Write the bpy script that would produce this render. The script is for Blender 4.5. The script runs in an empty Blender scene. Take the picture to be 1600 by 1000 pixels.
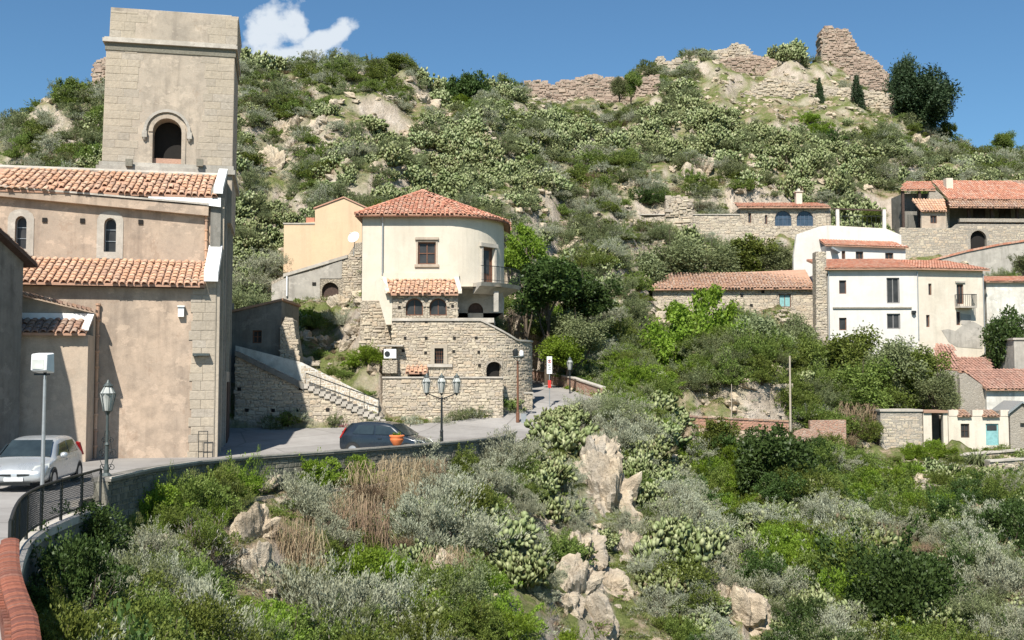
import bpy, math, random
import numpy as np
from mathutils import Vector, Matrix
from mathutils.geometry import tessellate_polygon
random.seed(7)
rng = np.random.default_rng(11)
scene = bpy.context.scene
C = scene.collection

# ------------------------------------------------------------------ camera
F = 1700.0
PITCH = math.atan(100.0 / F)
cam_d = bpy.data.cameras.new('camera')
cam = bpy.data.objects.new('camera', cam_d)
C.objects.link(cam)
cam.location = (0, 0, 0)
cam.rotation_euler = (math.pi / 2 + PITCH, 0, 0)
cam_d.sensor_width = 36
cam_d.lens = 36 * F / 1600
cam_d.clip_start = 0.1
cam_d.clip_end = 9000
scene.camera = cam

# ------------------------------------------------------------------ light
SUN_EL = math.radians(49.5)
LXY = Vector((0.265, 0.964)).normalized()          # the way the sunlight travels over the ground
SUN_STRENGTH = 5.0
SKY_STRENGTH = 0.066
EXPOSURE = 0.60
world = bpy.data.worlds.new('World')
scene.world = world
world.use_nodes = True
wn = world.node_tree
wn.nodes.clear()
w_out = wn.nodes.new('ShaderNodeOutputWorld')
w_bg = wn.nodes.new('ShaderNodeBackground')
w_bg.inputs['Strength'].default_value = SKY_STRENGTH
sky = wn.nodes.new('ShaderNodeTexSky')
sky.sky_type = 'NISHITA'
sky.sun_disc = False
sky.sun_elevation = SUN_EL
sky.sun_rotation = math.atan2(-LXY.x, -LXY.y)
sky.altitude = 300
sky.air_density = 1.0
sky.dust_density = 0.35
sky.ozone_density = 1.6
wn.links.new(w_bg.outputs[0], w_out.inputs[0])
# one small white cloud: fractal noise inside a soft patch of sky directions
tc = wn.nodes.new('ShaderNodeTexCoord')
def wmath(op, a, b=None, c=None, clamp=False):
    n = wn.nodes.new('ShaderNodeMath'); n.operation = op; n.use_clamp = clamp
    for i, v in enumerate((a, b, c)):
        if v is None: continue
        if isinstance(v, (int, float)): n.inputs[i].default_value = v
        else: wn.links.new(v, n.inputs[i])
    return n.outputs[0]
sep = wn.nodes.new('ShaderNodeSeparateXYZ'); wn.links.new(tc.outputs['Generated'], sep.inputs[0])
ax = wmath('DIVIDE', sep.outputs[0], wmath('MAXIMUM', sep.outputs[1], 0.01))
az = wmath('DIVIDE', sep.outputs[2], wmath('MAXIMUM', sep.outputs[1], 0.01))
comb = wn.nodes.new('ShaderNodeCombineXYZ'); wn.links.new(ax, comb.inputs[0]); wn.links.new(az, comb.inputs[1])
nz = wn.nodes.new('ShaderNodeTexNoise'); nz.inputs['Scale'].default_value = 34; nz.inputs['Detail'].default_value = 9; nz.inputs['Roughness'].default_value = 0.55
wn.links.new(comb.outputs[0], nz.inputs['Vector'])
def lobe(cx, cz, rx, rz, rot):
    dx = wmath('SUBTRACT', ax, cx); dz = wmath('SUBTRACT', az, cz)
    cr, sr = math.cos(rot), math.sin(rot)
    e1 = wmath('DIVIDE', wmath('ADD', wmath('MULTIPLY', dx, cr), wmath('MULTIPLY', dz, sr)), rx)
    e2 = wmath('DIVIDE', wmath('SUBTRACT', wmath('MULTIPLY', dz, cr), wmath('MULTIPLY', dx, sr)), rz)
    return wmath('SUBTRACT', 1.0, wmath('ADD', wmath('MULTIPLY', e1, e1), wmath('MULTIPLY', e2, e2)))
l1 = lobe(-0.222, 0.332, 0.036, 0.026, 0.2)
l2 = lobe(-0.176, 0.321, 0.034, 0.013, 0.55)
l3 = lobe(-0.208, 0.304, 0.046, 0.015, 0.1)
cm = wmath('MAXIMUM', wmath('MAXIMUM', l1, l2), l3)
cm = wmath('ADD', cm, wmath('MULTIPLY', wmath('SUBTRACT', nz.outputs[0], 0.5), 3.6))
cm = wmath('MULTIPLY', wmath('SMOOTH_MIN', cm, 0.62, 0.2), 1.45, clamp=True)
cm = wmath('MULTIPLY', cm, wmath('GREATER_THAN', sep.outputs[1], 0.02))
cl_mix = wn.nodes.new('ShaderNodeMixRGB')
wn.links.new(cm, cl_mix.inputs[0])
grade = wn.nodes.new('ShaderNodeMixRGB'); grade.blend_type = 'MULTIPLY'; grade.inputs[0].default_value = 1
grade.inputs[2].default_value = (0.72, 1.04, 1.2, 1)
wn.links.new(sky.outputs[0], grade.inputs[1])
wn.links.new(grade.outputs[0], cl_mix.inputs[1])
cl_mix.inputs[2].default_value = (8.2, 8.8, 9.4, 1)
wn.links.new(cl_mix.outputs[0], w_bg.inputs[0])

sun_d = bpy.data.lights.new('sun', 'SUN')
sun_d.energy = SUN_STRENGTH
sun_d.angle = math.radians(0.53)
sun_d.color = (1.0, 0.95, 0.87)
sun = bpy.data.objects.new('sun', sun_d)
C.objects.link(sun)
LDIR = Vector((LXY.x * math.cos(SUN_EL), LXY.y * math.cos(SUN_EL), -math.sin(SUN_EL)))
sun.rotation_euler = LDIR.to_track_quat('-Z', 'Y').to_euler()
scene.cycles.diffuse_bounces = 2
vs = scene.view_settings
scene.display_settings.display_device = 'sRGB'
vs.view_transform = 'Standard'; vs.look = 'None'; vs.exposure = EXPOSURE; vs.gamma = 1; vs.use_curve_mapping = False

# ------------------------------------------------------------------ geometry helpers
cp, sp = math.cos(PITCH), math.sin(PITCH)
def ray(u, v):
    cx, cy = (u - 800) / F, (500 - v) / F
    return Vector((cx, cp - cy * sp, sp + cy * cp))
def at(u, v, Y):
    d = ray(u, v); return d * (Y / d.y)
def zat(v, Y):
    d = ray(800, v); return d.z * Y / d.y
def project(p):
    yc = p[1] * cp + p[2] * sp; zc = -p[1] * sp + p[2] * cp
    return 800 + F * p[0] / yc, 500 - F * zc / yc

class Fr:
    """vertical wall plane: s runs along it, z up, o outwards from its face"""
    def __init__(self, org, ang):
        self.o = Vector((org[0], org[1])); a = math.radians(ang); self.a = a
        self.d = Vector((math.cos(a), math.sin(a))); self.n = Vector((math.sin(a), -math.cos(a)))
    def P(self, s, z, o=0.0):
        q = self.o + self.d * s + self.n * o
        return Vector((q.x, q.y, z))
    def px(self, u, v, o=0.0):
        r = ray(u, v)
        q0 = self.o + self.n * o
        t = (q0.x * self.n.x + q0.y * self.n.y) / (r.x * self.n.x + r.y * self.n.y)
        h = r * t
        return ((h.x - self.o.x) * self.d.x + (h.y - self.o.y) * self.d.y, h.z)

OFF = {}
COUNT = {}
def world_off(o):
    return OFF.get(o.name, Vector((0, 0, 0)))
def setp(o, label=None, cat=None, group=None, kind=None):
    if label: o['label'] = label
    if cat: o['category'] = cat
    if group: o['group'] = group
    if kind: o['kind'] = kind
    return o
def thing(name, label, cat, loc=(0, 0, 0), group=None):
    o = bpy.data.objects.new(name, None); C.objects.link(o)
    o.location = loc; OFF[o.name] = Vector(loc)
    return setp(o, label, cat, group)

class MB:
    def __init__(self): self.v = []; self.f = []; self.r = []; self.m = []
    def add(self, vs, fs, r=None, m=0):
        b = len(self.v); self.v += [tuple(p) for p in vs]
        r = random.random() if r is None else r
        for f in fs:
            self.f.append([b + i for i in f]); self.r.append(r); self.m.append(m)
        return self
    def hexa(self, p, r=None, m=0):      # p: 4 bottom (ccw from above), 4 top
        return self.add(p, [(3, 2, 1, 0), (4, 5, 6, 7), (0, 1, 5, 4), (1, 2, 6, 5), (2, 3, 7, 6), (3, 0, 4, 7)], r, m)
    def box(self, c, h, rz=0.0, r=None, m=0):
        cr, sr = math.cos(rz), math.sin(rz)
        pts = []
        for dz in (-1, 1):
            for dx, dy in ((-1, -1), (1, -1), (1, 1), (-1, 1)):
                x, y = dx * h[0], dy * h[1]
                pts.append((c[0] + x * cr - y * sr, c[1] + x * sr + y * cr, c[2] + dz * h[2]))
        return self.hexa(pts, r, m)
    def fbox(self, fr, s0, s1, z0, z1, o0, o1, r=None, m=0):   # box in a wall frame, o0<o1
        p = [fr.P(s0, z0, o1), fr.P(s1, z0, o1), fr.P(s1, z0, o0), fr.P(s0, z0, o0),
             fr.P(s0, z1, o1), fr.P(s1, z1, o1), fr.P(s1, z1, o0), fr.P(s0, z1, o0)]
        return self.hexa(p, r, m)
    def prism(self, poly, vec, r=None, m=0):   # planar polygon, extruded by vec
        n = len(poly); P = [Vector(p) for p in poly]; Q = [p + vec for p in P]
        tri = tessellate_polygon([P])
        fs = [tuple(t) for t in tri] + [tuple(n + i for i in t) for t in tri]
        fs += [(i, (i + 1) % n, n + (i + 1) % n, n + i) for i in range(n)]
        return self.add(P + Q, fs, r, m)
    def fprism(self, fr, poly, o0, o1, r=None, m=0):
        return self.prism([fr.P(s, z, o1) for s, z in poly], Vector((fr.n.x, fr.n.y, 0)) * (o0 - o1), r, m)
    def tube(self, pts, rad, n=8, r=None, m=0, cap=True):
        pts = [Vector(p) for p in pts]
        rad = rad if isinstance(rad, (list, tuple)) else [rad] * len(pts)
        vs = []; up = None
        for i, p in enumerate(pts):
            t = (pts[min(i + 1, len(pts) - 1)] - pts[max(i - 1, 0)]).normalized()
            a = t.orthogonal().normalized() if up is None else (up - t * up.dot(t)).normalized()
            up = a; b = t.cross(a)
            for k in range(n):
                q = 2 * math.pi * k / n
                vs.append(p + (a * math.cos(q) + b * math.sin(q)) * rad[i])
        fs = []
        for i in range(len(pts) - 1):
            for k in range(n):
                k2 = (k + 1) % n
                fs.append((i * n + k, i * n + k2, (i + 1) * n + k2, (i + 1) * n + k))
        if cap:
            fs.append(tuple(reversed(range(n)))); fs.append(tuple((len(pts) - 1) * n + k for k in range(n)))
        return self.add(vs, fs, r, m)
    def lathe(self, c, prof, n=12, r=None, m=0):   # prof: (radius, z)
        vs = []
        for rr, z in prof:
            for k in range(n):
                q = 2 * math.pi * (k + .5) / n
                vs.append((c[0] + rr * math.cos(q), c[1] + rr * math.sin(q), c[2] + z))
        fs = []
        for i in range(len(prof) - 1):
            for k in range(n):
                k2 = (k + 1) % n
                fs.append((i * n + k, i * n + k2, (i + 1) * n + k2, (i + 1) * n + k))
        fs.append(tuple(reversed(range(n)))); fs.append(tuple((len(prof) - 1) * n + k for k in range(n)))
        return self.add(vs, fs, r, m)
    def build(self, name, mats, parent=None, smooth=False, kind=None, label=None, bevel=0):
        off = world_off(parent) if parent is not None else Vector((0, 0, 0))
        me = bpy.data.meshes.new(name)
        V = np.array(self.v, dtype=np.float64) - np.array(off)
        me.from_pydata(V.tolist(), [], self.f)
        if not isinstance(mats, (list, tuple)): mats = [mats]
        for mt in mats: me.materials.append(mt)
        if len(mats) > 1: me.polygons.foreach_set('material_index', self.m)
        at_ = me.attributes.new('rnd', 'FLOAT', 'FACE'); at_.data.foreach_set('value', self.r)
        if smooth: me.polygons.foreach_set('use_smooth', [True] * len(self.f))
        me.update()
        o = bpy.data.objects.new(name, me); C.objects.link(o)
        if parent is not None:
            o.parent = parent; OFF[o.name] = off
        if bevel:
            b = o.modifiers.new('b', 'BEVEL'); b.width = bevel; b.segments = 1; b.limit_method = 'ANGLE'
        if kind: o['kind'] = kind
        if label: o['label'] = label
        return o

def in_poly(x, y, poly):
    x = np.asarray(x, float); y = np.asarray(y, float)
    res = np.zeros(x.shape, bool); n = len(poly)
    for i in range(n):
        x0, y0 = poly[i]; x1, y1 = poly[(i + 1) % n]
        c = ((y0 > y) != (y1 > y))
        xi = (x1 - x0) * (y - y0) / ((y1 - y0) if y1 != y0 else 1e-9) + x0
        res ^= c & (x < xi)
    return res
def inp(x, y, poly): return bool(in_poly(x, y, poly))

def hash2(ix, iy, seed):
    h = (ix.astype(np.int64) * 374761393 + iy.astype(np.int64) * 668265263 + seed * 974711) & 0xffffffff
    h = ((h ^ (h >> 13)) * 1274126177) & 0xffffffff
    return ((h ^ (h >> 16)) & 0xffff) / 65535.0
def vnoise(x, y, seed=0):
    x = np.asarray(x, float); y = np.asarray(y, float)
    ix = np.floor(x); iy = np.floor(y); fx = x - ix; fy = y - iy
    fx = fx * fx * (3 - 2 * fx); fy = fy * fy * (3 - 2 * fy)
    a = hash2(ix, iy, seed); b = hash2(ix + 1, iy, seed); c = hash2(ix, iy + 1, seed); d = hash2(ix + 1, iy + 1, seed)
    return (a * (1 - fx) + b * fx) * (1 - fy) + (c * (1 - fx) + d * fx) * fy
def fbm(x, y, oct=4, seed=0):
    t = 0; amp = 1; tot = 0
    for k in range(oct):
        t = t + amp * (vnoise(x * 2 ** k + 17 * k, y * 2 ** k - 9 * k, seed + k) - .5); tot += amp; amp *= .5
    return t / tot * 2

# ------------------------------------------------------------------ materials
def newmat(name):
    m = bpy.data.materials.new(name); m.use_nodes = True
    nt = m.node_tree; nt.nodes.clear()
    out = nt.nodes.new('ShaderNodeOutputMaterial'); b = nt.nodes.new('ShaderNodeBsdfPrincipled')
    nt.links.new(b.outputs[0], out.inputs[0])
    return m, nt, b, out
def N(nt, typ, **kw):
    n = nt.nodes.new(typ)
    for k, v in kw.items():
        if k in n.inputs: n.inputs[k].default_value = v
        else: setattr(n, k, v)
    return n
def ramp(nt, fac, stops):
    r = nt.nodes.new('ShaderNodeValToRGB'); e = r.color_ramp.elements
    while len(e) < len(stops): e.new(0.5)
    for i, (p, c) in enumerate(stops):
        e[i].position = p; e[i].color = (c[0], c[1], c[2], 1) if isinstance(c, (tuple, list)) else (c, c, c, 1)
    nt.links.new(fac, r.inputs[0]); return r.outputs[0]
def mixc(nt, fac, a, b, mode='MIX'):
    m = nt.nodes.new('ShaderNodeMixRGB'); m.blend_type = mode
    for i, v in enumerate((fac, a, b)):
        if isinstance(v, (int, float)): m.inputs[i].default_value = v
        elif isinstance(v, (tuple, list)): m.inputs[i].default_value = (v[0], v[1], v[2], 1)
        else: nt.links.new(v, m.inputs[i])
    return m.outputs[0]
def mth(nt, op, a, b=None, clamp=False):
    n = nt.nodes.new('ShaderNodeMath'); n.operation = op; n.use_clamp = clamp
    for i, v in enumerate((a, b)):
        if v is None: continue
        if isinstance(v, (int, float)): n.inputs[i].default_value = v
        else: nt.links.new(v, n.inputs[i])
    return n.outputs[0]
def noise(nt, vec, scale, detail=5, rough=.6):
    n = nt.nodes.new('ShaderNodeTexNoise'); n.inputs['Scale'].default_value = scale
    n.inputs['Detail'].default_value = detail; n.inputs['Roughness'].default_value = rough
    if vec is not None: nt.links.new(vec, n.inputs['Vector'])
    return n.outputs[0]
def mapping(nt, vec, sc):
    m = nt.nodes.new('ShaderNodeMapping'); m.inputs['Scale'].default_value = sc; nt.links.new(vec, m.inputs[0]); return m.outputs[0]
def pos(nt): return nt.nodes.new('ShaderNodeNewGeometry').outputs['Position']
def bump(nt, b, h, strength=.5, dist=.05):
    n = nt.nodes.new('ShaderNodeBump'); n.inputs['Strength'].default_value = strength; n.inputs['Distance'].default_value = dist
    nt.links.new(h, n.inputs['Height']); nt.links.new(n.outputs[0], b.inputs['Normal'])

def simple(name, col, rough=.6, metal=0, var=.12, scale=3.0, spec=.3):
    m, nt, b, o = newmat(name)
    n = noise(nt, pos(nt), scale)
    c = ramp(nt, n, [(.3, tuple(x * (1 - var) for x in col)), (.7, tuple(min(1, x * (1 + var)) for x in col))])
    nt.links.new(c, b.inputs['Base Color'])
    b.inputs['Roughness'].default_value = rough; b.inputs['Metallic'].default_value = metal
    b.inputs['Specular IOR Level'].default_value = spec
    return m
def plaster(name, col, stain, amount=.5, grime=.35, bmp=.35):
    m, nt, b, o = newmat(name); P = pos(nt)
    big = noise(nt, P, .45, 7, .62); mid = noise(nt, P, 1.9, 6, .65)
    streak = noise(nt, mapping(nt, P, (2.2, 2.2, .22)), 1.0, 6, .6)
    fine = noise(nt, P, 26, 4, .6)
    c = mixc(nt, ramp(nt, big, [(.38, 0), (.66, 1)]), col, stain)
    c = mixc(nt, mth(nt, 'MULTIPLY', ramp(nt, mid, [(.45, 0), (.72, 1)]), amount), c, tuple(x * .62 for x in stain))
    c = mixc(nt, mth(nt, 'MULTIPLY', ramp(nt, streak, [(.5, 0), (.74, 1)]), grime), c, (stain[0] * .42, stain[1] * .42, stain[2] * .43))
    patch = noise(nt, mapping(nt, P, (1, 1, 1.5)), .9, 9, .7)
    c = mixc(nt, mth(nt, 'MULTIPLY', ramp(nt, patch, [(.565, 0), (.585, 1)]), min(.6, amount * .75)), c, tuple(min(.8, x * 1.22) for x in col))
    patch2 = noise(nt, mapping(nt, P, (1.3, 1.3, .9)), .7, 9, .75)
    c = mixc(nt, mth(nt, 'MULTIPLY', ramp(nt, patch2, [(.6, 0), (.615, 1)]), min(.5, amount * .6)), c, (stain[0] * .78, stain[1] * .68, stain[2] * .62))
    wv_ = nt.nodes.new('ShaderNodeTexVoronoi'); wv_.feature = 'DISTANCE_TO_EDGE'; wv_.inputs['Scale'].default_value = .3
    vm = nt.nodes.new('ShaderNodeVectorMath'); vm.operation = 'ADD'; cx_ = nt.nodes.new('ShaderNodeCombineXYZ'); nt.links.new(mid, cx_.inputs[0]); nt.links.new(patch, cx_.inputs[2]); nt.links.new(P, vm.inputs[0]); nt.links.new(cx_.outputs[0], vm.inputs[1]); nt.links.new(vm.outputs[0], wv_.inputs['Vector'])
    c = mixc(nt, mth(nt, 'MULTIPLY', ramp(nt, wv_.outputs['Distance'], [(.0, 1), (.008, 0)]), min(.22, amount * .4)), c, tuple(x * .5 for x in stain))
    c = mixc(nt, .22, c, ramp(nt, fine, [(.3, .35), (.7, 1.0)]), 'MULTIPLY')
    nt.links.new(c, b.inputs['Base Color']); b.inputs['Roughness'].default_value = .93; b.inputs['Specular IOR Level'].default_value = .15
    h = mth(nt, 'ADD', mth(nt, 'MULTIPLY', mid, 1.0), mth(nt, 'MULTIPLY', fine, .35))
    bump(nt, b, h, bmp, .06)
    return m
def stonemat(name, cols, rough=.95, scale=9, bmp=.5, rndw=.75):
    """single stones: colour by the piece's own random value, plus grain"""
    m, nt, b, o = newmat(name); P = pos(nt)
    a = N(nt, 'ShaderNodeAttribute', attribute_name='rnd')
    oi = nt.nodes.new('ShaderNodeObjectInfo')
    r = mth(nt, 'FRACT', mth(nt, 'ADD', a.outputs['Fac'], oi.outputs['Random']))
    n = noise(nt, P, scale, 6, .65); n2 = noise(nt, P, .6, 4)
    f = mth(nt, 'ADD', mth(nt, 'MULTIPLY', r, rndw), mth(nt, 'MULTIPLY', n, 1 - rndw))
    k = len(cols)
    c = ramp(nt, f, [(i / (k - 1), cc) for i, cc in enumerate(cols)])
    c = mixc(nt, .5, c, ramp(nt, n, [(.28, .5), (.7, 1.0)]), 'MULTIPLY')
    c = mixc(nt, .35, c, ramp(nt, n2, [(.35, .6), (.65, 1.0)]), 'MULTIPLY')
    nt.links.new(c, b.inputs['Base Color']); b.inputs['Roughness'].default_value = rough; b.inputs['Specular IOR Level'].default_value = .15
    bump(nt, b, n, bmp, .05)
    return m
def rubblemat(name, cols, mortar, size=3.2, bmp=1.0):
    """far masonry: stones too small to tell apart"""
    m, nt, b, o = newmat(name); P = mapping(nt, pos(nt), (size, size, size * 1.7))
    w = noise(nt, pos(nt), 2.0, 3); 
    wv = nt.nodes.new('ShaderNodeVectorMath'); wv.operation = 'ADD'; nt.links.new(P, wv.inputs[0]); 
    cc = nt.nodes.new('ShaderNodeCombineXYZ'); nt.links.new(w, cc.inputs[0]); nt.links.new(w, cc.inputs[2]); nt.links.new(cc.outputs[0], wv.inputs[1])
    vo = nt.nodes.new('ShaderNodeTexVoronoi'); vo.inputs['Scale'].default_value = 1; nt.links.new(wv.outputs[0], vo.inputs['Vector'])
    ve = nt.nodes.new('ShaderNodeTexVoronoi'); ve.feature = 'DISTANCE_TO_EDGE'; ve.inputs['Scale'].default_value = 1; nt.links.new(wv.outputs[0], ve.inputs['Vector'])
    sc = nt.nodes.new('ShaderNodeSeparateColor'); nt.links.new(vo.outputs['Color'], sc.inputs[0])
    k = len(cols)
    c = ramp(nt, sc.outputs[0], [(i / (k - 1), q) for i, q in enumerate(cols)])
    g = noise(nt, pos(nt), 9, 5); big = noise(nt, pos(nt), .5, 5)
    c = mixc(nt, .5, c, ramp(nt, g, [(.3, .5), (.7, 1.0)]), 'MULTIPLY')
    edge = ramp(nt, ve.outputs['Distance'], [(.02, 0), (.11, 1)])
    c = mixc(nt, edge, mortar, c)
    c = mixc(nt, .4, c, ramp(nt, big, [(.35, .55), (.65, 1.0)]), 'MULTIPLY')
    nt.links.new(c, b.inputs['Base Color']); b.inputs['Roughness'].default_value = .95; b.inputs['Specular IOR Level'].default_value = .1
    h = mth(nt, 'ADD', edge, mth(nt, 'MULTIPLY', g, .5)); bump(nt, b, h, bmp, .06)
    return m
def leafmat(name, cols, trans=.35, rough=.55, hue=.04, spec=.25, attr=.55):
    m, nt, b, o = newmat(name)
    a = N(nt, 'ShaderNodeAttribute', attribute_name='rnd'); oi = nt.nodes.new('ShaderNodeObjectInfo')
    f = mth(nt, 'ADD', mth(nt, 'MULTIPLY', a.outputs['Fac'], attr), mth(nt, 'MULTIPLY', oi.outputs['Random'], 1 - attr))
    k = len(cols)
    c = ramp(nt, f, [(i / (k - 1), q) for i, q in enumerate(cols)])
    hs = nt.nodes.new('ShaderNodeHueSaturation')
    nt.links.new(mth(nt, 'ADD', .5 - hue / 2, mth(nt, 'MULTIPLY', oi.outputs['Random'], hue)), hs.inputs['Hue'])
    nt.links.new(c, hs.inputs['Color'])
    nt.links.new(hs.outputs[0], b.inputs['Base Color']); b.inputs['Roughness'].default_value = rough; b.inputs['Specular IOR Level'].default_value = spec
    if trans > 0:
        t = nt.nodes.new('ShaderNodeBsdfTranslucent'); nt.links.new(hs.outputs[0], t.inputs[0])
        mx = nt.nodes.new('ShaderNodeMixShader'); mx.inputs[0].default_value = trans
        nt.links.new(b.outputs[0], mx.inputs[1]); nt.links.new(t.outputs[0], mx.inputs[2]); nt.links.new(mx.outputs[0], o.inputs[0])
    return m
def glassy(name, col, rough=.12, spec=.8):
    m, nt, b, o = newmat(name)
    n = noise(nt, pos(nt), 1.3, 3)
    c = ramp(nt, n, [(.35, col), (.7, tuple(x * 1.9 for x in col))])
    nt.links.new(c, b.inputs['Base Color']); b.inputs['Roughness'].default_value = rough; b.inputs['Specular IOR Level'].default_value = spec
    return m

M = {}
M['church'] = plaster('church_plaster', (.52, .40, .30), (.40, .32, .25), .6, .5)
M['tower'] = plaster('tower_plaster', (.50, .42, .33), (.40, .345, .28), .55, .5)
M['ashlar'] = stonemat('ashlar_stone', [(.53, .455, .36), (.47, .405, .32), (.51, .435, .335), (.43, .375, .305), (.54, .475, .39)], scale=7, bmp=.5)
M['annex'] = plaster('annex_plaster', (.53, .42, .32), (.47, .40, .32), .45, .4)
M['shade_plaster'] = plaster('shade_darkened_plaster', (.25, .235, .205), (.20, .19, .165), .6, .6)  # shade put into the colour: darkened for walls that lie in shadow
M['cream'] = plaster('cream_plaster', (.70, .63, .52), (.64, .57, .46), .13, .2, .15)
M['white'] = plaster('white_plaster', (.73, .70, .65), (.66, .62, .56), .16, .22, .15)
M['ivory'] = plaster('ivory_plaster', (.72, .65, .54), (.64, .57, .46), .18, .25, .15)
M['oldwhite'] = plaster('flaking_white_plaster', (.74, .71, .64), (.58, .55, .48), .6, .5, .3)
M['peach'] = plaster('peach_plaster', (.73, .53, .34), (.68, .50, .33), .12, .2, .15)
M['cement'] = plaster('grey_cement', (.50, .46, .40), (.40, .37, .32), .5, .5)
M['flash'] = simple('white_flashing', (.80, .80, .78), .5, 0, .08, 4)
M['whitepaint'] = simple('white_painted_metal', (.78, .78, .76), .4, 0, .05, 6)
M['tile'] = stonemat('terracotta_tile', [(.66, .38, .23), (.72, .45, .29), (.60, .34, .21), (.72, .49, .34), (.48, .31, .22), (.69, .42, .27), (.64, .46, .33)], .85, 14, .2, .8)
M['tilered'] = stonemat('red_terracotta_tile', [(.58, .25, .16), (.66, .32, .21), (.50, .21, .14), (.66, .40, .29), (.46, .25, .18)], .85, 14, .2, .8)
M['tileold'] = stonemat('weathered_tile', [(.40, .24, .17), (.48, .30, .20), (.34, .22, .17), (.50, .36, .27), (.42, .31, .24)], .9, 14, .3, .8)
M['underroof'] = simple('roof_underlay', (.42, .25, .17), .9)
M['stone'] = stonemat('rubble_stone', [(.60, .51, .38), (.50, .42, .32), (.66, .57, .43), (.45, .39, .32), (.62, .50, .36), (.55, .49, .41)], .95, 12, .5, .6)
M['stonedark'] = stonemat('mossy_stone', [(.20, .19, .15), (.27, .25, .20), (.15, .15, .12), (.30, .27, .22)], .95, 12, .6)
M['stonered'] = stonemat('brown_ruin_stone', [(.44, .32, .25), (.52, .40, .31), (.38, .28, .22), (.56, .45, .36)], .95, 12, .6)
M['mortar'] = rubblemat('masonry_bed', [(.52, .45, .35), (.58, .50, .39), (.46, .40, .31)], (.52, .45, .35), 5)
M['farwall'] = rubblemat('far_masonry', [(.56, .48, .37), (.48, .41, .32), (.62, .54, .42), (.44, .38, .31)], (.48, .41, .33), 2.6)
M['ruinwall'] = rubblemat('ruin_masonry', [(.46, .37, .29), (.50, .41, .32), (.38, .31, .25), (.54, .46, .37)], (.34, .28, .22), 2.2)
M['brickfar'] = rubblemat('weathered_brickwork', [(.48, .27, .19), (.54, .34, .25), (.42, .23, .17), (.58, .42, .33)], (.46, .36, .28), 4.5, .6)
M['greystone'] = rubblemat('grey_masonry', [(.44, .39, .32), (.40, .36, .30), (.48, .43, .36)], (.40, .36, .30), 5, .5)
M['iron'] = simple('dark_iron', (.035, .04, .04), .5, .6, .2, 8, .5)
M['greeniron'] = simple('green_grey_iron', (.075, .09, .085), .5, .3, .2, 8, .5)
M['steel'] = simple('galvanised_steel', (.42, .43, .43), .4, .6, .1, 8, .5)
M['wood'] = simple('brown_wood', (.16, .075, .045), .6, 0, .3, 9)
M['darkwood'] = simple('dark_wood', (.07, .045, .035), .7, 0, .3, 9)
M['glass'] = glassy('window_glass', (.03, .03, .03), .3, .3)
M['lampglass'] = glassy('lantern_glass', (.33, .335, .31), .2)
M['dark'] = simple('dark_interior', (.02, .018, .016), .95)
M['bluegreen'] = simple('turquoise_paint', (.22, .42, .42), .6, 0, .2, 6)
M['redpaint'] = simple('red_paint', (.55, .04, .03), .5)
M['coping'] = plaster('stone_coping', (.56, .51, .44), (.44, .40, .34), .5, .3)
M['brick'] = stonemat('red_brick', [(.30, .10, .065), (.38, .145, .09), (.20, .08, .06), (.40, .20, .14)], .9, 20, .4)
M['darkcoping'] = plaster('weathered_dark_coping', (.26, .24, .205), (.18, .17, .145), .6, .5)
M['terrabrick'] = stonemat('pink_terrace_brick', [(.52, .28, .19), (.58, .34, .24), (.46, .24, .17), (.60, .40, .30)], .9, 20, .4)
M['trunk'] = stonemat('bark', [(.13, .10, .075), (.19, .15, .11), (.10, .08, .06)], .95, 20, .8)
M['pot'] = simple('orange_clay', (.72, .20, .07), .7, 0, .15, 5)

# foliage
M['pear'] = leafmat('prickly_pear_pad', [(.19, .15, .09), (.12, .15, .05), (.18, .22, .085), (.25, .29, .125), (.33, .36, .18), (.42, .42, .24)], .08, .5, .03, .3, .75)
M['grey'] = leafmat('grey_scrub_leaf', [(.17, .17, .10), (.30, .31, .205), (.42, .435, .31), (.52, .53, .41)], .2, .7, .03, .15, .7)
M['green'] = leafmat('green_scrub_leaf', [(.07, .10, .018), (.13, .18, .035), (.205, .255, .055), (.29, .33, .09)], .35, .55, .05)
M['olive'] = leafmat('olive_leaf', [(.09, .11, .04), (.16, .19, .08), (.235, .265, .125), (.31, .34, .18)], .25, .55, .03)
M['darkleaf'] = leafmat('dark_leaf', [(.03, .055, .015), (.055, .095, .025), (.085, .14, .035), (.13, .19, .05)], .3, .45, .03)
M['bright'] = leafmat('bright_leaf', [(.09, .15, .015), (.16, .25, .025), (.24, .34, .04), (.33, .42, .07)], .4, .5, .03)
M['pine'] = leafmat('pine_needle', [(.015, .03, .014), (.028, .05, .02), (.042, .07, .028), (.06, .09, .035)], .15, .6, .02)
M['twig'] = leafmat('bare_twig', [(.20, .17, .14), (.32, .29, .25), (.44, .41, .36)], 0, .9)
M['dry'] = leafmat('dry_stem', [(.16, .11, .07), (.26, .19, .115), (.36, .275, .17), (.44, .36, .245)], .2, .8, .03)
M['grass'] = leafmat('grass_blade', [(.10, .14, .03), (.17, .22, .05), (.26, .28, .09), (.36, .33, .15)], .35, .6, .04, .2, .4)
M['yellow'] = leafmat('yellow_flower', [(.20, .26, .04), (.60, .50, .03), (.72, .58, .04)], .3, .6)
M['pink'] = leafmat('pink_flower', [(.12, .18, .05), (.62, .20, .24), (.70, .30, .36)], .3, .6)

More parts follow.
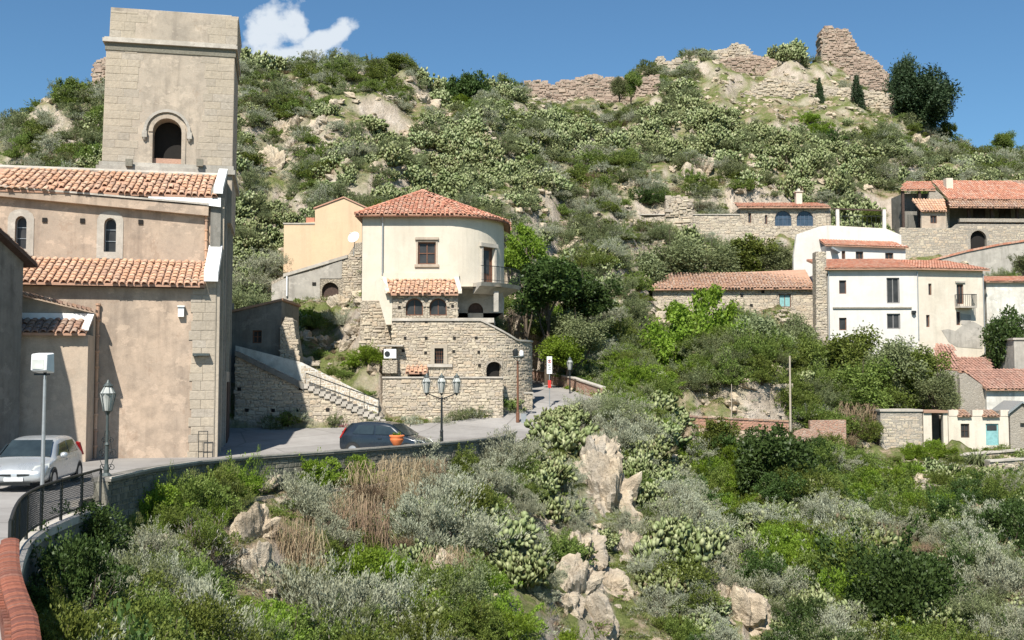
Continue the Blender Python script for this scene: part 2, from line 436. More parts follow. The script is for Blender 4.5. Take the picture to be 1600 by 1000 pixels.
def terrain_mat():
    m, nt, b, o = newmat('earth_and_rock'); g = nt.nodes.new('ShaderNodeNewGeometry'); P = g.outputs['Position']
    a = noise(nt, P, .22, 8, .62); c1 = noise(nt, P, 1.3, 8, .7); fine = noise(nt, P, 7, 6, .7); w = noise(nt, mapping(nt, P, (1, 1, .35)), 1.1, 8, .72)
    soil = ramp(nt, c1, [(.3, (.24, .19, .115)), (.5, (.34, .26, .175)), (.7, (.46, .36, .26))])
    rock = ramp(nt, w, [(.28, (.26, .22, .18)), (.45, (.46, .385, .30)), (.62, (.58, .50, .41)), (.8, (.66, .60, .52))])
    grass = ramp(nt, fine, [(.3, (.10, .13, .04)), (.6, (.19, .21, .075)), (.8, (.28, .27, .13))])
    vo = nt.nodes.new('ShaderNodeTexVoronoi'); vo.inputs['Scale'].default_value = 1.6; vo.feature = 'DISTANCE_TO_EDGE'; nt.links.new(P, vo.inputs['Vector'])
    sx = nt.nodes.new('ShaderNodeSeparateXYZ'); nt.links.new(g.outputs['Normal'], sx.inputs[0])
    steep = ramp(nt, mth(nt, 'ADD', sx.outputs[2], mth(nt, 'MULTIPLY', mth(nt, 'SUBTRACT', a, .5), .5)), [(.55, 1), (.78, 0)])
    gr = ramp(nt, mth(nt, 'ADD', mth(nt, 'MULTIPLY', a, .5), mth(nt, 'MULTIPLY', c1, .5)), [(.50, 1), (.60, 0)])
    c = mixc(nt, gr, soil, grass)
    c = mixc(nt, steep, c, rock)
    c = mixc(nt, .35, c, ramp(nt, fine, [(.3, .45), (.68, 1)]), 'MULTIPLY')
    nt.links.new(c, b.inputs['Base Color']); b.inputs['Roughness'].default_value = 1; b.inputs['Specular IOR Level'].default_value = .05
    h = mth(nt, 'ADD', mth(nt, 'MULTIPLY', w, 1.6), mth(nt, 'MULTIPLY', fine, .4)); bump(nt, b, h, .9, .35)
    return m
M['earth'] = terrain_mat()
def rock_mat():
    m, nt, b, o = newmat('pale_rock'); P = pos(nt)
    w = noise(nt, mapping(nt, P, (1, 1, .5)), .9, 9, .7); f = noise(nt, P, 5, 7, .7); big = noise(nt, P, .35, 4)
    c = ramp(nt, w, [(.28, (.33, .27, .20)), (.46, (.53, .43, .31)), (.6, (.66, .55, .40)), (.8, (.74, .66, .53))])
    c = mixc(nt, ramp(nt, big, [(.45, 0), (.68, .7)]), c, (.42, .385, .33))
    c = mixc(nt, .45, c, ramp(nt, f, [(.3, .4), (.65, 1)]), 'MULTIPLY')
    nt.links.new(c, b.inputs['Base Color']); b.inputs['Roughness'].default_value = 1; b.inputs['Specular IOR Level'].default_value = .05
    bump(nt, b, mth(nt, 'ADD', w, mth(nt, 'MULTIPLY', f, .5)), 1, .25)
    return m
M['rock'] = rock_mat()
def asphalt():
    m, nt, b, o = newmat('pale_worn_paving'); P = pos(nt)
    big = noise(nt, P, .35, 6, .6); f = noise(nt, P, 30, 4, .7); mid = noise(nt, P, 2, 6)
    c = ramp(nt, big, [(.35, (.30, .28, .26)), (.65, (.38, .36, .335))])
    c = mixc(nt, .25, c, ramp(nt, f, [(.3, .5), (.7, 1)]), 'MULTIPLY'); c = mixc(nt, .25, c, ramp(nt, mid, [(.35, .6), (.65, 1)]), 'MULTIPLY')
    vo = nt.nodes.new('ShaderNodeTexVoronoi'); vo.inputs['Scale'].default_value = .22; nt.links.new(P, vo.inputs['Vector']); sc_ = nt.nodes.new('ShaderNodeSeparateColor'); nt.links.new(vo.outputs['Color'], sc_.inputs[0])
    c = mixc(nt, .5, c, ramp(nt, sc_.outputs[0], [(.2, .72), (.8, 1.0)]), 'MULTIPLY')
    ve = nt.nodes.new('ShaderNodeTexVoronoi'); ve.feature = 'DISTANCE_TO_EDGE'; ve.inputs['Scale'].default_value = .22; nt.links.new(P, ve.inputs['Vector'])
    c = mixc(nt, ramp(nt, ve.outputs['Distance'], [(0, .7), (.012, 0)]), c, (.14, .13, .12))
    st = noise(nt, P, .8, 7, .7); c = mixc(nt, mth(nt, 'MULTIPLY', ramp(nt, st, [(.6, 0), (.7, 1)]), .45), c, (.16, .15, .14))
    nt.links.new(c, b.inputs['Base Color']); b.inputs['Roughness'].default_value = .9; b.inputs['Specular IOR Level'].default_value = .2
    bump(nt, b, f, .3, .01); return m
M['road'] = asphalt()
# ------------------------------------------------------------------ the lie of the land
# columns: bearing (photo column), then (distance, photo row) of the same features in every column
COLS = {
 -900: [(4, 1300), (8, 1150), (14, 900), (20, 800), (30, 745), (46, 700), (56, 640), (68, 560), (82, 470), (98, 400), (110, 330)],
 -400: [(4, 1300), (8, 1150), (14, 900), (20, 780), (30, 745), (46, 700), (56, 640), (68, 560), (82, 450), (98, 340), (110, 262)],
 0:    [(5, 1500), (9, 1250), (15, 1010), (20, 880), (26, 800), (50, 690), (60, 640), (72, 540), (85, 420), (98, 305), (110, 212)],
 70:   [(6, 1500), (10, 1250), (16, 1010), (21, 880), (26, 800), (52, 690), (60, 640), (70, 540), (84, 410), (98, 280), (110, 170)],
 120:  [(7, 1500), (11, 1250), (17, 1000), (22, 870), (27, 790), (53, 690), (60, 640), (69, 530), (83, 400), (98, 250), (111, 142)],
 165:  [(8, 1500), (12, 1300), (19, 1000), (24, 870), (28.3, 800), (54, 680), (60, 630), (68, 520), (82, 380), (98, 240), (112, 124)],
 250:  [(10, 1500), (14, 1300), (22, 1000), (27, 880), (31.3, 800), (56, 675), (60, 620), (67, 510), (81, 370), (98, 230), (113, 108)],
 400:  [(13, 1500), (17, 1300), (26, 1000), (31, 860), (35.2, 750), (57.5, 662), (60, 600), (72, 488), (85, 350), (98, 215), (115, 108)],
 520:  [(15, 1500), (20, 1300), (28.5, 1000), (34, 855), (38.9, 728), (57.5, 668), (60, 622), (71.5, 482), (85, 350), (98, 205), (117, 110)],
 592:  [(16, 1500), (21, 1300), (30, 1000), (36, 855), (40.6, 722), (58, 664), (59.6, 628), (63, 500), (84, 340), (100, 205), (118, 114)],
 640:  [(16, 1500), (22, 1300), (31, 1000), (37, 855), (42.3, 716), (58.5, 662), (66, 600), (75, 450), (88, 325), (103, 205), (120, 118)],
 740:  [(18, 1500), (24, 1300), (32, 1000), (39.5, 850), (46.5, 708), (59.5, 655), (66, 600), (76, 450), (90, 325), (106, 212), (126, 134)],
 830:  [(18, 1500), (24, 1300), (35, 1000), (44, 850), (51.5, 672), (66, 624), (76, 575), (83, 470), (95, 350), (112, 232), (133, 146)],
 900:  [(18, 1500), (27, 1300), (38, 1000), (47, 840), (56, 655), (67, 622), (77, 570), (86, 462), (98, 352), (115, 238), (136, 146)],
 960:  [(18, 1500), (30, 1300), (41, 1000), (50, 825), (58, 655), (68, 625), (78, 570), (89, 462), (100, 352), (118, 234), (140, 142)],
 1030: [(19, 1500), (31, 1300), (42, 1000), (50, 850), (58.5, 690), (69, 640), (78, 580), (92, 495), (104, 360), (124, 205), (147, 118)],
 1060: [(20, 1500), (31, 1300), (42.5, 1000), (53, 765), (62, 758), (71.5, 690), (75, 602), (92, 505), (106, 362), (127, 200), (150, 106)],
 1110: [(22, 1500), (32, 1300), (43, 1000), (49.5, 862), (61, 858), (71.5, 695), (75, 600), (92, 508), (107, 362), (129, 198), (151, 98)],
 1155: [(24, 1500), (34, 1300), (42, 1110), (45.5, 965), (60, 880), (71.5, 697), (75, 600), (92, 511), (107, 365), (129, 197), (151, 97)],
 1200: [(24, 1500), (33, 1300), (44, 1000), (55, 870), (65, 760), (71.5, 700), (75, 600), (92, 515), (107, 368), (130, 196), (151, 96)],
 1300: [(24, 1500), (34, 1300), (46, 1000), (56, 865), (65, 770), (73, 690), (78, 625), (90, 540), (107, 378), (130, 196), (151, 104)],
 1400: [(24, 1500), (34, 1300), (46, 1000), (56, 865), (65, 780), (73, 695), (78, 640), (90, 545), (109, 392), (128, 226), (148, 168)],
 1480: [(24, 1500), (34, 1300), (46, 1000), (56, 870), (65, 795), (73, 705), (79, 660), (88, 568), (109, 400), (127, 268), (146, 212)],
 1600: [(24, 1500), (34, 1300), (46, 1000), (55, 880), (63, 800), (73, 712), (79, 668), (88, 578), (109, 405), (126, 306), (144, 256)],
 2400: [(24, 1500), (34, 1300), (46, 1000), (55, 890), (63, 810), (73, 730), (80, 690), (90, 600), (109, 450), (126, 390), (144, 360)],
}
us = sorted(COLS)
tabY = np.array([[2.0] + [p[0] for p in COLS[u]] + [COLS[u][-1][0] + 30, COLS[u][-1][0] + 200] for u in us], float)
tabZ = []
for u in us:
    zs = [zat(v, Y) for Y, v in COLS[u]]
    zs = [min(-5.0, zs[0])] + zs
    zs += [zs[-1] - 14, zs[-1] - 75]
    tabZ.append(zs)
tabZ = np.array(tabZ, float)
NK = tabY.shape[1]
uarr = np.array(us, float)

def road_z(X, Y):
    Y = np.asarray(Y, float)
    z = np.interp(Y, [0, 10, 18, 50, 57, 60, 64, 70, 80, 90], [-2.1, -3.1, -3.1, -3.1, -2.35, -1.8, -1.05, -.35, .35, .9])
    return z
# outer (valley side) edge of the road in plan
EDGE = [(-.1, -6), (-.3, 0), (-4.38, 10.2), (-6.4, 14), (-7.9, 17.3), (-8.7, 19.2), (-9.5, 21.3), (-10.05, 23.6), (-10.4, 27.7), (-10.35, 31.0), (-9.8, 33.8), (-8.5, 36.4),
        (-6.5, 39.0), (-4.1, 42.6), (-1.75, 46.9), (0.0, 51.5), (1.2, 56.5), (2.6, 60.8), (4.3, 62.8)]
GARDEN = [(4.3, 62.8), (5.4, 64.8), (3.9, 70.0), (2.9, 74.5), (1.45, 80.0)]
ROAD = EDGE + GARDEN[1:] + [(-2.0, 84), (0.0, 72.0), (0.9, 66), (0.2, 62.2), (-1.0, 60.6), (-3.6, 58.6), (-6.9, 57.6), (-11.2, 57.2), (-18, 57.3), (-40, 57.3), (-40, -6)]
GARD = [(5.4, 64.8), (3.9, 70.0), (2.9, 74.5), (1.45, 80.0)]

def terr_base(X, Y):
    X = np.asarray(X, float); Y = np.asarray(Y, float)
    Yc = np.maximum(Y, 2.0)
    u = np.clip(800 + F * X / Yc, uarr[0], uarr[-1])
    i = np.clip(np.searchsorted(uarr, u) - 1, 0, len(uarr) - 2)
    t = (u - uarr[i]) / (uarr[i + 1] - uarr[i]); t = t * t * (3 - 2 * t) * .4 + t * .6
    z = np.full(X.shape, np.nan)
    Ys = tabY[i] * (1 - t)[..., None] + tabY[i + 1] * t[..., None]
    Zs = tabZ[i] * (1 - t)[..., None] + tabZ[i + 1] * t[..., None]
    z = Zs[..., 0].copy()
    for k in range(NK - 1):
        m = (Yc >= Ys[..., k])
        f = np.clip((Yc - Ys[..., k]) / np.maximum(Ys[..., k + 1] - Ys[..., k], 1e-6), 0, 1)
        z = np.where(m, Zs[..., k] * (1 - f) + Zs[..., k + 1] * f, z)
    return z
def dist_edge(X, Y, line):
    d = np.full(np.shape(X), 1e9)
    for (x0, y0), (x1, y1) in zip(line[:-1], line[1:]):
        L2 = (x1 - x0) ** 2 + (y1 - y0) ** 2
        t = np.clip(((X - x0) * (x1 - x0) + (Y - y0) * (y1 - y0)) / L2, 0, 1)
        d = np.minimum(d, np.hypot(X - x0 - t * (x1 - x0), Y - y0 - t * (y1 - y0)))
    return d
PADS = []      # (plan polygon, level): ground flattened under buildings
def terr(X, Y):
    X = np.asarray(X, float); Y = np.asarray(Y, float)
    z = terr_base(X, Y)
    far = np.clip((Y - 58) / 20, 0, 1)
    amp = .55 + .9 * far
    d = fbm(X / 5.5, Y / 5.5, 5, 3) * amp * 1.5 + fbm(X / 1.3, Y / 1.3, 3, 9) * .22
    # ribs and gullies running down the slopes
    q = X / np.maximum(Y, 5) * 60
    d = d + (fbm(q / 2.2 + fbm(X / 9, Y / 9, 2, 5) * 1.2, Y / 30, 4, 21)) * (.5 + 1.5 * far)
    edge = np.clip(dist_edge(X, Y, EDGE[2:]) / 3.0, 0, 1)
    z = z + d * (.25 + .75 * edge)
    ridge = 1.0
    r = in_poly(X, Y, ROAD)
    z = np.where(r, np.minimum(z, road_z(X, Y) - .25), z)
    r = r | (Y < 2)
    # keep the verge outside the wall below its foot
    dd = dist_edge(X, Y, EDGE)
    ez = road_z(X, Y) - np.interp(Y, [26, 29, 32], [1.0, .8, .32]) - dd * .45
    z = np.where(~r & (dd < 2.5) & (Y < 48), np.minimum(z, ez), z)
    z = np.where(~r & (dd < 3) & (Y >= 48) & (X < 6) & (X > -3), np.minimum(z, road_z(X, Y) - .25 - dd * .1), z)
    for poly, lev in PADS:
        z = np.where(in_poly(X, Y, poly), np.minimum(z, lev), z)
    return z
def tz(x, y): return float(terr(np.array([float(x)]), np.array([float(y)]))[0])

def house_pad(fr, s0, s1, dep, lev, front=0):
    PADS.append(([tuple(fr.P(s0, 0, front))[:2], tuple(fr.P(s1, 0, front))[:2], tuple(fr.P(s1, 0, -dep))[:2], tuple(fr.P(s0, 0, -dep))[:2]], lev))
# frames of the buildings (facade corner, bearing), and the ground levelled for them
FH = Fr(at(565, 440, 62.0)[:2], 0)             # round house
FO = Fr(at(442, 430, 77.0)[:2], 1)             # peach house
FS = Fr(at(425, 450, 72.5)[:2], 1)             # stone wing
FD = Fr(at(366, 560, 57.5)[:2], 0)             # stairs wall / dark house
FW = Fr(at(1293, 520, 89.0)[:2], -2)           # white house, left half
FW2 = Fr(at(1433, 520, 88.75)[:2], 9)          # ivory half
FB = Fr(at(1020, 480, 94.0)[:2], -4)           # long barn
FU = Fr(at(1290, 390, 97.0)[:2], 0)            # upper white house
FA = Fr(at(1157, 350, 106.0)[:2], 0)           # arched stone house
FT = Fr(at(1405, 380, 107.0)[:2], 2)           # big tiled house
FL = Fr(at(1378, 670, 74.0)[:2], -3)           # low sheds
def pad_h(fr, u0, u1, v, dep):
    s0, z = fr.px(u0, v); s1, _ = fr.px(u1, v); house_pad(fr, s0 - .3, s1 + .3, dep, z - .4, .6)
pad_h(FH, 600, 800, 495, 9)
pad_h(FH, 565, 610, 470, 9)
pad_h(FO, 442, 570, 430, 6)
pad_h(FS, 425, 565, 472, 3)
pad_h(FD, 366, 440, 560, 6)
pad_h(FW, 1293, 1435, 545, 8)
pad_h(FW2, 1433, 1540, 552, 8)
pad_h(FB, 1020, 1290, 505, 7)
pad_h(FU, 1240, 1415, 415, 6)
pad_h(FA, 1157, 1300, 370, 6)
pad_h(FT, 1405, 1640, 395, 9)
pad_h(FL, 1375, 1600, 700, 5)
def build_terrain():
    rr = np.concatenate([np.linspace(-1.0, -.56, 40)[:-1], np.linspace(-.56, .56, 520), np.linspace(.56, 1.0, 40)[1:]])
    yy = np.concatenate([np.arange(2, 12, .5), np.arange(12, 30, .3), np.arange(30, 80, .28), np.arange(80, 156, .55), np.geomspace(156, 360, 26)])
    R, Y = np.meshgrid(rr, yy); X = R * Y
    Z = terr(X, Y)
    V = np.stack([X, Y, Z], -1).reshape(-1, 3)
    ny, nx = R.shape
    idx = np.arange(ny * nx).reshape(ny, nx)
    Fc = np.stack([idx[:-1, :-1], idx[:-1, 1:], idx[1:, 1:], idx[1:, :-1]], -1).reshape(-1, 4)
    me = bpy.data.meshes.new('hillside_terrain')
    me.vertices.add(len(V)); me.vertices.foreach_set('co', V.ravel())
    me.loops.add(Fc.size); me.loops.foreach_set('vertex_index', Fc.ravel())
    me.polygons.add(len(Fc)); me.polygons.foreach_set('loop_start', np.arange(0, Fc.size, 4)); me.polygons.foreach_set('loop_total', np.full(len(Fc), 4))
    me.polygons.foreach_set('use_smooth', np.ones(len(Fc), bool))
    me.update(); me.validate()
    me.materials.append(M['earth'])
    o = bpy.data.objects.new('hillside_terrain', me); C.objects.link(o); o['kind'] = 'structure'
    b = MB(); b.add([(-3000, -3000, -32), (3000, -3000, -32), (3000, 3000, -32), (-3000, 3000, -32)], [(0, 1, 2, 3)])
    b.build('valley_ground', M['earth'], kind='structure')
build_terrain()

def build_road():
    # a sheet cut to the road's plan, following its fall
    mb = MB(); step = 1.0
    pts = [Vector((x, y, 0)) for x, y in ROAD]
    # scan in strips so the surface can bend
    ys = sorted(set([-6.0] + list(np.arange(-5, 84, 1.0)) + [84.0]))
    def spans(y):
        xs = []
        n = len(ROAD)
        for i in range(n):
            (x0, y0), (x1, y1) = ROAD[i], ROAD[(i + 1) % n]
            if (y0 > y) != (y1 > y): xs.append(x0 + (x1 - x0) * (y - y0) / (y1 - y0))
        xs.sort(); return list(zip(xs[::2], xs[1::2]))
    for a, b in zip(ys[:-1], ys[1:]):
        sa, sb = spans(a + 1e-3), spans(b - 1e-3)
        for (p, q), (r, s) in zip(sa, sb):
            za, zb = float(road_z(0, a)), float(road_z(0, b))
            mb.add([(p, a, za), (q, a, za), (s, b, zb), (r, b, zb)], [(0, 1, 2, 3)])
    mb.build('road', M['road'], kind='structure')
build_road()

# ------------------------------------------------------------------ masonry helpers
def rubble(parent, fr, poly, holes=(), w=.34, h=.2, mat='stone', o=0.0, proud=.045, name='stonework', seed=1, curve=None, wild=1.7):
    proud *= .55 if w < .38 else .32; w *= .82; h *= .9
    """courses of separate uneven stones standing proud of a wall face; joined, they are too small to count"""
    rs = random.Random(seed); mb = MB()
    s0 = min(p[0] for p in poly); s1 = max(p[0] for p in poly); z0 = min(p[1] for p in poly); z1 = max(p[1] for p in poly)
    z = z0
    P = curve or (lambda s, zz, oo: fr.P(s, zz, oo))
    while z < z1:
        hh = h * rs.uniform(.75, 1.3); s = s0 - rs.random() * w; row = [rs.uniform(-.05, .05) for _ in range(4)]
        while s < s1:
            ww = w * rs.choice((.4, .6, .8, 1, 1.2, 1.5, 1.9)) * rs.uniform(.85, 1.1)
            cs, cz = s + ww / 2, z + hh / 2
            ok = inp(cs, cz, poly) and inp(cs, z + hh * .9, poly) and inp(cs, z + hh * .1, poly) and inp(s + ww * .8, cz, poly) and inp(s + ww * .2, cz, poly)
            if ok:
                for hl in holes:
                    hs = [p[0] for p in hl]; hz = [p[1] for p in hl]
                    if s + ww > min(hs) and s < max(hs) and z + hh > min(hz) and z < max(hz): ok = False; break
            if ok:
                g = .006 * (w / .34); j = lambda k=.55: rs.uniform(-k, k) * hh * .5
                dz = rs.uniform(-.14, .14) * hh * wild; eh = rs.uniform(1 - .16 * wild, 1 + .2 * wild); zc_ = z + hh / 2 + dz; hb = hh / 2 * eh
                z_, hz_ = zc_ - hb, 2 * hb
                a = [(s + g + j(.3), z_ + g), (s + ww - g, z_ + g + j(.3)), (s + ww - g + j(.3), z_ + hz_ - g), (s + g, z_ + hz_ - g + j(.3))]
                pr = proud * rs.uniform(.4, 1.5); i = .17 * hh
                c = [(s + g + i + abs(j()), z_ + g + i), (s + ww - g - i, z_ + g + i + abs(j(.3))), (s + ww - g - i - abs(j()), z_ + hz_ - g - i), (s + g + i, z_ + hz_ - g - i - abs(j(.3)))]
                vs = [P(q[0], q[1], o - .01) for q in a] + [P(q[0], q[1], o + pr) for q in c]
                mb.add(vs, [(4, 5, 6, 7), (0, 1, 5, 4), (1, 2, 6, 5), (2, 3, 7, 6), (3, 0, 4, 7)], rs.random())
            s += ww
        z += hh
    if mb.v: return mb.build(name, M[mat], parent, kind='stuff')

def arch(s0, s1, z0, z1, n=8, rise=None):
    """opening with an arched head, counter-clockwise"""
    r = (s1 - s0) / 2; rise = r if rise is None else rise; c = (s0 + s1) / 2
    pts = [(s0, z0), (s1, z0)]
    for k in range(n + 1):
        q = math.pi * k / n
        pts.append((c + r * math.cos(q), z1 - rise + rise * math.sin(q)))
    return pts
def rect(s0, s1, z0, z1): return [(s0, z0), (s1, z0), (s1, z1), (s0, z1)]

def slab(name, parent, fr, poly, holes, mat, th=.35, o=0.0, depth=.24, kind=None, label=None):
    """a wall: front face with real openings, reveals, solid back"""
    mb = MB()
    loops = [[Vector((s, z, 0)) for s, z in poly]] + [[Vector((s, z, 0)) for s, z in h] for h in holes]
    flat = [p for l in loops for p in l]
    tri = tessellate_polygon(loops)
    mb.add([fr.P(p.x, p.y, o) for p in flat], [tuple(t) for t in tri], .5)
    for h in holes:
        n = len(h)
        mb.add([fr.P(s, z, o) for s, z in h] + [fr.P(s, z, o - depth) for s, z in h], [(i, (i + 1) % n, n + (i + 1) % n, n + i) for i in range(n)] + [tuple(range(2 * n - 1, n - 1, -1))], .5)
    n = len(poly)
    mb.add([fr.P(s, z, o) for s, z in poly] + [fr.P(s, z, o - th) for s, z in poly], [(i, (i + 1) % n, n + (i + 1) % n, n + i) for i in range(n)], .5)
    tri = tessellate_polygon([[Vector((s, z, 0)) for s, z in poly]])
    mb.add([fr.P(s, z, o - th) for s, z in poly], [tuple(t) for t in tri], .5)
    ob = mb.build(name, M[mat], parent, kind=kind, label=label)
    return ob

def ring(mb, fr, outer, inner, o0, o1, m=0, closed=True):
    n = len(outer)
    for i in range(n if closed else n - 1):
        j = (i + 1) % n
        a = [outer[i], outer[j], inner[j], inner[i]]
        mb.fprism(fr, a, o0, o1, .5, m)
def shrink(poly, d):
    cs = sum(p[0] for p in poly) / len(poly); s0 = min(p[0] for p in poly); s1 = max(p[0] for p in poly)
    z0 = min(p[1] for p in poly); z1 = max(p[1] for p in poly); cz = (z0 + z1) / 2
    fs = max(.05, (s1 - s0 - 2 * d) / (s1 - s0)); fz = max(.05, (z1 - z0 - 2 * d) / (z1 - z0))
    return [(cs + (s - cs) * fs, cz + (z - cz) * fz) for s, z in poly]

def window(parent, fr, hole, o=0.0, depth=.14, fmat='wood', pmat='glass', bars=(1, 1), fw=.06, name='window', label=None, sill=None, lintel=None, surround=None, trim='coping'):
    """frame with its bars; the pane, sill, lintel are pieces of it"""
    s0 = min(p[0] for p in hole); s1 = max(p[0] for p in hole); z0 = min(p[1] for p in hole); z1 = max(p[1] for p in hole)
    hole = shrink(hole, .004)
    mb = MB(); inn = shrink(hole, fw)
    ring(mb, fr, hole, inn, o - depth - .05, o - depth)
    for k in range(bars[0]):
        s = s0 + (s1 - s0) * (k + 1) / (bars[0] + 1); mb.fbox(fr, s - fw * .4, s + fw * .4, z0 + fw, z1 - fw * (1.2 if len(hole) == 4 else 2.0), o - depth - .045, o - depth - .004)
    for k in range(bars[1]):
        z = z0 + (z1 - z0) * (k + 1) / (bars[1] + 1); mb.fbox(fr, s0 + fw, s1 - fw, z - fw * .35, z + fw * .35, o - depth - .043, o - depth - .007)
    w = mb.build(name, M[fmat], parent, label=label)
    g = MB(); g.fprism(fr, shrink(hole, .02), o - depth - .07, o - depth - .046, .5); g.build('pane', M[pmat], w)
    if sill: g = MB(); g.fbox(fr, s0 - sill, s1 + sill, z0 - .16, z0 - .003, o - .05, o + .1); g.build('sill', M[trim], w)
    if lintel: g = MB(); g.fbox(fr, s0 - lintel, s1 + lintel, z1 + .12, z1 + .26, o - .05, o + .12); g.build('lintel', M[trim], w)
    if surround:
        g = MB(); out = shrink(hole, -surround); ring(g, fr, out, hole, o - .03, o + .03); g.build('surround', M[trim], w)
    return w

def door(parent, fr, hole, o=0.0, depth=.14, mat='wood', name='door', label=None, boards=3):
    s0 = min(p[0] for p in hole); s1 = max(p[0] for p in hole); hole = shrink(hole, .004)
    mb = MB(); mb.fprism(fr, hole, o - depth - .06, o - depth - .01, .5)
    inn = shrink(hole, .07); ring(mb, fr, hole, inn, o - depth - .008, o - depth + .03)
    return mb.build(name, M[mat], parent, label=label)

def tile_mesh(w, L, r, seg=5, thick=.02):
    """a half-round clay tile: x across, y up the slope, z out; narrower at its upper end"""
    vs = []
    for y, rr in ((0, r), (L, r * .78)):
        for k in range(seg + 1):
            q = math.pi * k / seg; vs.append((rr * math.cos(q), y, rr * math.sin(q) * .6 + (.03 if y == 0 else 0)))
    n = seg + 1
    for k in range(seg + 1):
        q = math.pi * k / seg; vs.append(((r - thick) * math.cos(q), 0, (r - thick) * math.sin(q) * .6 + .025))
    fs = [(k, k + 1, n + k + 1, n + k) for k in range(seg)] + [(2 * n + k, 2 * n + k + 1, k + 1, k) for k in range(seg)]
    return vs, fs
def tile_frames(poly, e0, e1, pitch, course, jitter, rs):
    """positions of tiles on a planar roof polygon; e0-e1 is the eave"""
    e0 = Vector(e0); e1 = Vector(e1); X = (e1 - e0).normalized()
    nrm = Vector((0, 0, 0)); P = [Vector(p) for p in poly]
    for i in range(len(P)): nrm += (P[i] - P[0]).cross(P[(i + 1) % len(P)] - P[0])
    nrm.normalize()
    if nrm.z < 0: nrm = -nrm
    Y = nrm.cross(X).normalized()
    if Y.z < 0: Y = -Y
    q = [((p - e0).dot(X), (p - e0).dot(Y)) for p in P]
    x0 = min(a for a, b in q); x1 = max(a for a, b in q); y1 = max(b for a, b in q)
    out = []; nx = int((x1 - x0) / pitch); pitch = (x1 - x0) / max(nx, 1)
    for j in range(int(y1 / course) + 1):
        y = j * course - .06
        for i in range(nx):
            x = x0 + (i + .5) * pitch
            if inp(x, max(y + course * .45, .02), q):
                m = Matrix.Identity(4)
                a = rs.uniform(-jitter, jitter) * .12
                Xr = (X * math.cos(a) + Y * math.sin(a)); Yr = nrm.cross(Xr)
                for r_ in range(3):
                    m[r_][0] = Xr[r_]; m[r_][1] = Yr[r_]; m[r_][2] = nrm[r_]
                p = e0 + X * (x + rs.uniform(-jitter, jitter) * .05) + Y * (y + rs.uniform(-jitter, jitter) * .25) + nrm * rs.uniform(0, jitter * .06)
                m.translation = p; out.append(m)
    return out
def roof_slab(parent, poly, mat='underroof', th=.10, name='roof', label=None):
    P = [Vector(p) for p in poly]; mb = MB(); mb.prism(P, Vector((0, 0, -th)), .5)
    return mb.build(name, M[mat], parent, label=label)
def tiled(parent, poly, e0, e1, pitch=.24, course=.36, mat='tile', jitter=.2, joined=True, seed=3, seg=4, drop=0.0):
    """cover a roof plane with half-round tiles; parent is the roof"""
    rs = random.Random(seed)
    fr_ = tile_frames(poly, e0, e1, pitch, course, jitter, rs)
    vs, fs = tile_mesh(pitch, course * 1.22, pitch * .43, seg)
    if joined:
        mb = MB()
        for m in fr_: mb.add([m @ Vector(v) for v in vs], fs, rs.random())
        return mb.build('roof_tiles', M[mat], parent, kind='stuff')
    me = bpy.data.meshes.new('roof_tile'); me.from_pydata(vs, [], fs); me.materials.append(M[mat])
    a = me.attributes.new('rnd', 'FLOAT', 'FACE')
    off = world_off(parent)
    for m in fr_:
        if rs.random() < drop: continue
        o = bpy.data.objects.new('roof_tile', me); C.objects.link(o); o.parent = parent
        m = m.copy(); m.translation -= off; o.matrix_local = m
    return len(fr_)

def blocks(parent, fr, edge, side, z0, z1, h=.38, o=0.0, seed=1, rows2=2, w=(.45, .75), name='ashlar_block', mat='ashlar', cut=None):
    """dressed corner stones, each a piece; side=+1 they run right from edge"""
    rs = random.Random(seed); z = z0; r = 0
    while z < z1 - .05:
        hh = min(h * rs.uniform(.85, 1.15), z1 - z); s = 0
        for k in range(rows2):
            ww = rs.uniform(*w) * (1.15 if (r + k) % 2 else .85)
            if callable(edge): e = edge(z)
            else: e = edge
            a, b = (e + s, e + s + ww) if side > 0 else (e - s - ww, e - s)
            mb = MB(); g = .006; pr = rs.uniform(.006, .018)
            if cut is None or not cut(a, b, z, z + hh):
                i = .03
                vs = [fr.P(a + g, z + g, o - .05), fr.P(b - g, z + g, o - .05), fr.P(b - g, z + hh - g, o - .05), fr.P(a + g, z + hh - g, o - .05),
                      fr.P(a + g, z + g, o + pr * .6), fr.P(b - g, z + g, o + pr * .6), fr.P(b - g, z + hh - g, o + pr * .6), fr.P(a + g, z + hh - g, o + pr * .6),
                      fr.P(a + g + i, z + g + i, o + pr), fr.P(b - g - i, z + g + i, o + pr), fr.P(b - g - i, z + hh - g - i, o + pr), fr.P(a + g + i, z + hh - g - i, o + pr)]
                fs = [(8, 9, 10, 11)] + [(4 + i_, 4 + (i_ + 1) % 4, 8 + (i_ + 1) % 4, 8 + i_) for i_ in range(4)] + [(i_, (i_ + 1) % 4, 4 + (i_ + 1) % 4, 4 + i_) for i_ in range(4)]
                mb.add(vs, fs, rs.random()); mb.build(name, M[mat], parent)
            s += ww
        z += hh; r += 1
def putlog(parent, fr, pts, o=0.0, s=.09):
    """small square putlog holes: dark blocks standing on the face"""
    for (a, z) in pts:
        mb = MB(); mb.fbox(fr, a - s, a + s, z - s, z + s, o - .02, o + .052, .5); mb.build('putlog_hole', M['dark'], parent)  # near-black colour stands in for the shade inside the hole
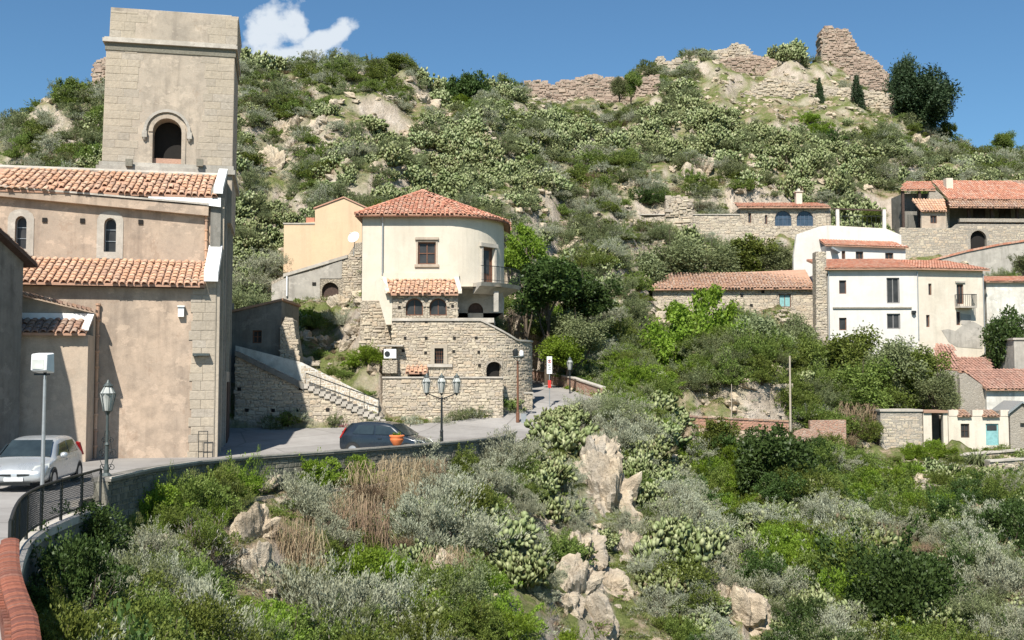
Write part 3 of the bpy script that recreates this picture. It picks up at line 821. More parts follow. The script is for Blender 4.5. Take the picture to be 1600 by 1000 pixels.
# ------------------------------------------------------------------ church
CH = Fr(at(334, 720, 46.5)[:2], 12)
def church():
    fr = CH; T = thing('church', 'old stone and plaster church with tiled roofs and a square bell tower', 'church', (fr.o.x, fr.o.y, -3.1))
    zg = -4.6
    ze = fr.px(322, 447)[1]                       # aisle eave
    oN = -2.6                                      # nave wall set back
    zt = fr.px(330, 409, oN)[1]; zn = fr.px(340, 309, oN)[1]
    oR = oN - 3.6; zr = fr.px(345, 276, oR)[1]
    sL = -16.0; sR = 0.0
    # aisle wall
    slab('aisle_wall', T, fr, rect(sL, sR - .45, zg, ze + .1), [], 'church', .4)
    mb = MB(); mb.fbox(fr, sR - .448, sR - .002, zg, ze + .35, -.4, .03); mb.build('corner_pier', M['ashlar'], T)
    blocks(T, fr, lambda z: -.02 + 0 * z, -1, -3.6, ze + .3, .37, .03, 5, 2, (.42, .62))
    # aisle roof
    eL, eR = fr.P(sL, ze, .42), fr.P(sR - .45, ze, .42)
    tL, tR = fr.P(sL, zt, oN + .0), fr.P(sR - .45, zt, oN + .0)
    r1 = roof_slab(T, [eL, eR, tR, tL], name='aisle_roof')
    tiled(r1, [fr.P(-8.6, ze + .03, .42), eR + Vector((0, 0, .03)), tR + Vector((0, 0, .03)), fr.P(-8.6, zt + .03, oN)], fr.P(-8.6, ze + .03, .42), eR + Vector((0, 0, .03)), .285, .40, 'tile', .25, False, 5, 5)
    mb = MB(); mb.fbox(fr, sL, -.5, ze - .12, ze - .04, -.05, .3); mb.build('eaves_board', M['darkwood'], T)
    # nave wall with two slit windows
    wins = []
    for (a, b, t, bo) in ((24, 41, 337, 389), (163, 181, 340, 394)):
        s0, z1 = fr.px(a, t, oN); s1, z0 = fr.px(b, bo, oN); wins.append(arch(s0, s1, z0, z1, 6, .28))
    slab('nave_wall', T, fr, rect(sL, sR - .3, zt - 1.0, zn), wins, 'church', .5, oN, .32)
    for w in wins:
        window(T, fr, w, oN, .26, 'steel', 'glass', (0, 2), .035, surround=.30, trim='coping')
    for (u, v) in ((70, 344), (129, 345), (220, 347)): putlog(T, fr, [fr.px(u, v, oN)], oN, .10)
    # thick moulded cornice, sagging towards the corner
    mb = MB(); a = fr.px(-120, 283, oN + .3); b = fr.px(326, 322, oN + .3); c = fr.px(326, 338, oN + .1); d = fr.px(-120, 296, oN + .1)
    mb.fprism(fr, [d, c, b, a], oN + .01, oN + .30); mb.build('cornice', M['church'], T)
    mb = MB(); a = fr.px(-120, 283, oN + .3); b = fr.px(326, 321, oN + .3)
    mb.fprism(fr, [(a[0], a[1] + .02), (b[0], b[1] + .02), (b[0], b[1] + .1), (a[0], a[1] + .1)], oN + .01, oN + .36); mb.build('cornice_cap', M['coping'], T)
    # nave roof
    eL, eR = fr.P(sL, zn, oN + .34), fr.P(sR - .15, zn, oN + .34); tL, tR = fr.P(sL, zr, oR), fr.P(sR - .15, zr, oR)
    r2 = roof_slab(T, [eL, eR, tR, tL], name='nave_roof')
    up = Vector((0, 0, .03))
    tiled(r2, [fr.P(-9.9, zn, oN + .34) + up, eR + up, tR + up, fr.P(-9.9, zr, oR) + up], fr.P(-9.9, zn, oN + .34) + up, eR + up, .285, .62, 'tile', .42, False, 8, 5, .05)
    mb = MB(); mb.prism([fr.P(sL, zn - .1, oN), fr.P(sR - .3, zn - .1, oN), fr.P(sR - .3, zr - .12, oR), fr.P(sL, zr - .12, oR)], Vector((0, 0, -.06)), .5); mb.build('roof_underside', M['darkwood'], T)
    mb = MB(); mb.tube([fr.P(sL, zr + .05, oR), fr.P(-.2, zr + .05, oR)], .12, 8); mb.build('ridge_course', M['coping'], T)
    # far slope closes the volume
    mb = MB(); mb.prism([tL, tR, fr.P(sR - .15, zn, oR - 3.6), fr.P(sL, zn, oR - 3.6)], Vector((0, 0, -.1)), .5); mb.build('far_roof_slope', M['tile'], T)
    # end wall (facade), seen edge-on, its shade deepened by a darker plaster
    FF = Fr(fr.P(0, 0, 0)[:2], 12 + 90)
    W = 14.6; nL = -oN; nR = W - nL
    prof = [(0, zg), (W, zg), (W, ze + .5), (nR + .2, zt + .5), (nR + .1, zn + .3), (W / 2, zr + .3), (nL - .1, zn + .3), (nL - .2, zt + .5), (0, ze + .5)]
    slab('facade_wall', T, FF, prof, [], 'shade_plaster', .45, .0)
    for (s, wd) in ((.0, .5), (2.6, .45), (W - .6, .6), (W - 3.0, .45), (4.9, .25), (9.4, .25)):
        mb = MB(); zt_ = (ze + .3) if s < 2 or s > W - 2 else zn
        mb.fbox(FF, s + .02, s + wd, zg, zt_, .0, .14); mb.build('pilaster', M['ashlar'], T)
    mb = MB(); mb.fbox(FF, 5.6, 8.9, -3.15, .6, .003, .2); d_ = mb.build('portal_surround', M['ashlar'], T)
    mb = MB(); mb.fbox(FF, 6.1, 8.4, -3.1, .1, .203, .26); mb.build('portal_door', M['darkwood'], T)
    # white flashings on the gable steps
    mb = MB(); e = fr.P(-.5, ze + .17, .45); f = fr.P(.08, ze + .17, .45); g = fr.P(.08, zt + .38, oN - .05); h = fr.P(-.5, zt + .38, oN - .05)
    mb.prism([e, f, g, h], Vector((0, 0, .40)), .5); mb.build('aisle_flashing', M['flash'], T)
    mb = MB(); e = fr.P(-.32, zn + .13, oN + .4); f = fr.P(.08, zn + .13, oN + .4); g = fr.P(.08, zr + .13, oR); h = fr.P(-.32, zr + .13, oR)
    mb.prism([e, f, g, h], Vector((0, 0, .26)), .5); mb.build('nave_flashing', M['flash'], T)
    mb = MB(); a = fr.px(232, 309, oN + .3); b = fr.px(345, 322, oN + .3)
    mb.fprism(fr, [(a[0], a[1] - .02), (b[0], b[1] - .05), (b[0], a[1] + .1), (a[0], a[1] + .05)], oN + .302, oN + .34); mb.build('gutter_sheet', M['flash'], T)
    # clay downpipes in sockets
    def pipe(u, v0, v1, o, r=.075, n=8, wall=0):
        s, za = fr.px(u, v0, o); _, zb = fr.px(u, v1, o); step = (za - zb) / n
        mb = MB()
        for k in range(n):
            z = zb + k * step
            mb.lathe(fr.P(s, z, o), [(r * .85, 0), (r * .85, step * .86), (r * 1.3, step * .88), (r * 1.3, step * .99)], 8, random.random())
        mb.build('clay_downpipe', M['tile'], T)
    pipe(153.5, 474, 745, .12, .08, 11); pipe(323, 328, 405, oN + .1, .07, 5)
    # sockets for bell ropes / bracket and flood box on the wall
    s, z = fr.px(283, 487, .1); mb = MB(); mb.fbox(fr, s - .12, s + .12, z - .22, z + .2, .0, .2); mb.fbox(fr, s - .15, s + .15, z + .2, z + .25, .0, .26); mb.build('wall_light_box', M['whitepaint'], T)
    s, z = fr.px(316, 554, .1); mb = MB(); mb.fbox(fr, s - .38, s + .3, z - .05, z + .05, .02, .34); mb.lathe(fr.P(s - .25, z - .12, .3), [(.05, 0), (.1, .06), (.05, .1)], 8); mb.build('wall_bracket', M['greeniron'], T)
    # metal rack by the corner
    s0, z0 = fr.px(309, 712, .5); s1, z1 = fr.px(325, 674, .5)
    mb = MB()
    for zz in (z1, (z0 + z1) / 2 + .1, z0 + .15): mb.fbox(fr, s0, s1, zz - .015, zz + .015, .4, .43)
    mb.fbox(fr, s0, s0 + .03, z0 - .6, z1, .4, .43); mb.fbox(fr, s1 - .03, s1, z0 - .6, z1, .4, .43); mb.build('corner_grille', M['iron'], T)
    # lower block beside the aisle with a raking tiled top
    o2 = .7
    a = fr.px(20, 455, o2); b = fr.px(149, 486, o2)
    slab('sacristy_wall', T, fr, [(a[0] - 4, zg), (b[0] - .06, zg), (b[0] - .06, b[1] - .1), (a[0] - 4, a[1] + .85)], [], 'annex', .65, o2)
    mb = MB()
    n = 21
    for k in range(n):
        t0, t1 = k / n, (k + 1) / n - .006
        A = (a[0] - .6) + (b[0] - a[0] + .68) * t0; B = (a[0] - .6) + (b[0] - a[0] + .68) * t1
        sl = (b[1] - a[1]) / (b[0] - a[0]); za = a[1] + sl * (A - a[0]); zb = a[1] + sl * (B - a[0])
        mb.add([fr.P(A, za - .02, o2 + .34), fr.P(B, zb - .06, o2 + .34), fr.P(B, zb - .06, o2 - .3), fr.P(A, za - .02, o2 - .3),
                fr.P(A, za + .1, o2 + .34), fr.P(B, zb + .06, o2 + .34), fr.P(B, zb + .06, o2 - .3), fr.P(A, za + .1, o2 - .3)],
               [(3, 2, 1, 0), (4, 5, 6, 7), (0, 1, 5, 4), (1, 2, 6, 5), (2, 3, 7, 6), (3, 0, 4, 7)])
    mb.build('raking_tiles', M['tileold'], T)
    # lowest annex
    o3 = 1.9
    a = fr.px(15, 520, o3); b = fr.px(138, 520, o3); zE = a[1]; zT = fr.px(138, 500, o2 + .0)[1]
    slab('annex_wall', T, fr, rect(a[0] - 5, b[0], zg, zE - .05), [], 'annex', o3 - o2 - .004, o3)
    e0, e1 = fr.P(a[0] - 5, zE, o3 + .32), fr.P(b[0] - .05, zE, o3 + .32); t0, t1 = fr.P(a[0] - 5, zT, o2), fr.P(b[0] - .05, zT, o2)
    r3 = roof_slab(T, [e0, e1, t1, t0], name='annex_roof')
    tiled(r3, [fr.P(a[0] - .3, zE, o3 + .32) + up, e1 + up, t1 + up, fr.P(a[0] - .3, zT, o2) + up], fr.P(a[0] - .3, zE, o3 + .32) + up, e1 + up, .285, .42, 'tileold', .3, False, 12, 5)
    mb = MB(); mb.fbox(fr, a[0] - 5, b[0] - .02, zT + .0, zT + .26, o2 + .002, o2 + .10); mb.build('annex_flashing', M['flash'], T)
    mb = MB(); mb.prism([fr.P(b[0] - .22, zE + .12, o3 + .2), fr.P(b[0] + .04, zE + .12, o3 + .2), fr.P(b[0] + .04, zT + .2, o2 + .1), fr.P(b[0] - .22, zT + .2, o2 + .1)], Vector((0, 0, .09)), .5); mb.build('annex_verge', M['flash'], T)

    # ---------------- bell tower
    oT = oR - 1.9
    zb0 = fr.px(262, 268, oT)[1] - 2.5
    aL, zc0 = fr.px(159, 255, oT); aR, _ = fr.px(363, 262, oT)
    bL, zc1 = fr.px(166, 78, oT); bR, _ = fr.px(369, 84, oT)
    D = (aR - aL)
    zc1 = fr.px(265, 80, oT)[1]
    def tfr(z): t = (z - zc0) / (zc1 - zc0); return aL + (bL - aL) * t, aR + (bR - aR) * t * .3
    s0, z1 = fr.px(239, 184, oT); s1, z0 = fr.px(283, 262, oT)
    hole = arch(s0, s1, z0 + .0, z1, 12)
    l0, r0 = tfr(zb0); l1, r1 = tfr(zc1)
    tw = slab('tower_front', T, fr, [(l0, zb0), (r0, zb0), (r1, zc1), (l1, zc1)], [hole], 'tower', .9, oT, .85)
    mb = MB(); mb.hexa([fr.P(l0 + .003, zb0, oT - .905), fr.P(r0 - .003, zb0, oT - .905), fr.P(r0 - .003, zb0, oT - D + 1.4), fr.P(l0 + .003, zb0, oT - D + 1.4),
                        fr.P(l1 + .003, zc1, oT - .905), fr.P(r1 - .003, zc1, oT - .905), fr.P(r1 - .003, zc1, oT - D + 1.4), fr.P(l1 + .003, zc1, oT - D + 1.4)], .5); mb.build('tower_body', M['tower'], T)
    cut = lambda a, b, z, zz: a < s1 + .5 and b > s0 - .5 and z < z1 + .5
    blocks(T, fr, lambda z: tfr(z)[0] + .01, 1, zc0 + .12, zc1, .36, oT, 21, 2, (.6, .95))
    blocks(T, fr, lambda z: tfr(z)[1] - .01, -1, zc0 + .12, zc1, .36, oT, 22, 2, (.55, .9))
    # arch: inner flat band, outer hood mould, imposts
    mb = MB(); ring(mb, fr, shrink(arch(s0 - .2, s1 + .2, z0 + .001, z1 + .2, 12), 0)[1:] , hole[1:], oT - .02, oT + .05, 0, False); ab = mb.build('belfry_arch', M['tower'], T)
    mb = MB(); c = (s0 + s1) / 2; R0 = (s1 - s0) / 2 + .3; zc = z1 - (s1 - s0) / 2
    for k in range(14):
        q0, q1 = math.pi * k / 14, math.pi * (k + 1) / 14
        mb.fprism(fr, [(c + R0 * math.cos(q0), zc + R0 * math.sin(q0)), (c + (R0 + .14) * math.cos(q0), zc + (R0 + .14) * math.sin(q0)), (c + (R0 + .14) * math.cos(q1), zc + (R0 + .14) * math.sin(q1)), (c + R0 * math.cos(q1), zc + R0 * math.sin(q1))], oT - .01, oT + .13, .5)
    mb.build('hood_mould', M['cement'], T)
    for sg in (-1, 1):
        mb = MB(); mb.fbox(fr, c + sg * (R0 + .08) - .12, c + sg * (R0 + .08) + .12, zc - .32, zc, oT - .01, oT + .18); mb.lathe(fr.P(c + sg * (R0 + .08), zc - .45, oT + .1), [(.04, 0), (.1, .13)], 8); mb.build('impost', M['cement'], T)
    # brick infill and dark belfry beyond
    _, zi = fr.px(262, 246, oT)
    mb = MB(); mb.fbox(fr, s0 + .01, s1 - .01, z0 + .01, zi, oT - .5, oT - .3); mb.build('belfry_infill', M['terrabrick'], T)
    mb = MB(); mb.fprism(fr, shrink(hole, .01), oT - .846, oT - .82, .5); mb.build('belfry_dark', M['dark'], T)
    # string course below, cornice, parapet block
    mb = MB(); mb.fbox(fr, l0 - .2, r0 + .16, zc0 - .35, zc0 - .12, oT - D - .1, oT + .2); mb.fbox(fr, l0 - .08, r0 + .08, zc0 - .12, zc0 + .1, oT - D - .04, oT + .07); mb.build('string_course', M['cement'], T)
    for u in (203, 313):
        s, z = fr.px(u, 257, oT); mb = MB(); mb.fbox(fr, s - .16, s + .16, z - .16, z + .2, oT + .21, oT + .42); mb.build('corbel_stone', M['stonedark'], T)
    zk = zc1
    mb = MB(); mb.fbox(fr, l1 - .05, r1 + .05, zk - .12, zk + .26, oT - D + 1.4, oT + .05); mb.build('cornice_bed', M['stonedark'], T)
    mb = MB(); mb.fbox(fr, l1 - .16, r1 + .14, zk + .262, zk + .44, oT - D + 1.3, oT + .2); mb.fbox(fr, l1 - .09, r1 + .08, zk + .44, zk + .52, oT - D + 1.35, oT + .12); mb.build('tower_cornice', M['coping'], T)
    tl, ztop = fr.px(173, 12, oT); tr, _ = fr.px(373, 14, oT)
    mb = MB(); mb.hexa([fr.P(l1 + .12, zk + .521, oT - .05), fr.P(r1 - .06, zk + .521, oT - .05), fr.P(r1 - .06, zk + .521, oT - D + 1.45), fr.P(l1 + .12, zk + .521, oT - D + 1.45),
                        fr.P(tl, ztop + .05, oT - .06), fr.P(tr, ztop, oT - .06), fr.P(tr, ztop - .05, oT - D + 1.45), fr.P(tl, ztop, oT - D + 1.45)], .5); mb.build('tower_parapet', M['tower'], T)
    blocks(T, fr, l1 + .16, 1, zk + .56, ztop - .12, .42, oT - .055, 31, 2, (.55, .9)); blocks(T, fr, tr - .04, -1, zk + .56, ztop - .14, .42, oT - .055, 33, 2, (.5, .8))
    mb = MB(); mb.fbox(fr, tl + .3, tr - .35, ztop - .01, ztop + .06, oT - D + 1.5, oT - .1); mb.build('tower_capping', M['coping'], T)
church()

def left_house():
    c = at(29, 700, 42.6); fr = Fr(c[:2], 90 - 3)
    T = thing('dark_gabled_house', 'shaded plaster house end with tiled verge at the photo edge beside the church', 'house', (c.x, c.y, -3.1))
    # side wall, facing right
    z1 = at(30, 404, 42.6).z; z0 = -4.5
    zr = z1 + 1.5
    poly = [(-9, z0), (0, z0), (0, z1), (-4.5, zr), (-9, z1)]
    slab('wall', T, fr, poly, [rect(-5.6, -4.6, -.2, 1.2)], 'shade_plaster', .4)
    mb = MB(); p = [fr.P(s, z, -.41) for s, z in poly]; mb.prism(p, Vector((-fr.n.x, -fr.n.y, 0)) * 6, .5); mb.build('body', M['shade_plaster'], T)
    window(T, fr, rect(-5.6, -4.6, -.2, 1.2))
    for (a, za, b, zb) in ((.45, z1 - .15, -4.5, zr + .05), (-9.45, z1 - .15, -4.5, zr + .05)):
        e0 = fr.P(a, za, .35); e1 = fr.P(a, za, -6.5); t1 = fr.P(b, zb, -6.5); t0 = fr.P(b, zb, .35)
        r = roof_slab(T, [e0, e1, t1, t0], th=.16, mat='darkwood'); u_ = Vector((0, 0, .02))
        tiled(r, [e0 + u_, e1 + u_, t1 + u_, t0 + u_], e0 + u_, e1 + u_, .27, .4, 'tile')
left_house()
# ------------------------------------------------------------------ road edge: parapet, railing, brick wall
def offset_line(line, d):
    """shift a plan polyline to its right by d"""
    out = []
    for i, p in enumerate(line):
        a = Vector(line[max(i - 1, 0)]); b = Vector(line[min(i + 1, len(line) - 1)]); t = (b - a).normalized()
        out.append((p[0] + t.y * d, p[1] - t.x * d))
    return out
def densify(line, step):
    out = [line[0]]
    for a, b in zip(line[:-1], line[1:]):
        L = math.hypot(b[0] - a[0], b[1] - a[1]); n = max(1, int(round(L / step)))
        for k in range(1, n + 1): out.append((a[0] + (b[0] - a[0]) * k / n, a[1] + (b[1] - a[1]) * k / n))
    return out
def smooth_line(line, it=2):
    for _ in range(it):
        o = [line[0]]
        for a, b in zip(line[:-1], line[1:]):
            o.append((a[0] * .75 + b[0] * .25, a[1] * .75 + b[1] * .25)); o.append((a[0] * .25 + b[0] * .75, a[1] * .25 + b[1] * .75))
        o.append(line[-1]); line = o
    return line
def wall_along(mb, line, o0, o1, zb, zt, r=.5, m=0):
    A = offset_line(line, o0); B = offset_line(line, o1)
    for i in range(len(line) - 1):
        y0, y1 = line[i][1], line[i + 1][1]
        zb0, zb1, zt0, zt1 = zb(y0), zb(y1), zt(y0), zt(y1)
        mb.hexa([(*B[i], zb0), (*B[i + 1], zb1), (*A[i + 1], zb1), (*A[i], zb0), (*B[i], zt0), (*B[i + 1], zt1), (*A[i + 1], zt1), (*A[i], zt0)][::1], r, m)
RZ = lambda y: float(road_z(0, y))
def line_stones(parent, line, o, zlo, zhi, w, h, mat, seed, name='stonework'):
    rs = random.Random(seed); mb = MB(); L = [0]
    for a, b in zip(line[:-1], line[1:]): L.append(L[-1] + math.hypot(b[0] - a[0], b[1] - a[1]))
    xs = np.array([p[0] for p in line]); ys = np.array([p[1] for p in line]); L = np.array(L)
    def P(s, z, oo):
        x = np.interp(s, L, xs); y = np.interp(s, L, ys)
        x2 = np.interp(s + .1, L, xs); y2 = np.interp(s + .1, L, ys); x1 = np.interp(s - .1, L, xs); y1 = np.interp(s - .1, L, ys)
        t = Vector((x2 - x1, y2 - y1)).normalized()
        return Vector((x + t.y * (o + oo), y - t.x * (o + oo), RZ(y) + z))
    z = zlo
    while z < zhi - .03:
        hh = min(h * rs.uniform(.75, 1.3), zhi - z); s = 0
        while s < L[-1]:
            ww = w * rs.uniform(.5, 1.6); g = .008; i = .09 * hh; pr = rs.uniform(.008, .035)
            s1 = min(s + ww, L[-1])
            if s1 - s > .08:
                a = [(s + g, z + g), (s1 - g, z + g), (s1 - g, z + hh - g), (s + g, z + hh - g)]
                c = [(s + g + i, z + g + i), (s1 - g - i, z + g + i * rs.uniform(.6, 1.4)), (s1 - g - i, z + hh - g - i), (s + g + i, z + hh - g - i * rs.uniform(.6, 1.4))]
                mb.add([P(q[0], q[1], -.02) for q in a] + [P(q[0], q[1], pr) for q in c], [(4, 5, 6, 7), (0, 1, 5, 4), (1, 2, 6, 5), (2, 3, 7, 6), (3, 0, 4, 7)], rs.random())
            s += ww
        z += hh
    return mb.build(name, M[mat], parent, kind='stuff')

E_PAR = EDGE[8:16]       # stone parapet from the end of the railing round to the bend
def parapet():
    T = thing('road_parapet_wall', 'low stone parapet with pale coping between the road and the overgrown slope', 'wall', (*E_PAR[0], -3.1))
    line = densify(E_PAR, 1.2)
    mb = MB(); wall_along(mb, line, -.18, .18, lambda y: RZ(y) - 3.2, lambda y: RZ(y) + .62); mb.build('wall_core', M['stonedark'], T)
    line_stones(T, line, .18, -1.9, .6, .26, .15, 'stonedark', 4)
    cl = densify(E_PAR, .85)
    for i in range(len(cl) - 1):
        mb = MB(); a, b = cl[i], cl[i + 1]; t = (Vector(b) - Vector(a)).normalized() * .008
        seg = [(a[0] + t.x, a[1] + t.y), (b[0] - t.x, b[1] - t.y)]
        dz = random.uniform(0, .012)
        wall_along(mb, seg, -.24, .26, lambda y: RZ(y) + .622 + dz, lambda y: RZ(y) + .72 + dz, random.random()); mb.build('coping_stone', M['darkcoping'], T)
    mb = MB(); wall_along(mb, line, .225, .275, lambda y: RZ(y) + .70, lambda y: RZ(y) + .752); mb.build('pale_edge_strip', M['coping'], T)
    # ledge at the foot of the wall, partly broken
    mb = MB(); l2 = densify(E_PAR[2:6], .7)
    for i in range(len(l2) - 1):
        if i in (4, 9): continue
        wall_along(mb, l2[i:i + 2], .2, .75, lambda y: RZ(y) - 1.7, lambda y: RZ(y) - .55, random.random())
    mb.build('foot_ledge', M['stone'], T)
    # inner kerb
    mb = MB(); wall_along(mb, line, -.75, -.55, lambda y: RZ(y) - .2, lambda y: RZ(y) + .14); mb.build('kerb', M['coping'], T)
parapet()

E_BR = EDGE[1:5]
def brick_wall():
    T = thing('brick_road_wall', 'red brick wall with rounded brick coping at the near edge of the road', 'wall', (*E_BR[1], -3.1))
    line = smooth_line(E_BR, 2)
    line = densify(line, .8)
    mb = MB(); wall_along(mb, line, -.11, .11, lambda y: RZ(y) - 3.5, lambda y: RZ(y) + .60); mb.build('wall_core', M['brick'], T)
    # coping: bricks on edge laid across the wall, each a piece
    cl = densify(line, .09) if False else None
    xs = [p[0] for p in line]; ys = [p[1] for p in line]; L = [0]
    for a, b in zip(line[:-1], line[1:]): L.append(L[-1] + math.hypot(b[0] - a[0], b[1] - a[1]))
    def PT(s):
        x = np.interp(s, L, xs); y = np.interp(s, L, ys); x2 = np.interp(s + .05, L, xs); y2 = np.interp(s + .05, L, ys)
        return float(x), float(y), math.atan2(y2 - y, x2 - x)
    s = max(0, L[-1] - 11.0); me = None; n = 0
    prof = [(-.13, 0), (-.13, .05), (-.08, .075), (0, .085), (.08, .075), (.13, .05), (.13, 0)]
    wd = .078
    vs = [(x, y, z) for x in (-wd / 2, wd / 2) for y, z in prof]; k = len(prof)
    fs = [(i, i + 1, k + i + 1, k + i) for i in range(k - 1)] + [tuple(range(k)), tuple(reversed(range(k, 2 * k)))]
    me = bpy.data.meshes.new('coping_brick'); me.from_pydata(vs, [], fs); me.materials.append(M['brick'])
    off = world_off(T)
    while s < L[-1] - .05:
        x, y, a = PT(s)
        o = bpy.data.objects.new('coping_brick', me); C.objects.link(o); o.parent = T
        o.location = (x - off.x, y - off.y, RZ(y) + .602 + random.uniform(0, .006) - off.z); o.rotation_euler = (random.uniform(-.02, .02), 0, a + random.uniform(-.02, .02))
        s += .088
    # stretcher bricks on the outer face and the toothed course on the road side
    rs = random.Random(3); mb = MB()
    for r_ in range(14):
        z = .57 - r_ * .075
        s = (r_ % 2) * .12
        while s < L[-1] - .25:
            x, y, a = PT(s + .11); nx, ny = math.sin(a), -math.cos(a)
            mb.box((x + nx * .112, y + ny * .112, RZ(y) + z), (.108, .012 + rs.random() * .006, .031), a, rs.random())
            s += .235
    s = L[-1] * .3
    while s < L[-1]:
        x, y, a = PT(s); nx, ny = math.sin(a), -math.cos(a)
        mb.box((x - nx * .14, y - ny * .14, RZ(y) + .56), (.04, .05, .045), a, rs.random()); s += .17
    mb.build('brick_courses', M['brick'], T, kind='stuff')
brick_wall()

def railing():
    T = thing('mesh_railing', 'curved dark iron railing with diamond wire mesh beside the parked silver car', 'railing', (*EDGE[5], -3.1))
    line = densify(smooth_line(EDGE[4:9], 2), .5)
    xs = [p[0] for p in line]; ys = [p[1] for p in line]; L = [0]
    for a, b in zip(line[:-1], line[1:]): L.append(L[-1] + math.hypot(b[0] - a[0], b[1] - a[1]))
    def PT(s): return float(np.interp(s, L, xs)), float(np.interp(s, L, ys))
    mb = MB(); wall_along(mb, line, -.14, .14, lambda y: RZ(y) - 3.0, lambda y: RZ(y) - .12); mb.build('plinth_wall', M['stonedark'], T)
    mb = MB(); wall_along(mb, line, -.17, .17, lambda y: RZ(y) - .118, lambda y: RZ(y) + .05); mb.build('kerb', M['coping'], T)
    top = .95
    mb = MB(); mb.tube([(x, y, RZ(y) + top) for x, y in line], .03, 6); mb.build('top_rail', M['iron'], T)
    mb = MB(); mb.tube([(x, y, RZ(y) + .16) for x, y in line], .018, 5); mb.build('bottom_rail', M['iron'], T)
    n = int(L[-1] / 1.35)
    for k in range(n + 1):
        x, y = PT(L[-1] * k / n); mb = MB(); mb.box((x, y, RZ(y) + top / 2), (.026, .026, top / 2)); mb.build('post', M['iron'], T)
    # diamond mesh
    mb = MB(); st = .085
    def strip(s0, z0, s1, z1):
        x0, y0 = PT(s0); x1, y1 = PT(s1)
        t = Vector((x1 - x0, y1 - y0, z1 - z0)).normalized(); side = Vector((t.y, -t.x, 0)).normalized(); w = .008
        q = t.cross(side) * w; sd = side * w
        A = Vector((x0, y0, RZ(y0) + z0)); B = Vector((x1, y1, RZ(y1) + z1))
        mb.add([A + q, A + sd, A - q, B + q, B + sd, B - q], [(0, 1, 4, 3), (1, 2, 5, 4), (2, 0, 3, 5)], .5)
    H = top - .18; s = -H
    while s < L[-1]:
        for sg in (1, -1):
            a, za, b, zb = (s, .17, s + H, .17 + H) if sg > 0 else (s, .17 + H, s + H, .17)
            m_ = (a + b) / 2; zm = (za + zb) / 2
            if a >= 0 and b <= L[-1]: strip(a, za, m_, zm); strip(m_, zm, b, zb)
        s += st
    mb.build('wire_mesh', M['iron'], T, kind='stuff')
railing()

def garden_parapet():
    T = thing('garden_road_parapet', 'reddish brick road parapet with stone cap curving before the yellow-flowered garden', 'wall', (GARD[1][0], GARD[1][1], 0))
    line = densify(smooth_line(GARD, 2), .8)
    line = line[::-1]
    mb = MB(); wall_along(mb, line, -.15, .15, lambda y: RZ(y) - 1.5, lambda y: RZ(y) + .72); mb.build('wall_core', M['brickfar'], T)
    rs = random.Random(5)
    for i in range(len(line) - 1):
        mb = MB(); wall_along(mb, [line[i], line[i + 1]], -.2, .2, lambda y: RZ(y) + .722, lambda y: RZ(y) + .80, rs.random()); mb.build('cap_stone', M['coping'], T)
garden_parapet()

# ------------------------------------------------------------------ lamps, sign, pot
def lantern(parent, c, s=1.0, name='lantern'):
    """six-sided glass lantern hanging in an iron frame; c is its foot"""
    x, y, z = c; mb = MB()
    n = 6; r0, r1, h = .10 * s, .185 * s, .40 * s
    for k in range(n):
        q = 2 * math.pi * k / n
        mb.tube([(x + r0 * math.cos(q), y + r0 * math.sin(q), z), (x + r1 * math.cos(q), y + r1 * math.sin(q), z + h)], .011 * s, 4)
        q2 = 2 * math.pi * (k + 1) / n
        mb.tube([(x + r1 * math.cos(q), y + r1 * math.sin(q), z + h), (x + r1 * math.cos(q2), y + r1 * math.sin(q2), z + h)], .014 * s, 4)
        mb.tube([(x + r1 * .93 * math.cos(q), y + r1 * .93 * math.sin(q), z + h + .02 * s), (x + .09 * s * math.cos(q), y + .09 * s * math.sin(q), z + h + .17 * s)], .009 * s, 4)
    mb.lathe(c, [(.03 * s, -.1 * s), (.06 * s, -.03 * s), (r0 * 1.1, 0)], 6)
    mb.lathe((x, y, z + h + .16 * s), [(.1 * s, 0), (.12 * s, .02 * s), (.05 * s, .09 * s), (.015 * s, .16 * s)], 8)
    f = mb.build(name, M['greeniron'], parent)
    g = MB(); g.lathe(c, [(r0 * .9, .01 * s), (r1 * .94, h * .99), (.085 * s, h + .16 * s)], 6); g.build('glass', M['lampglass'], f)
    g = MB(); g.lathe((x, y, z + .03 * s), [(.03 * s, 0), (.045 * s, .06 * s), (.03 * s, .16 * s)], 8); g.build('bulb', M['whitepaint'], f)
    return f
def scroll(mb, c, d, r, h, sg=1, rad=.012):
    pts = []
    for k in range(15):
        t = k / 14; q = t * math.pi * 2.6; rr = r * (1 - .75 * t)
        pts.append((c[0] + d[0] * (r + .02 - rr * math.cos(q)), c[1] + d[1] * (r + .02 - rr * math.cos(q)), c[2] + sg * (h * .5 * (1 - math.cos(q * .5)) * 0 + rr * math.sin(q))))
    mb.tube(pts, rad, 4)

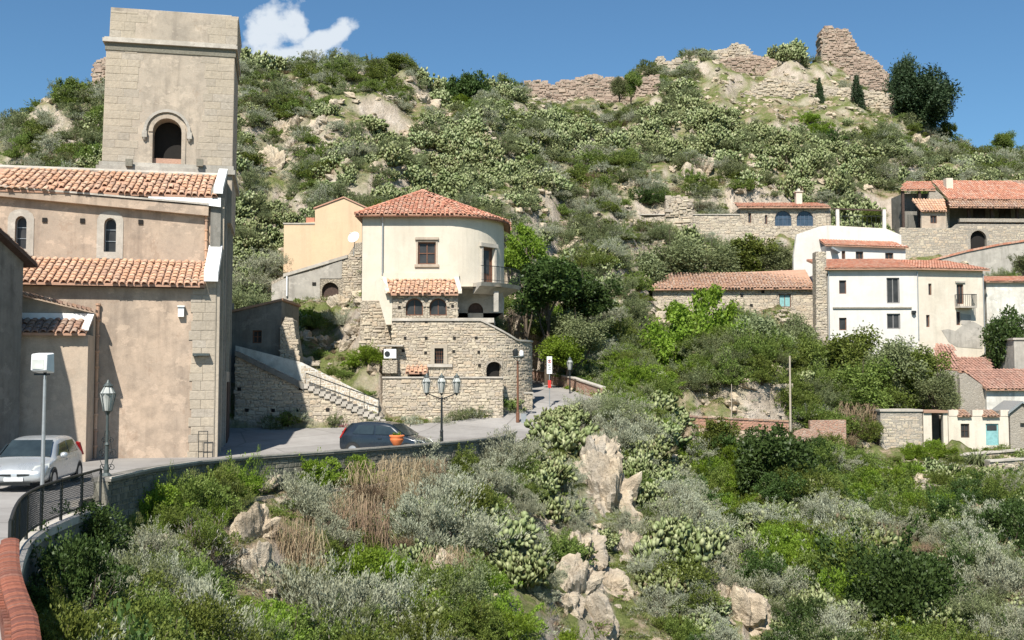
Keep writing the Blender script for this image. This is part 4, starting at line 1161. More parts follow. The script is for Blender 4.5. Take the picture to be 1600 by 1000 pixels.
def single_lamp():
    p = at(166, 740, 28.2); zb = RZ(28.2) + .7; x, y = p.x, p.y
    T = thing('street_lamp', 'green iron lamp with one glass lantern and scrollwork, at the end of the wire railing', 'street lamp', (x, y, zb))
    zt = at(166, 641, 28.2).z
    mb = MB(); mb.lathe((x, y, zb - 1.0), [(.10, 0), (.10, .9), (.14, .95), (.14, 1.05), (.08, 1.12)], 10); H = zt - zb
    mb.lathe((x, y, zb + .1), [(.06, 0), (.075, .1), (.045, .25), (.045, .7), (.065, .74), (.038, .8), (.032, H - .2)], 10); mb.build('post', M['greeniron'], T)
    mb = MB()
    for sg in (1, -1):
        for z, r in ((zb + .25, .1), (zb + .62, .12), (zb + .95, .08)):
            scroll(mb, (x, y, z), (sg * .95, .3), r, .2, 1, .011)
        mb.tube([(x + sg * .04, y, zb + .15), (x + sg * .17, y, zb + .45), (x + sg * .05, y, zb + 1.2)], .009, 4)
    mb.build('scrollwork', M['iron'], T)
    lantern(T, (x, y, zt - .02), 1.12)
single_lamp()

def triple_lamp():
    Y = 49.5; p = at(690, 690, Y); x, y = p.x, p.y; zb = RZ(Y)
    T = thing('triple_street_lamp', 'tall iron lamp post carrying three glass lanterns on spreading arms, beyond the dark parked car', 'street lamp', (x, y, zb))
    zj = at(690, 624, Y).z
    mb = MB(); mb.lathe((x, y, zb), [(.14, 0), (.14, .3), (.09, .4), (.07, .9), (.085, .95), (.055, 1.05), (.045, zj - zb), (.07, zj - zb + .05), (.03, zj - zb + .12)], 10)
    mb.build('post', M['iron'], T)
    zl = at(690, 614, Y).z
    zc = at(690, 604, Y).z
    for dx in (-1, 0, 1):
        X = at(690 + dx * 23.5, 610, Y).x
        if dx:
            mb = MB(); mb.tube([(x, y, zj), (x + (X - x) * .5, y, zj + .14), (X - dx * .06, y, zj + .26), (X, y, zj + .42), (X, y, zl - .04)], .026, 6)
            scroll(mb, (x, y, zj + .02), (dx, 0), .13, .2, -1, .014); mb.build('arm', M['iron'], T)
        lantern(T, (X, y, zl + .0), 1.25)
triple_lamp()

def disc_lamp():
    Y = 58.6; p = at(809, 650, Y); x, y = p.x, p.y; zb = RZ(Y)
    T = thing('spotlight_lamp_post', 'brown pole topped by a wide ring with spotlights in front of the round stone bastion', 'street lamp', (x, y, zb))
    zt = at(809, 564, Y).z
    mb = MB(); mb.lathe((x, y, zb), [(.1, 0), (.1, .5), (.065, .55), (.055, zt - zb)], 10); mb.build('post', M['wood'], T)
    mb = MB(); R = .34
    mb.tube([(x + R * math.cos(q), y + R * math.sin(q), zt + .22) for q in np.linspace(0, 2 * math.pi, 21)], .035, 6)
    for q in (0.4, 2.5, 4.6): mb.tube([(x, y, zt - .02), (x + R * math.cos(q), y + R * math.sin(q), zt + .22)], .02, 5)
    mb.build('ring', M['greeniron'], T)
    for (dx, s) in ((-.12, 1), (.2, .8)):
        mb = MB(); mb.lathe((x + dx, y - .05, zt + .2), [(.09 * s, 0), (.15 * s, .1), (.15 * s, .36 * s), (.06 * s, .46 * s)], 10); f = mb.build('spotlight', M['iron'] if dx < 0 else M['whitepaint'], T)
    mb = MB(); mb.box((x + .32, y - .1, zb + .18), (.14, .1, .3)); mb.build('bin_box', M['steel'], T)
disc_lamp()

def far_lantern():
    Y = 68.0; p = at(890.5, 600, Y); x, y = p.x, p.y; zb = tz(x, y)
    T = thing('garden_street_lamp', 'small dark post with a white glass lantern standing behind the garden parapet', 'street lamp', (x, y, zb))
    zt = at(890, 578, Y).z
    mb = MB(); mb.lathe((x, y, zb - .2), [(.07, 0), (.07, .5), (.045, .55), (.04, zt - zb + .2)], 8); mb.build('post', M['iron'], T)
    lantern(T, (x, y, zt), 1.15)
far_lantern()

def sign_post():
    Y = 62.5; x, y = at(858.5, 600, Y).x, Y; zb = RZ(Y)
    T = thing('sign_post', 'thin post with tall white sign marked by small red figures by the road bend', 'sign', (x, y, zb))
    zt = at(858, 557, Y).z; zm = at(858, 584, Y).z; z2 = at(858, 594, Y).z; z3 = at(858, 606, Y).z
    mb = MB(); mb.lathe((x, y, zb), [(.03, 0), (.03, zt - zb)], 8); mb.build('post', M['steel'], T)
    w = at(862.5, 570, Y).x - x
    mb = MB(); mb.box((x, y - .05, (zt + zm) / 2), (w, .012, (zt - zm) / 2)); pl = mb.build('sign_plate', M['whitepaint'], T)
    zq = zm + (zt - zm) * .72
    mb = MB(); mb.tube([(x + .09 * math.cos(q), y - .066, zq + .09 * math.sin(q)) for q in np.linspace(0, 2 * math.pi, 17)], .02, 4); mb.build('red_ring', M['redpaint'], pl)
    mb = MB(); mb.box((x, y - .066, zq), (.03, .004, .05)); mb.box((x - .02, y - .066, zm + .5), (.08, .004, .02)); mb.box((x + .02, y - .066, zm + .38), (.07, .004, .018)); mb.box((x, y - .066, zm + .27), (.09, .004, .018)); mb.build('lettering', M['iron'], pl)
    mb = MB(); mb.box((x, y - .05, (z2 + z3) / 2), (w * .62, .012, (z2 - z3) / 2)); p2 = mb.build('lower_plate', M['redpaint'], T)
sign_post()

def floodlight():
    Y = 28.6; x = at(70, 600, Y).x; zb = RZ(Y); zt = at(70, 586, Y).z
    T = thing('floodlight_pole', 'slim grey pole topped by a white box floodlight in front of the silver car', 'lamp post', (x, Y, zb))
    mb = MB(); mb.lathe((x, Y, zb), [(.055, 0), (.05, 1.2), (.04, zt - zb)], 8); mb.build('pole', M['steel'], T)
    w = (at(81, 570, Y).x - at(51, 570, Y).x) / 2; xc = at(66, 570, Y).x; z0, z1 = at(66, 583, Y).z, at(66, 551, Y).z
    mb = MB(); c = (xc, Y, (z0 + z1) / 2); h = (z1 - z0) / 2
    mb.add([(xc - w, Y - .14, z0 + .06), (xc + w * .7, Y - .17, z0 + .06), (xc + w, Y + .2, z0), (xc - w * .7, Y + .2, z0),
            (xc - w, Y - .12, z1 - .04), (xc + w * .7, Y - .15, z1 - .04), (xc + w, Y + .16, z1), (xc - w * .7, Y + .16, z1)],
           [(3, 2, 1, 0), (4, 5, 6, 7), (0, 1, 5, 4), (1, 2, 6, 5), (2, 3, 7, 6), (3, 0, 4, 7)])
    b = mb.build('lamp_box', M['whitepaint'], T, bevel=.025)
    mb = MB(); mb.box((xc - .04, Y - .162, (z0 + z1) / 2 - .04), (w * .62, .012, h * .45)); mb.build('lens', M['lampglass'], b)
    mb = MB(); mb.box((x, Y, zt - .02), (.03, .03, .09)); mb.box((xc, Y, z0 - .03), (w * .8, .03, .025)); mb.build('bracket', M['iron'], T)
floodlight()

def pot():
    s = 41.6; y = 41.3; x = at(621, 690, y).x; zb = RZ(y) + .735
    zt = at(621, 678, y).z
    # stands on the coping: follow the edge line
    best = min(densify(E_PAR, .1), key=lambda p: abs(800 + F * p[0] / p[1] - 621)); x, y = best; zb = RZ(y) + .735
    T = thing('flower_pot', 'round orange clay pot on the stone parapet in front of the dark car', 'plant pot', (x, y, zb))
    mb = MB(); mb.lathe((x, y, zb), [(.13, 0), (.15, .03), (.26, .2), (.27, .26), (.24, .30), (.29, .34), (.29, .40), (.25, .40), (.22, .36)], 16); mb.build('pot_body', M['pot'], T, smooth=True)
    mb = MB(); rs = random.Random(2)
    for k in range(60):
        q = rs.random() * 6.28; t = rs.random(); l = rs.uniform(.08, .2)
        b = Vector((x + .15 * t * math.cos(q), y + .15 * t * math.sin(q), zb + .36)); e = b + Vector((math.cos(q) * .12, math.sin(q) * .12, l)); sd = Vector((-math.sin(q), math.cos(q), 0)) * .025
        mb.add([b - sd, b + sd, e], [(0, 1, 2)], rs.random())
    mb.build('plant', M['bright'], T)
pot()

# ------------------------------------------------------------------ cars
def car(name, label, paint, loc, rz, L=4.05, W=1.72, H=1.47, hatch=True, front_lights=True):
    T = thing(name, label, 'car', loc)
    c, s_ = math.cos(rz), math.sin(rz); ox, oy, oz = loc
    def Wd(x, y, z): return (ox + x * c - y * s_, oy + x * s_ + y * c, oz + z)
    # body sections along x (front at +x): x, half width, sill z, waist z, top z, top half width
    hw = W / 2
    S = [(-L / 2, hw * .80, .36, .86, .90, hw * .62), (-L / 2 + .10, hw * .93, .26, .92, 1.02, hw * .70), (-L / 2 + .40, hw * .985, .22, .95, 1.34, hw * .70), (-L / 2 + .72, hw, .20, .95, H - .03, hw * .73),
         (-L / 2 + 1.3, hw, .20, .94, H, hw * .76), (-.15, hw, .20, .92, H - .01, hw * .77), (.35, hw, .20, .91, H - .07, hw * .75), (.72, hw, .20, .90, 1.22, hw * .76), (1.12, hw, .21, .895, .93, hw * .80),
         (L / 2 - .55, hw * .985, .22, .80, .85, hw * .72), (L / 2 - .22, hw * .93, .24, .70, .755, hw * .66), (L / 2 - .05, hw * .82, .27, .56, .62, hw * .58), (L / 2, hw * .70, .32, .48, .52, hw * .5)]
    ring_ = []
    for x, w, z0, zw, zt, wt in S:
        mid = (z0 + zw) / 2
        half = [(w * .90, z0), (w * 1.0, z0 + .12), (w * 1.012, mid), (w * .985, zw - .05), (w * .955, zw), ((w * .955 + wt) / 2 + (.012 if zt - zw > .2 else 0), (zw + zt) / 2), (wt, zt - .03), (wt * .82, zt), (0, zt + .012)]
        ring_.append([(x, y, z) for y, z in half] + [(x, -y, z) for y, z in half[-2::-1]])
    vs = [Wd(*p) for r in ring_ for p in r]; n = len(ring_[0]); fs = []
    for i in range(len(S) - 1):
        for k in range(n - 1): fs.append((i * n + k, i * n + k + 1, (i + 1) * n + k + 1, (i + 1) * n + k))
        fs.append((i * n + n - 1, i * n, (i + 1) * n, (i + 1) * n + n - 1))
    fs.append(tuple(range(n))[::-1]); fs.append(tuple((len(S) - 1) * n + k for k in range(n)))
    mb = MB(); mb.add(vs, fs, .5)
    body = mb.build('body', M[paint], T, smooth=True)
    body.data.update()
    sub = body.modifiers.new('s', 'SUBSURF'); sub.levels = 1; sub.render_levels = 2
    # glass: side windows, screens
    def quad(name_, pts, mat, par=T, lift=.012, smooth=False):
        P = [Vector(Wd(*p)) for p in pts]; nrm = (P[1] - P[0]).cross(P[2] - P[0]).normalized()
        cen = Vector(Wd(0, 0, .8)); 
        if nrm.dot(P[0] - cen) < 0: nrm = -nrm
        mb = MB(); mb.prism([p + nrm * lift for p in P], -nrm * .03, .5); return mb.build(name_, M[mat], par)
    for sg in (1, -1):
        def y_at(z): t = (z - .93) / (H - .96); return sg * (hw * .955 * (1 - t) + hw * .755 * t + .012)
        quad('side_window', [(-1.28, y_at(1.0), 1.0), (-.32, y_at(.98), .98), (-.32, y_at(1.36), 1.36), (-1.05, y_at(1.36), 1.36)], 'carglass', lift=.018)
        quad('side_window', [(-.24, y_at(.98), .98), (.88, y_at(.97), .97), (.42, y_at(1.30), 1.30), (-.24, y_at(1.36), 1.36)], 'carglass', lift=.018)
        mb = MB(); 
        for xw in (-L / 2 + .72, L / 2 - .78):
            pts = []
            mb2 = MB(); rr = .31
            cc = (xw, sg * (hw - .09), rr)
            ring1 = []
            for k in range(20):
                q = 2 * math.pi * k / 20
                ring1.append((math.cos(q), math.sin(q)))
            vs_ = [Wd(cc[0] + a * rr, cc[1] + sg * .10, cc[2] + b * rr) for a, b in ring1] + [Wd(cc[0] + a * rr, cc[1] - sg * .11, cc[2] + b * rr) for a, b in ring1] + [Wd(cc[0] + a * rr * .66, cc[1] + sg * .105, cc[2] + b * rr * .66) for a, b in ring1]
            fs_ = [(k, (k + 1) % 20, 20 + (k + 1) % 20, 20 + k) for k in range(20)] + [(k, (k + 1) % 20, 40 + (k + 1) % 20, 40 + k) for k in range(20)] + [tuple(range(20, 40))]
            mb2.add(vs_, fs_, .5); w_ = mb2.build('wheel', M['tyre'], T)
            mb3 = MB(); rim = [Wd(cc[0] + a * rr * .64, cc[1] + sg * .10, cc[2] + b * rr * .64) for a, b in ring1] + [Wd(cc[0] + a * rr * .15, cc[1] + sg * .115, cc[2] + b * rr * .15) for a, b in ring1]
            mb3.add(rim, [(k, (k + 1) % 20, 20 + (k + 1) % 20, 20 + k) for k in range(20)] + [tuple(range(20, 40))], .5); mb3.build('rim', M['steel'], w_)
            # dark wheel arch
            mb4 = MB(); ra = .36; yy = sg * (hw * 1.003)
            arc = [(cc[0] + ra * math.cos(q), cc[2] + ra * math.sin(q)) for q in np.linspace(-.25, math.pi + .25, 15)]
            mb4.prism([Vector(Wd(a, yy + sg * .004, b)) for a, b in arc], Vector(Wd(0, sg * .03, 0)) - Vector(Wd(0, sg * .05, 0)), .5)
            mb4.build('wheel_arch', M['iron'], T)
        # mirror, door seam, handle
        mb = MB(); mx = .80
        mb.lathe(Wd(mx, sg * (hw + .12), .97), [(.03, -.07), (.10, -.05), (.115, .02), (.09, .08), (.03, .10)], 10); mb.build('wing_mirror', M[paint], T, smooth=True)
        quad('door_handle', [(-.1, sg * (hw + .004), .80), (.06, sg * (hw + .004), .80), (.06, sg * (hw + .004), .83), (-.1, sg * (hw + .004), .83)], paint, lift=.02)
    quad('windscreen', [(1.14, -hw * .80, .95), (1.14, hw * .80, .95), (.44, hw * .66, 1.395), (.44, -hw * .66, 1.395)], 'carglass', lift=.028)
    quad('rear_window', [(-L / 2 + .10, -hw * .66, 1.02), (-L / 2 + .10, hw * .66, 1.02), (-L / 2 + .56, hw * .64, 1.40), (-L / 2 + .56, -hw * .64, 1.40)], 'carglass', lift=.05)
    xf = L / 2
    for sg in (1, -1):
        P = [(xf - .10, sg * hw * .50, .60), (xf - .44, sg * hw * .93, .66), (xf - .50, sg * hw * .92, .78), (xf - .24, sg * hw * .55, .72)]
        mb = MB(); mb.prism([Vector(Wd(*p)) for p in P], Vector(Wd(.05, sg * .025, .02)) - Vector(Wd(0, 0, 0)), .5); mb.build('headlight', M['lampglass'], T)
        P = [(-xf + .06, sg * hw * .72, .80), (-xf + .14, sg * hw * .93, .82), (-xf + .36, sg * hw * .86, 1.22), (-xf + .33, sg * hw * .74, 1.24)]
        mb = MB(); mb.prism([Vector(Wd(*p)) for p in P], Vector(Wd(-.05, sg * .03, .01)) - Vector(Wd(0, 0, 0)), .5); mb.build('tail_light', M['taillight'], T)
        mb = MB(); y0 = sg * hw * .10; y1 = sg * hw * .48
        mb.prism([Vector(Wd(xf + .0, y0, .46)), Vector(Wd(xf - .04, y1, .47)), Vector(Wd(xf - .04, y1, .52)), Vector(Wd(xf + .0, y0, .525))], Vector(Wd(.03, 0, 0)) - Vector(Wd(0, 0, 0)), .5); mb.build('grille', M['iron'], T)
    mb = MB(); mb.prism([Vector(Wd(xf - .02, -hw * .52, .20)), Vector(Wd(xf - .02, hw * .52, .20)), Vector(Wd(xf + .0, hw * .48, .29)), Vector(Wd(xf + .0, -hw * .48, .29))], Vector(Wd(.03, 0, 0)) - Vector(Wd(0, 0, 0)), .5); mb.build('air_intake', M['iron'], T)
    mb = MB(); mb.prism([Vector(Wd(xf + .0, -.26, .325)), Vector(Wd(xf + .0, .26, .325)), Vector(Wd(xf + .0, .26, .43)), Vector(Wd(xf + .0, -.26, .43))], Vector(Wd(.04, 0, 0)) - Vector(Wd(0, 0, 0)), .5); mb.build('number_plate', M['whitepaint'], T)
    mb = MB(); mb.prism([Vector(Wd(-xf + .0, -.26, .5)), Vector(Wd(-xf + .0, .26, .5)), Vector(Wd(-xf + .0, .26, .61)), Vector(Wd(-xf + .0, -.26, .61))], Vector(Wd(-.03, 0, 0)) - Vector(Wd(0, 0, 0)), .5); mb.build('number_plate', M['whitepaint'], T)
    return T
def paintmat(name, col, metal=.3, rough=.3):
    m, nt, b, o = newmat(name)
    n = noise(nt, pos(nt), 2.2, 6, .65)
    nt.links.new(ramp(nt, n, [(.35, tuple(x * .9 for x in col)), (.65, col)]), b.inputs['Base Color'])
    b.inputs['Metallic'].default_value = metal; nt.links.new(ramp(nt, n, [(.3, rough * .7), (.7, rough * 1.3)]), b.inputs['Roughness'])
    b.inputs['Coat Weight'].default_value = .5; b.inputs['Coat Roughness'].default_value = .08
    return m
M['silver'] = paintmat('silver_paint', (.50, .52, .52), .45, .32)
M['black'] = paintmat('dark_blue_black_paint', (.018, .026, .036), .1, .25)
M['tyre'] = simple('tyre_rubber', (.03, .03, .03), .9)
M['carglass'] = glassy('car_glass', (.02, .028, .03), .05)
M['taillight'] = simple('red_lamp_glass', (.42, .015, .015), .25, 0, .1, 8, .6)
_p = at(58, 765, 33.0)
car('parked_silver_car', 'silver hatchback parked in the shade beside the church', 'silver', (_p.x - .2, 33.4, RZ(33)), -math.pi / 2 + .12 + math.atan2(_p.x, 33) * -.0, 4.2, 1.78, 1.5)
_p = at(606, 700, 46.6)
car('parked_dark_car', 'dark blue-black hatchback behind the stone parapet of the plaza', 'black', (_p.x, 46.6, RZ(46.6)), -.30, 3.95, 1.66, 1.52)
# ------------------------------------------------------------------ stairs and the dark house behind the church
def stairs():
    fr = FD; T = thing('stone_staircase', 'stone staircase with pebbled parapet and iron handrail climbing left from the plaza', 'staircase', (fr.P(4, 0)[0], fr.P(4, 0)[1], -2.4))
    sA, zA = fr.px(368, 548); sB, zB = fr.px(475, 600); sC, zC = fr.px(603, 660)
    s5, z5 = fr.px(640, 672); zb = -4
    # retaining wall under the flight
    poly = [(sA, zb), (s5, zb), (s5, z5 + .3), (sC, zC), (sB, zB), (sA, zA)]
    slab('retaining_wall', T, fr, poly, [], 'mortar', .6, 0)
    rubble(T, fr, [(sA, -2.4), (s5, -2.4), (s5, z5 + .28), (sC, zC - .05), (sB, zB - .05), (sA, zA - .05)], w=.34, h=.2, o=0.0, seed=3)
    putlog(T, fr, [fr.px(u, v, 0) for u, v in ((374, 608), (470, 607), (512, 640), (386, 641), (427, 641), (466, 641), (551, 642))], 0, .09)
    # steps: each a piece, rising to the left
    n = 15
    for k in range(n):
        t = k / n; a = sC + (sB - sC) * t; b = sC + (sB - sC) * (t + 1 / n); z = zC + (zB - zC) * (t + 1 / n)
        mb = MB(); mb.fbox(fr, min(a, b) - .06, max(a, b), z - .24, z + .02, -1.5, .1, random.random()); mb.build('step', M['coping'], T)
    # landing and parapet of the upper run
    a, za = fr.px(368, 553, -1.5); b, zb_ = fr.px(477, 592, -1.5)
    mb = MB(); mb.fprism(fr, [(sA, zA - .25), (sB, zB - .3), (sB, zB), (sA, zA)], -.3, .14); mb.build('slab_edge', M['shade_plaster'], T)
    p0 = fr.px(368, 540, -1.52); p1 = fr.px(470, 566, -1.52); p2 = fr.px(592, 627, -1.52); q0 = fr.px(592, 662, -1.52); q1 = fr.px(470, 606, -1.52); q2 = fr.px(368, 566, -1.52)
    slab('stair_parapet', T, fr, [q2, q1, q0, p2, p1, p0], [], 'oldwhite', .3, -1.52)
    rubble(T, fr, [q1, q0, p2, p1], w=.16, h=.12, o=-1.52, seed=9, proud=.02, mat='stone', name='pebble_facing')
    mb = MB(); ha = fr.px(478, 583, -1.1); hb = fr.px(592, 624, -1.1); 
    A = fr.P(ha[0], ha[1], -1.1); B = fr.P(hb[0], hb[1], -1.1); mb.tube([A, B], .03, 6)
    for k in range(6):
        q = A.lerp(B, k / 5); mb.tube([q, q - Vector((0, 0, 1.0))], .016, 5)
    mb.tube([B, B - Vector((0, 0, 1.25))], .03, 6); mb.build('handrail', M['iron'], T)
stairs()

def dark_house():
    fr = FD; o = -2.4
    T = thing('small_grey_house', 'small grey plaster house with one dark window above the shaded stair landing', 'house', (*fr.P(1, 0, o)[:2], 0))
    a = fr.px(366, 488, o); b = fr.px(440, 470, o); zb = -1.5
    w0 = fr.px(394, 536, o); w1 = fr.px(409, 516, o); hole = rect(w0[0], w1[0], w0[1], w1[1])
    poly = [(a[0] - 3.5, zb), (b[0], zb), (b[0], b[1]), (a[0], a[1]), (a[0] - 3.5, a[1] - .6)]
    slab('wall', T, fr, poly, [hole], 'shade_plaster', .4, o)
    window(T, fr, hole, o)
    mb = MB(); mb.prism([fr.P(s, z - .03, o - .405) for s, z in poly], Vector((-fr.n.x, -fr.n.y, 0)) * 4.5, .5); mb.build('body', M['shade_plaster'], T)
    mb = MB(); mb.fprism(fr, [(a[0] - 3.6, a[1] - .58), (a[0], a[1] + .02), (b[0] + .1, b[1] + .02), (b[0] + .1, b[1] + .14), (a[0], a[1] + .14), (a[0] - 3.6, a[1] - .48)], o - 5, o + .15); mb.build('roof', M['tileold'], T)
    # lean-to gable beside it
    T2 = thing('stone_buttress_wall', 'leaning stone buttress rising to a point between the grey house and the slope', 'wall', (*fr.P(2, 0, o)[:2], 0))
    c = fr.px(444, 596, o + .3); d = fr.px(470, 596, o + .3); e = fr.px(458, 500, o + .3); f = fr.px(441, 486, o + .3)
    pl = [(b[0] + .005, -1.5), (d[0] + .3, -1.5), (d[0] + .1, d[1]), (e[0], e[1]), (b[0] + .3, f[1] - .3), (b[0] + .005, f[1] - .9)]
    slab('wall', T2, fr, pl, [], 'mortar', 1.2, o + .3); rubble(T2, fr, pl, o=o + .3, seed=14)
dark_house()

# ------------------------------------------------------------------ the round cream house
def round_house():
    fr = FH; T = thing('round_cream_house', 'cream house with rounded corner, conical tiled roof and stone ground floor', 'house', (fr.P(4, 0, -3)[0], fr.P(4, 0, -3)[1], 3.0))
    R = 3.35; s1 = 4.75
    th_max = 2.2
    Larc = R * th_max
    def PC(t, z, o=0.0):
        if t <= s1: return fr.P(t, z, o)
        q = min((t - s1) / R, math.pi / 2); rest = max(0, (t - s1) - R * math.pi / 2)
        cx, co = s1, -R
        return fr.P(cx + (R + o) * math.sin(q), z, co + (R + o) * math.cos(q) - rest)
    zE = fr.px(565, 336)[1]; z0 = fr.px(565, 470)[1]
    slab('base_wall', T, fr, rect(-.05, 2.0, -1.5, z0 - .01), [], 'mortar', 1.5, .04); rubble(T, fr, rect(-.05, 2.0, -.8, z0 - .03), [], .34, .22, 'stone', .04, .09, seed=77)
    zbal = fr.px(770, 444, -1.2)[1]
    wa, wz1 = fr.px(653, 378); wb, wz0 = fr.px(681, 413)
    q_door = .84; t_d = s1 + R * q_door; dA, dB = t_d - .5, t_d + .5; dz0 = zbal + .02; dz1 = fr.px(765, 386, -1)[1]
    zsoff = zbal - .25
    # wall grid
    T_end = s1 + R * math.pi / 2 + 3.5
    tb = sorted(set([0, wa, wb, s1, dA, dB, T_end] + list(np.linspace(s1, s1 + R * math.pi / 2, 22)) + list(np.linspace(0, s1, 5))))
    zb_ = sorted(set([z0, zsoff, wz0, wz1, dz0, dz1, zE] + list(np.linspace(zsoff, zE, 6))))
    mb = MB()
    for a, b in zip(tb[:-1], tb[1:]):
        for c, d in zip(zb_[:-1], zb_[1:]):
            m, n_ = (a + b) / 2, (c + d) / 2
            if wa < m < wb and wz0 < n_ < wz1: continue
            if dA < m < dB and dz0 < n_ < dz1: continue
            if m > 4.55 and n_ < zsoff: continue
            mb.add([PC(a, c), PC(b, c), PC(b, d), PC(a, d)], [(0, 1, 2, 3)], .5)
    for (a, b, c, d) in ((wa, wb, wz0, wz1), (dA, dB, dz0, dz1)):
        for (p, q, r, s) in (((a, c), (b, c), 0, 0), ((b, c), (b, d), 0, 0), ((b, d), (a, d), 0, 0), ((a, d), (a, c), 0, 0)):
            mb.add([PC(*p), PC(*q), PC(q[0], q[1], -.25), PC(p[0], p[1], -.25)], [(0, 1, 2, 3)], .5)
    mb.fbox(fr, -.0, .02, z0, zE, -7.5, -.0)                       # left end
    mb.add([fr.P(s1 - .2, zsoff + .01, -.02), fr.P(s1 + R - .1, zsoff + .01, -.02), fr.P(s1 + R - .1, zsoff + .01, -8), fr.P(s1 - .2, zsoff + .01, -8)], [(0, 1, 2, 3)])
    mb.add([PC(T_end, z0), fr.P(0, z0, -7.5), fr.P(0, zE, -7.5), PC(T_end, zE)], [(0, 1, 2, 3)])
    mb.build('wall', M['cream'], T)
    # dark core so no light passes through the rooms
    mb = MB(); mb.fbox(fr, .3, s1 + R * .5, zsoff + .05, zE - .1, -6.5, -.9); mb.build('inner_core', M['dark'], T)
    window(T, fr, rect(wa, wb, wz0, wz1), 0, .12, 'wood', 'glass', (1, 1), .07, sill=.18, lintel=.16, surround=.10, trim='annex')
    # balcony door in its own tangent frame
    q = q_door; cpt = PC(t_d, 0); fd = Fr(cpt[:2], math.degrees(fr.a) + math.degrees(q)); 
    dh = rect(-.49, .49, dz0 + .01, dz1 - .01)
    door(T, fd, dh, 0, .2, 'wood', 'balcony_door')
    mb = MB(); mb.fbox(fd, -.2, .2, dz0 + .6, dz1 - .2, -.2, -.17); mb.build('door_glass', M['glass'], T)
    mb = MB(); mb.fbox(fd, -.62, -.5, dz0, dz1, -.1, .06); mb.fbox(fd, .5, .62, dz0, dz1, -.1, .06); mb.fbox(fd, -.72, .72, dz1, dz1 + .22, -.1, .1); mb.build('door_surround', M['coping'], T)
    # balcony slab round the corner
    mb = MB(); P = []
    ts = np.linspace(s1 + R * .50, s1 + R * 1.45, 14)
    for a, b in zip(ts[:-1], ts[1:]):
        mb.hexa([PC(a, zbal - .24, 1.0), PC(b, zbal - .24, 1.0), PC(b, zbal - .24, .0), PC(a, zbal - .24, .0), PC(a, zbal - .02, 1.1), PC(b, zbal - .02, 1.1), PC(b, zbal - .02, .0), PC(a, zbal - .02, .0)], .5)
        mb.hexa([PC(a, zbal - .62, .12), PC(b, zbal - .62, .12), PC(b, zbal - .62, .0), PC(a, zbal - .62, .0), PC(a, zbal - .243, .85), PC(b, zbal - .243, .85), PC(b, zbal - .243, .0), PC(a, zbal - .243, .0)], .5)
    b_ = mb.build('balcony', M['cement'], T)
    mb = MB()
    for t in np.linspace(ts[0] + .05, ts[-1] - .05, 30): mb.tube([PC(t, zbal, 1.02), PC(t, zbal + .9, 1.02)], .012, 4)
    mb.tube([PC(t, zbal + .92, 1.02) for t in ts], .022, 5); mb.tube([PC(t, zbal + .12, 1.02) for t in ts], .014, 5)
    mb.build('balustrade', M['iron'], b_)
    # white band between balcony and annex roof
    mb = MB(); x0, _ = fr.px(712, 440); x1, _ = fr.px(740, 440); mb.fbox(fr, 4.6, s1 + .85, zsoff - .42, zsoff, -.3, .002)
    mb.build('band', M['cream'], T)
    # roof: cone over the rounded plan
    ap = fr.P(fr.px(662, 299, -3.6)[0], 0, -3.6); zA = fr.px(662, 299, -3.6)[1] ; ap = Vector((ap.x, ap.y, zA))
    ev = [fr.P(-.35, zE - .02, -7.4), fr.P(-.35, zE - .02, .35)] + [PC(t, zE - .02, .35) for t in [1.5, 3.0] + list(np.linspace(s1, s1 + R * math.pi / 2, 12))] + [PC(T_end, zE - .02, .35)]
    mb = MB()
    for a, b in zip(ev[:-1], ev[1:]):
        mb.add([a, b, ap, a - Vector((0, 0, .12)), b - Vector((0, 0, .12))], [(0, 1, 2), (0, 3, 4, 1), (3, 2, 4)], .5)
    rf = mb.build('roof', M['underroof'], T)
    u_ = Vector((0, 0, .03)); allm = MB(); rs = random.Random(8); vs, fs = tile_mesh(.23, .36, .1, 4)
    groups = [(ev[0], ev[1])] + [(ev[1], ev[4])] + list(zip(ev[4:-1], ev[5:]))
    for a, b in groups:
        for m in tile_frames([a + u_, b + u_, ap + u_], a + u_, b + u_, .23, .30, .25, rs): allm.add([m @ Vector(v) for v in vs], fs, rs.random())
    allm.build('roof_tiles', M['tilered'], rf, kind='stuff')
    mb = MB()
    for e in (ev[1],): 
        n = 16
        for k in range(n): 
            p = e.lerp(ap, k / n); q_ = e.lerp(ap, (k + 1.15) / n); mb.tube([p + Vector((0, 0, .06)), q_ + Vector((0, 0, .04))], [.11, .09], 6, random.random())
    mb.lathe(tuple(ap), [(.22, -.1), (.16, .05), (.05, .12)], 8); mb.build('hip_tiles', M['tilered'], rf)
    mb = MB()
    pts = [e - Vector((0, 0, .10)) for e in ev[1:]]
    mb.tube([p for p in pts], .055, 6); mb.build('eaves_gutter', M['wood'], T)
    s, za = fr.px(598, 345, .1); _, zb2 = fr.px(598, 430, .1)
    mb = MB(); mb.tube([fr.P(s, zE - .12, .32), fr.P(s, za - .1, .08), fr.P(s, zb2, .08)], .05, 6); mb.build('downpipe', M['steel'], T)
    # tiled annex with two arched windows
    oA = 1.5
    A0, zt = fr.px(603, 437, .05); A1, _ = fr.px(709, 437, .05); zlo = fr.px(650, 459, oA + .25)[1]
    sA, _ = fr.px(613, 480, oA); sB, _ = fr.px(715, 480, oA); zw = fr.px(660, 496, oA)[1]
    wins = []
    for (a, b) in ((634, 661), (671, 698)):
        x0, y1 = fr.px(a, 466, oA); x1, y0 = fr.px(b, 493, oA); wins.append(arch(x0, x1, y0, y1, 8))
    pl = rect(sA, sB, zw - .05, zlo - .02)
    slab('annex_wall', T, fr, pl, wins, 'mortar', .4, oA, .25)
    rubble(T, fr, pl, [shrink(w, -.05) for w in wins], .30, .17, 'stone', oA, .04, seed=21)
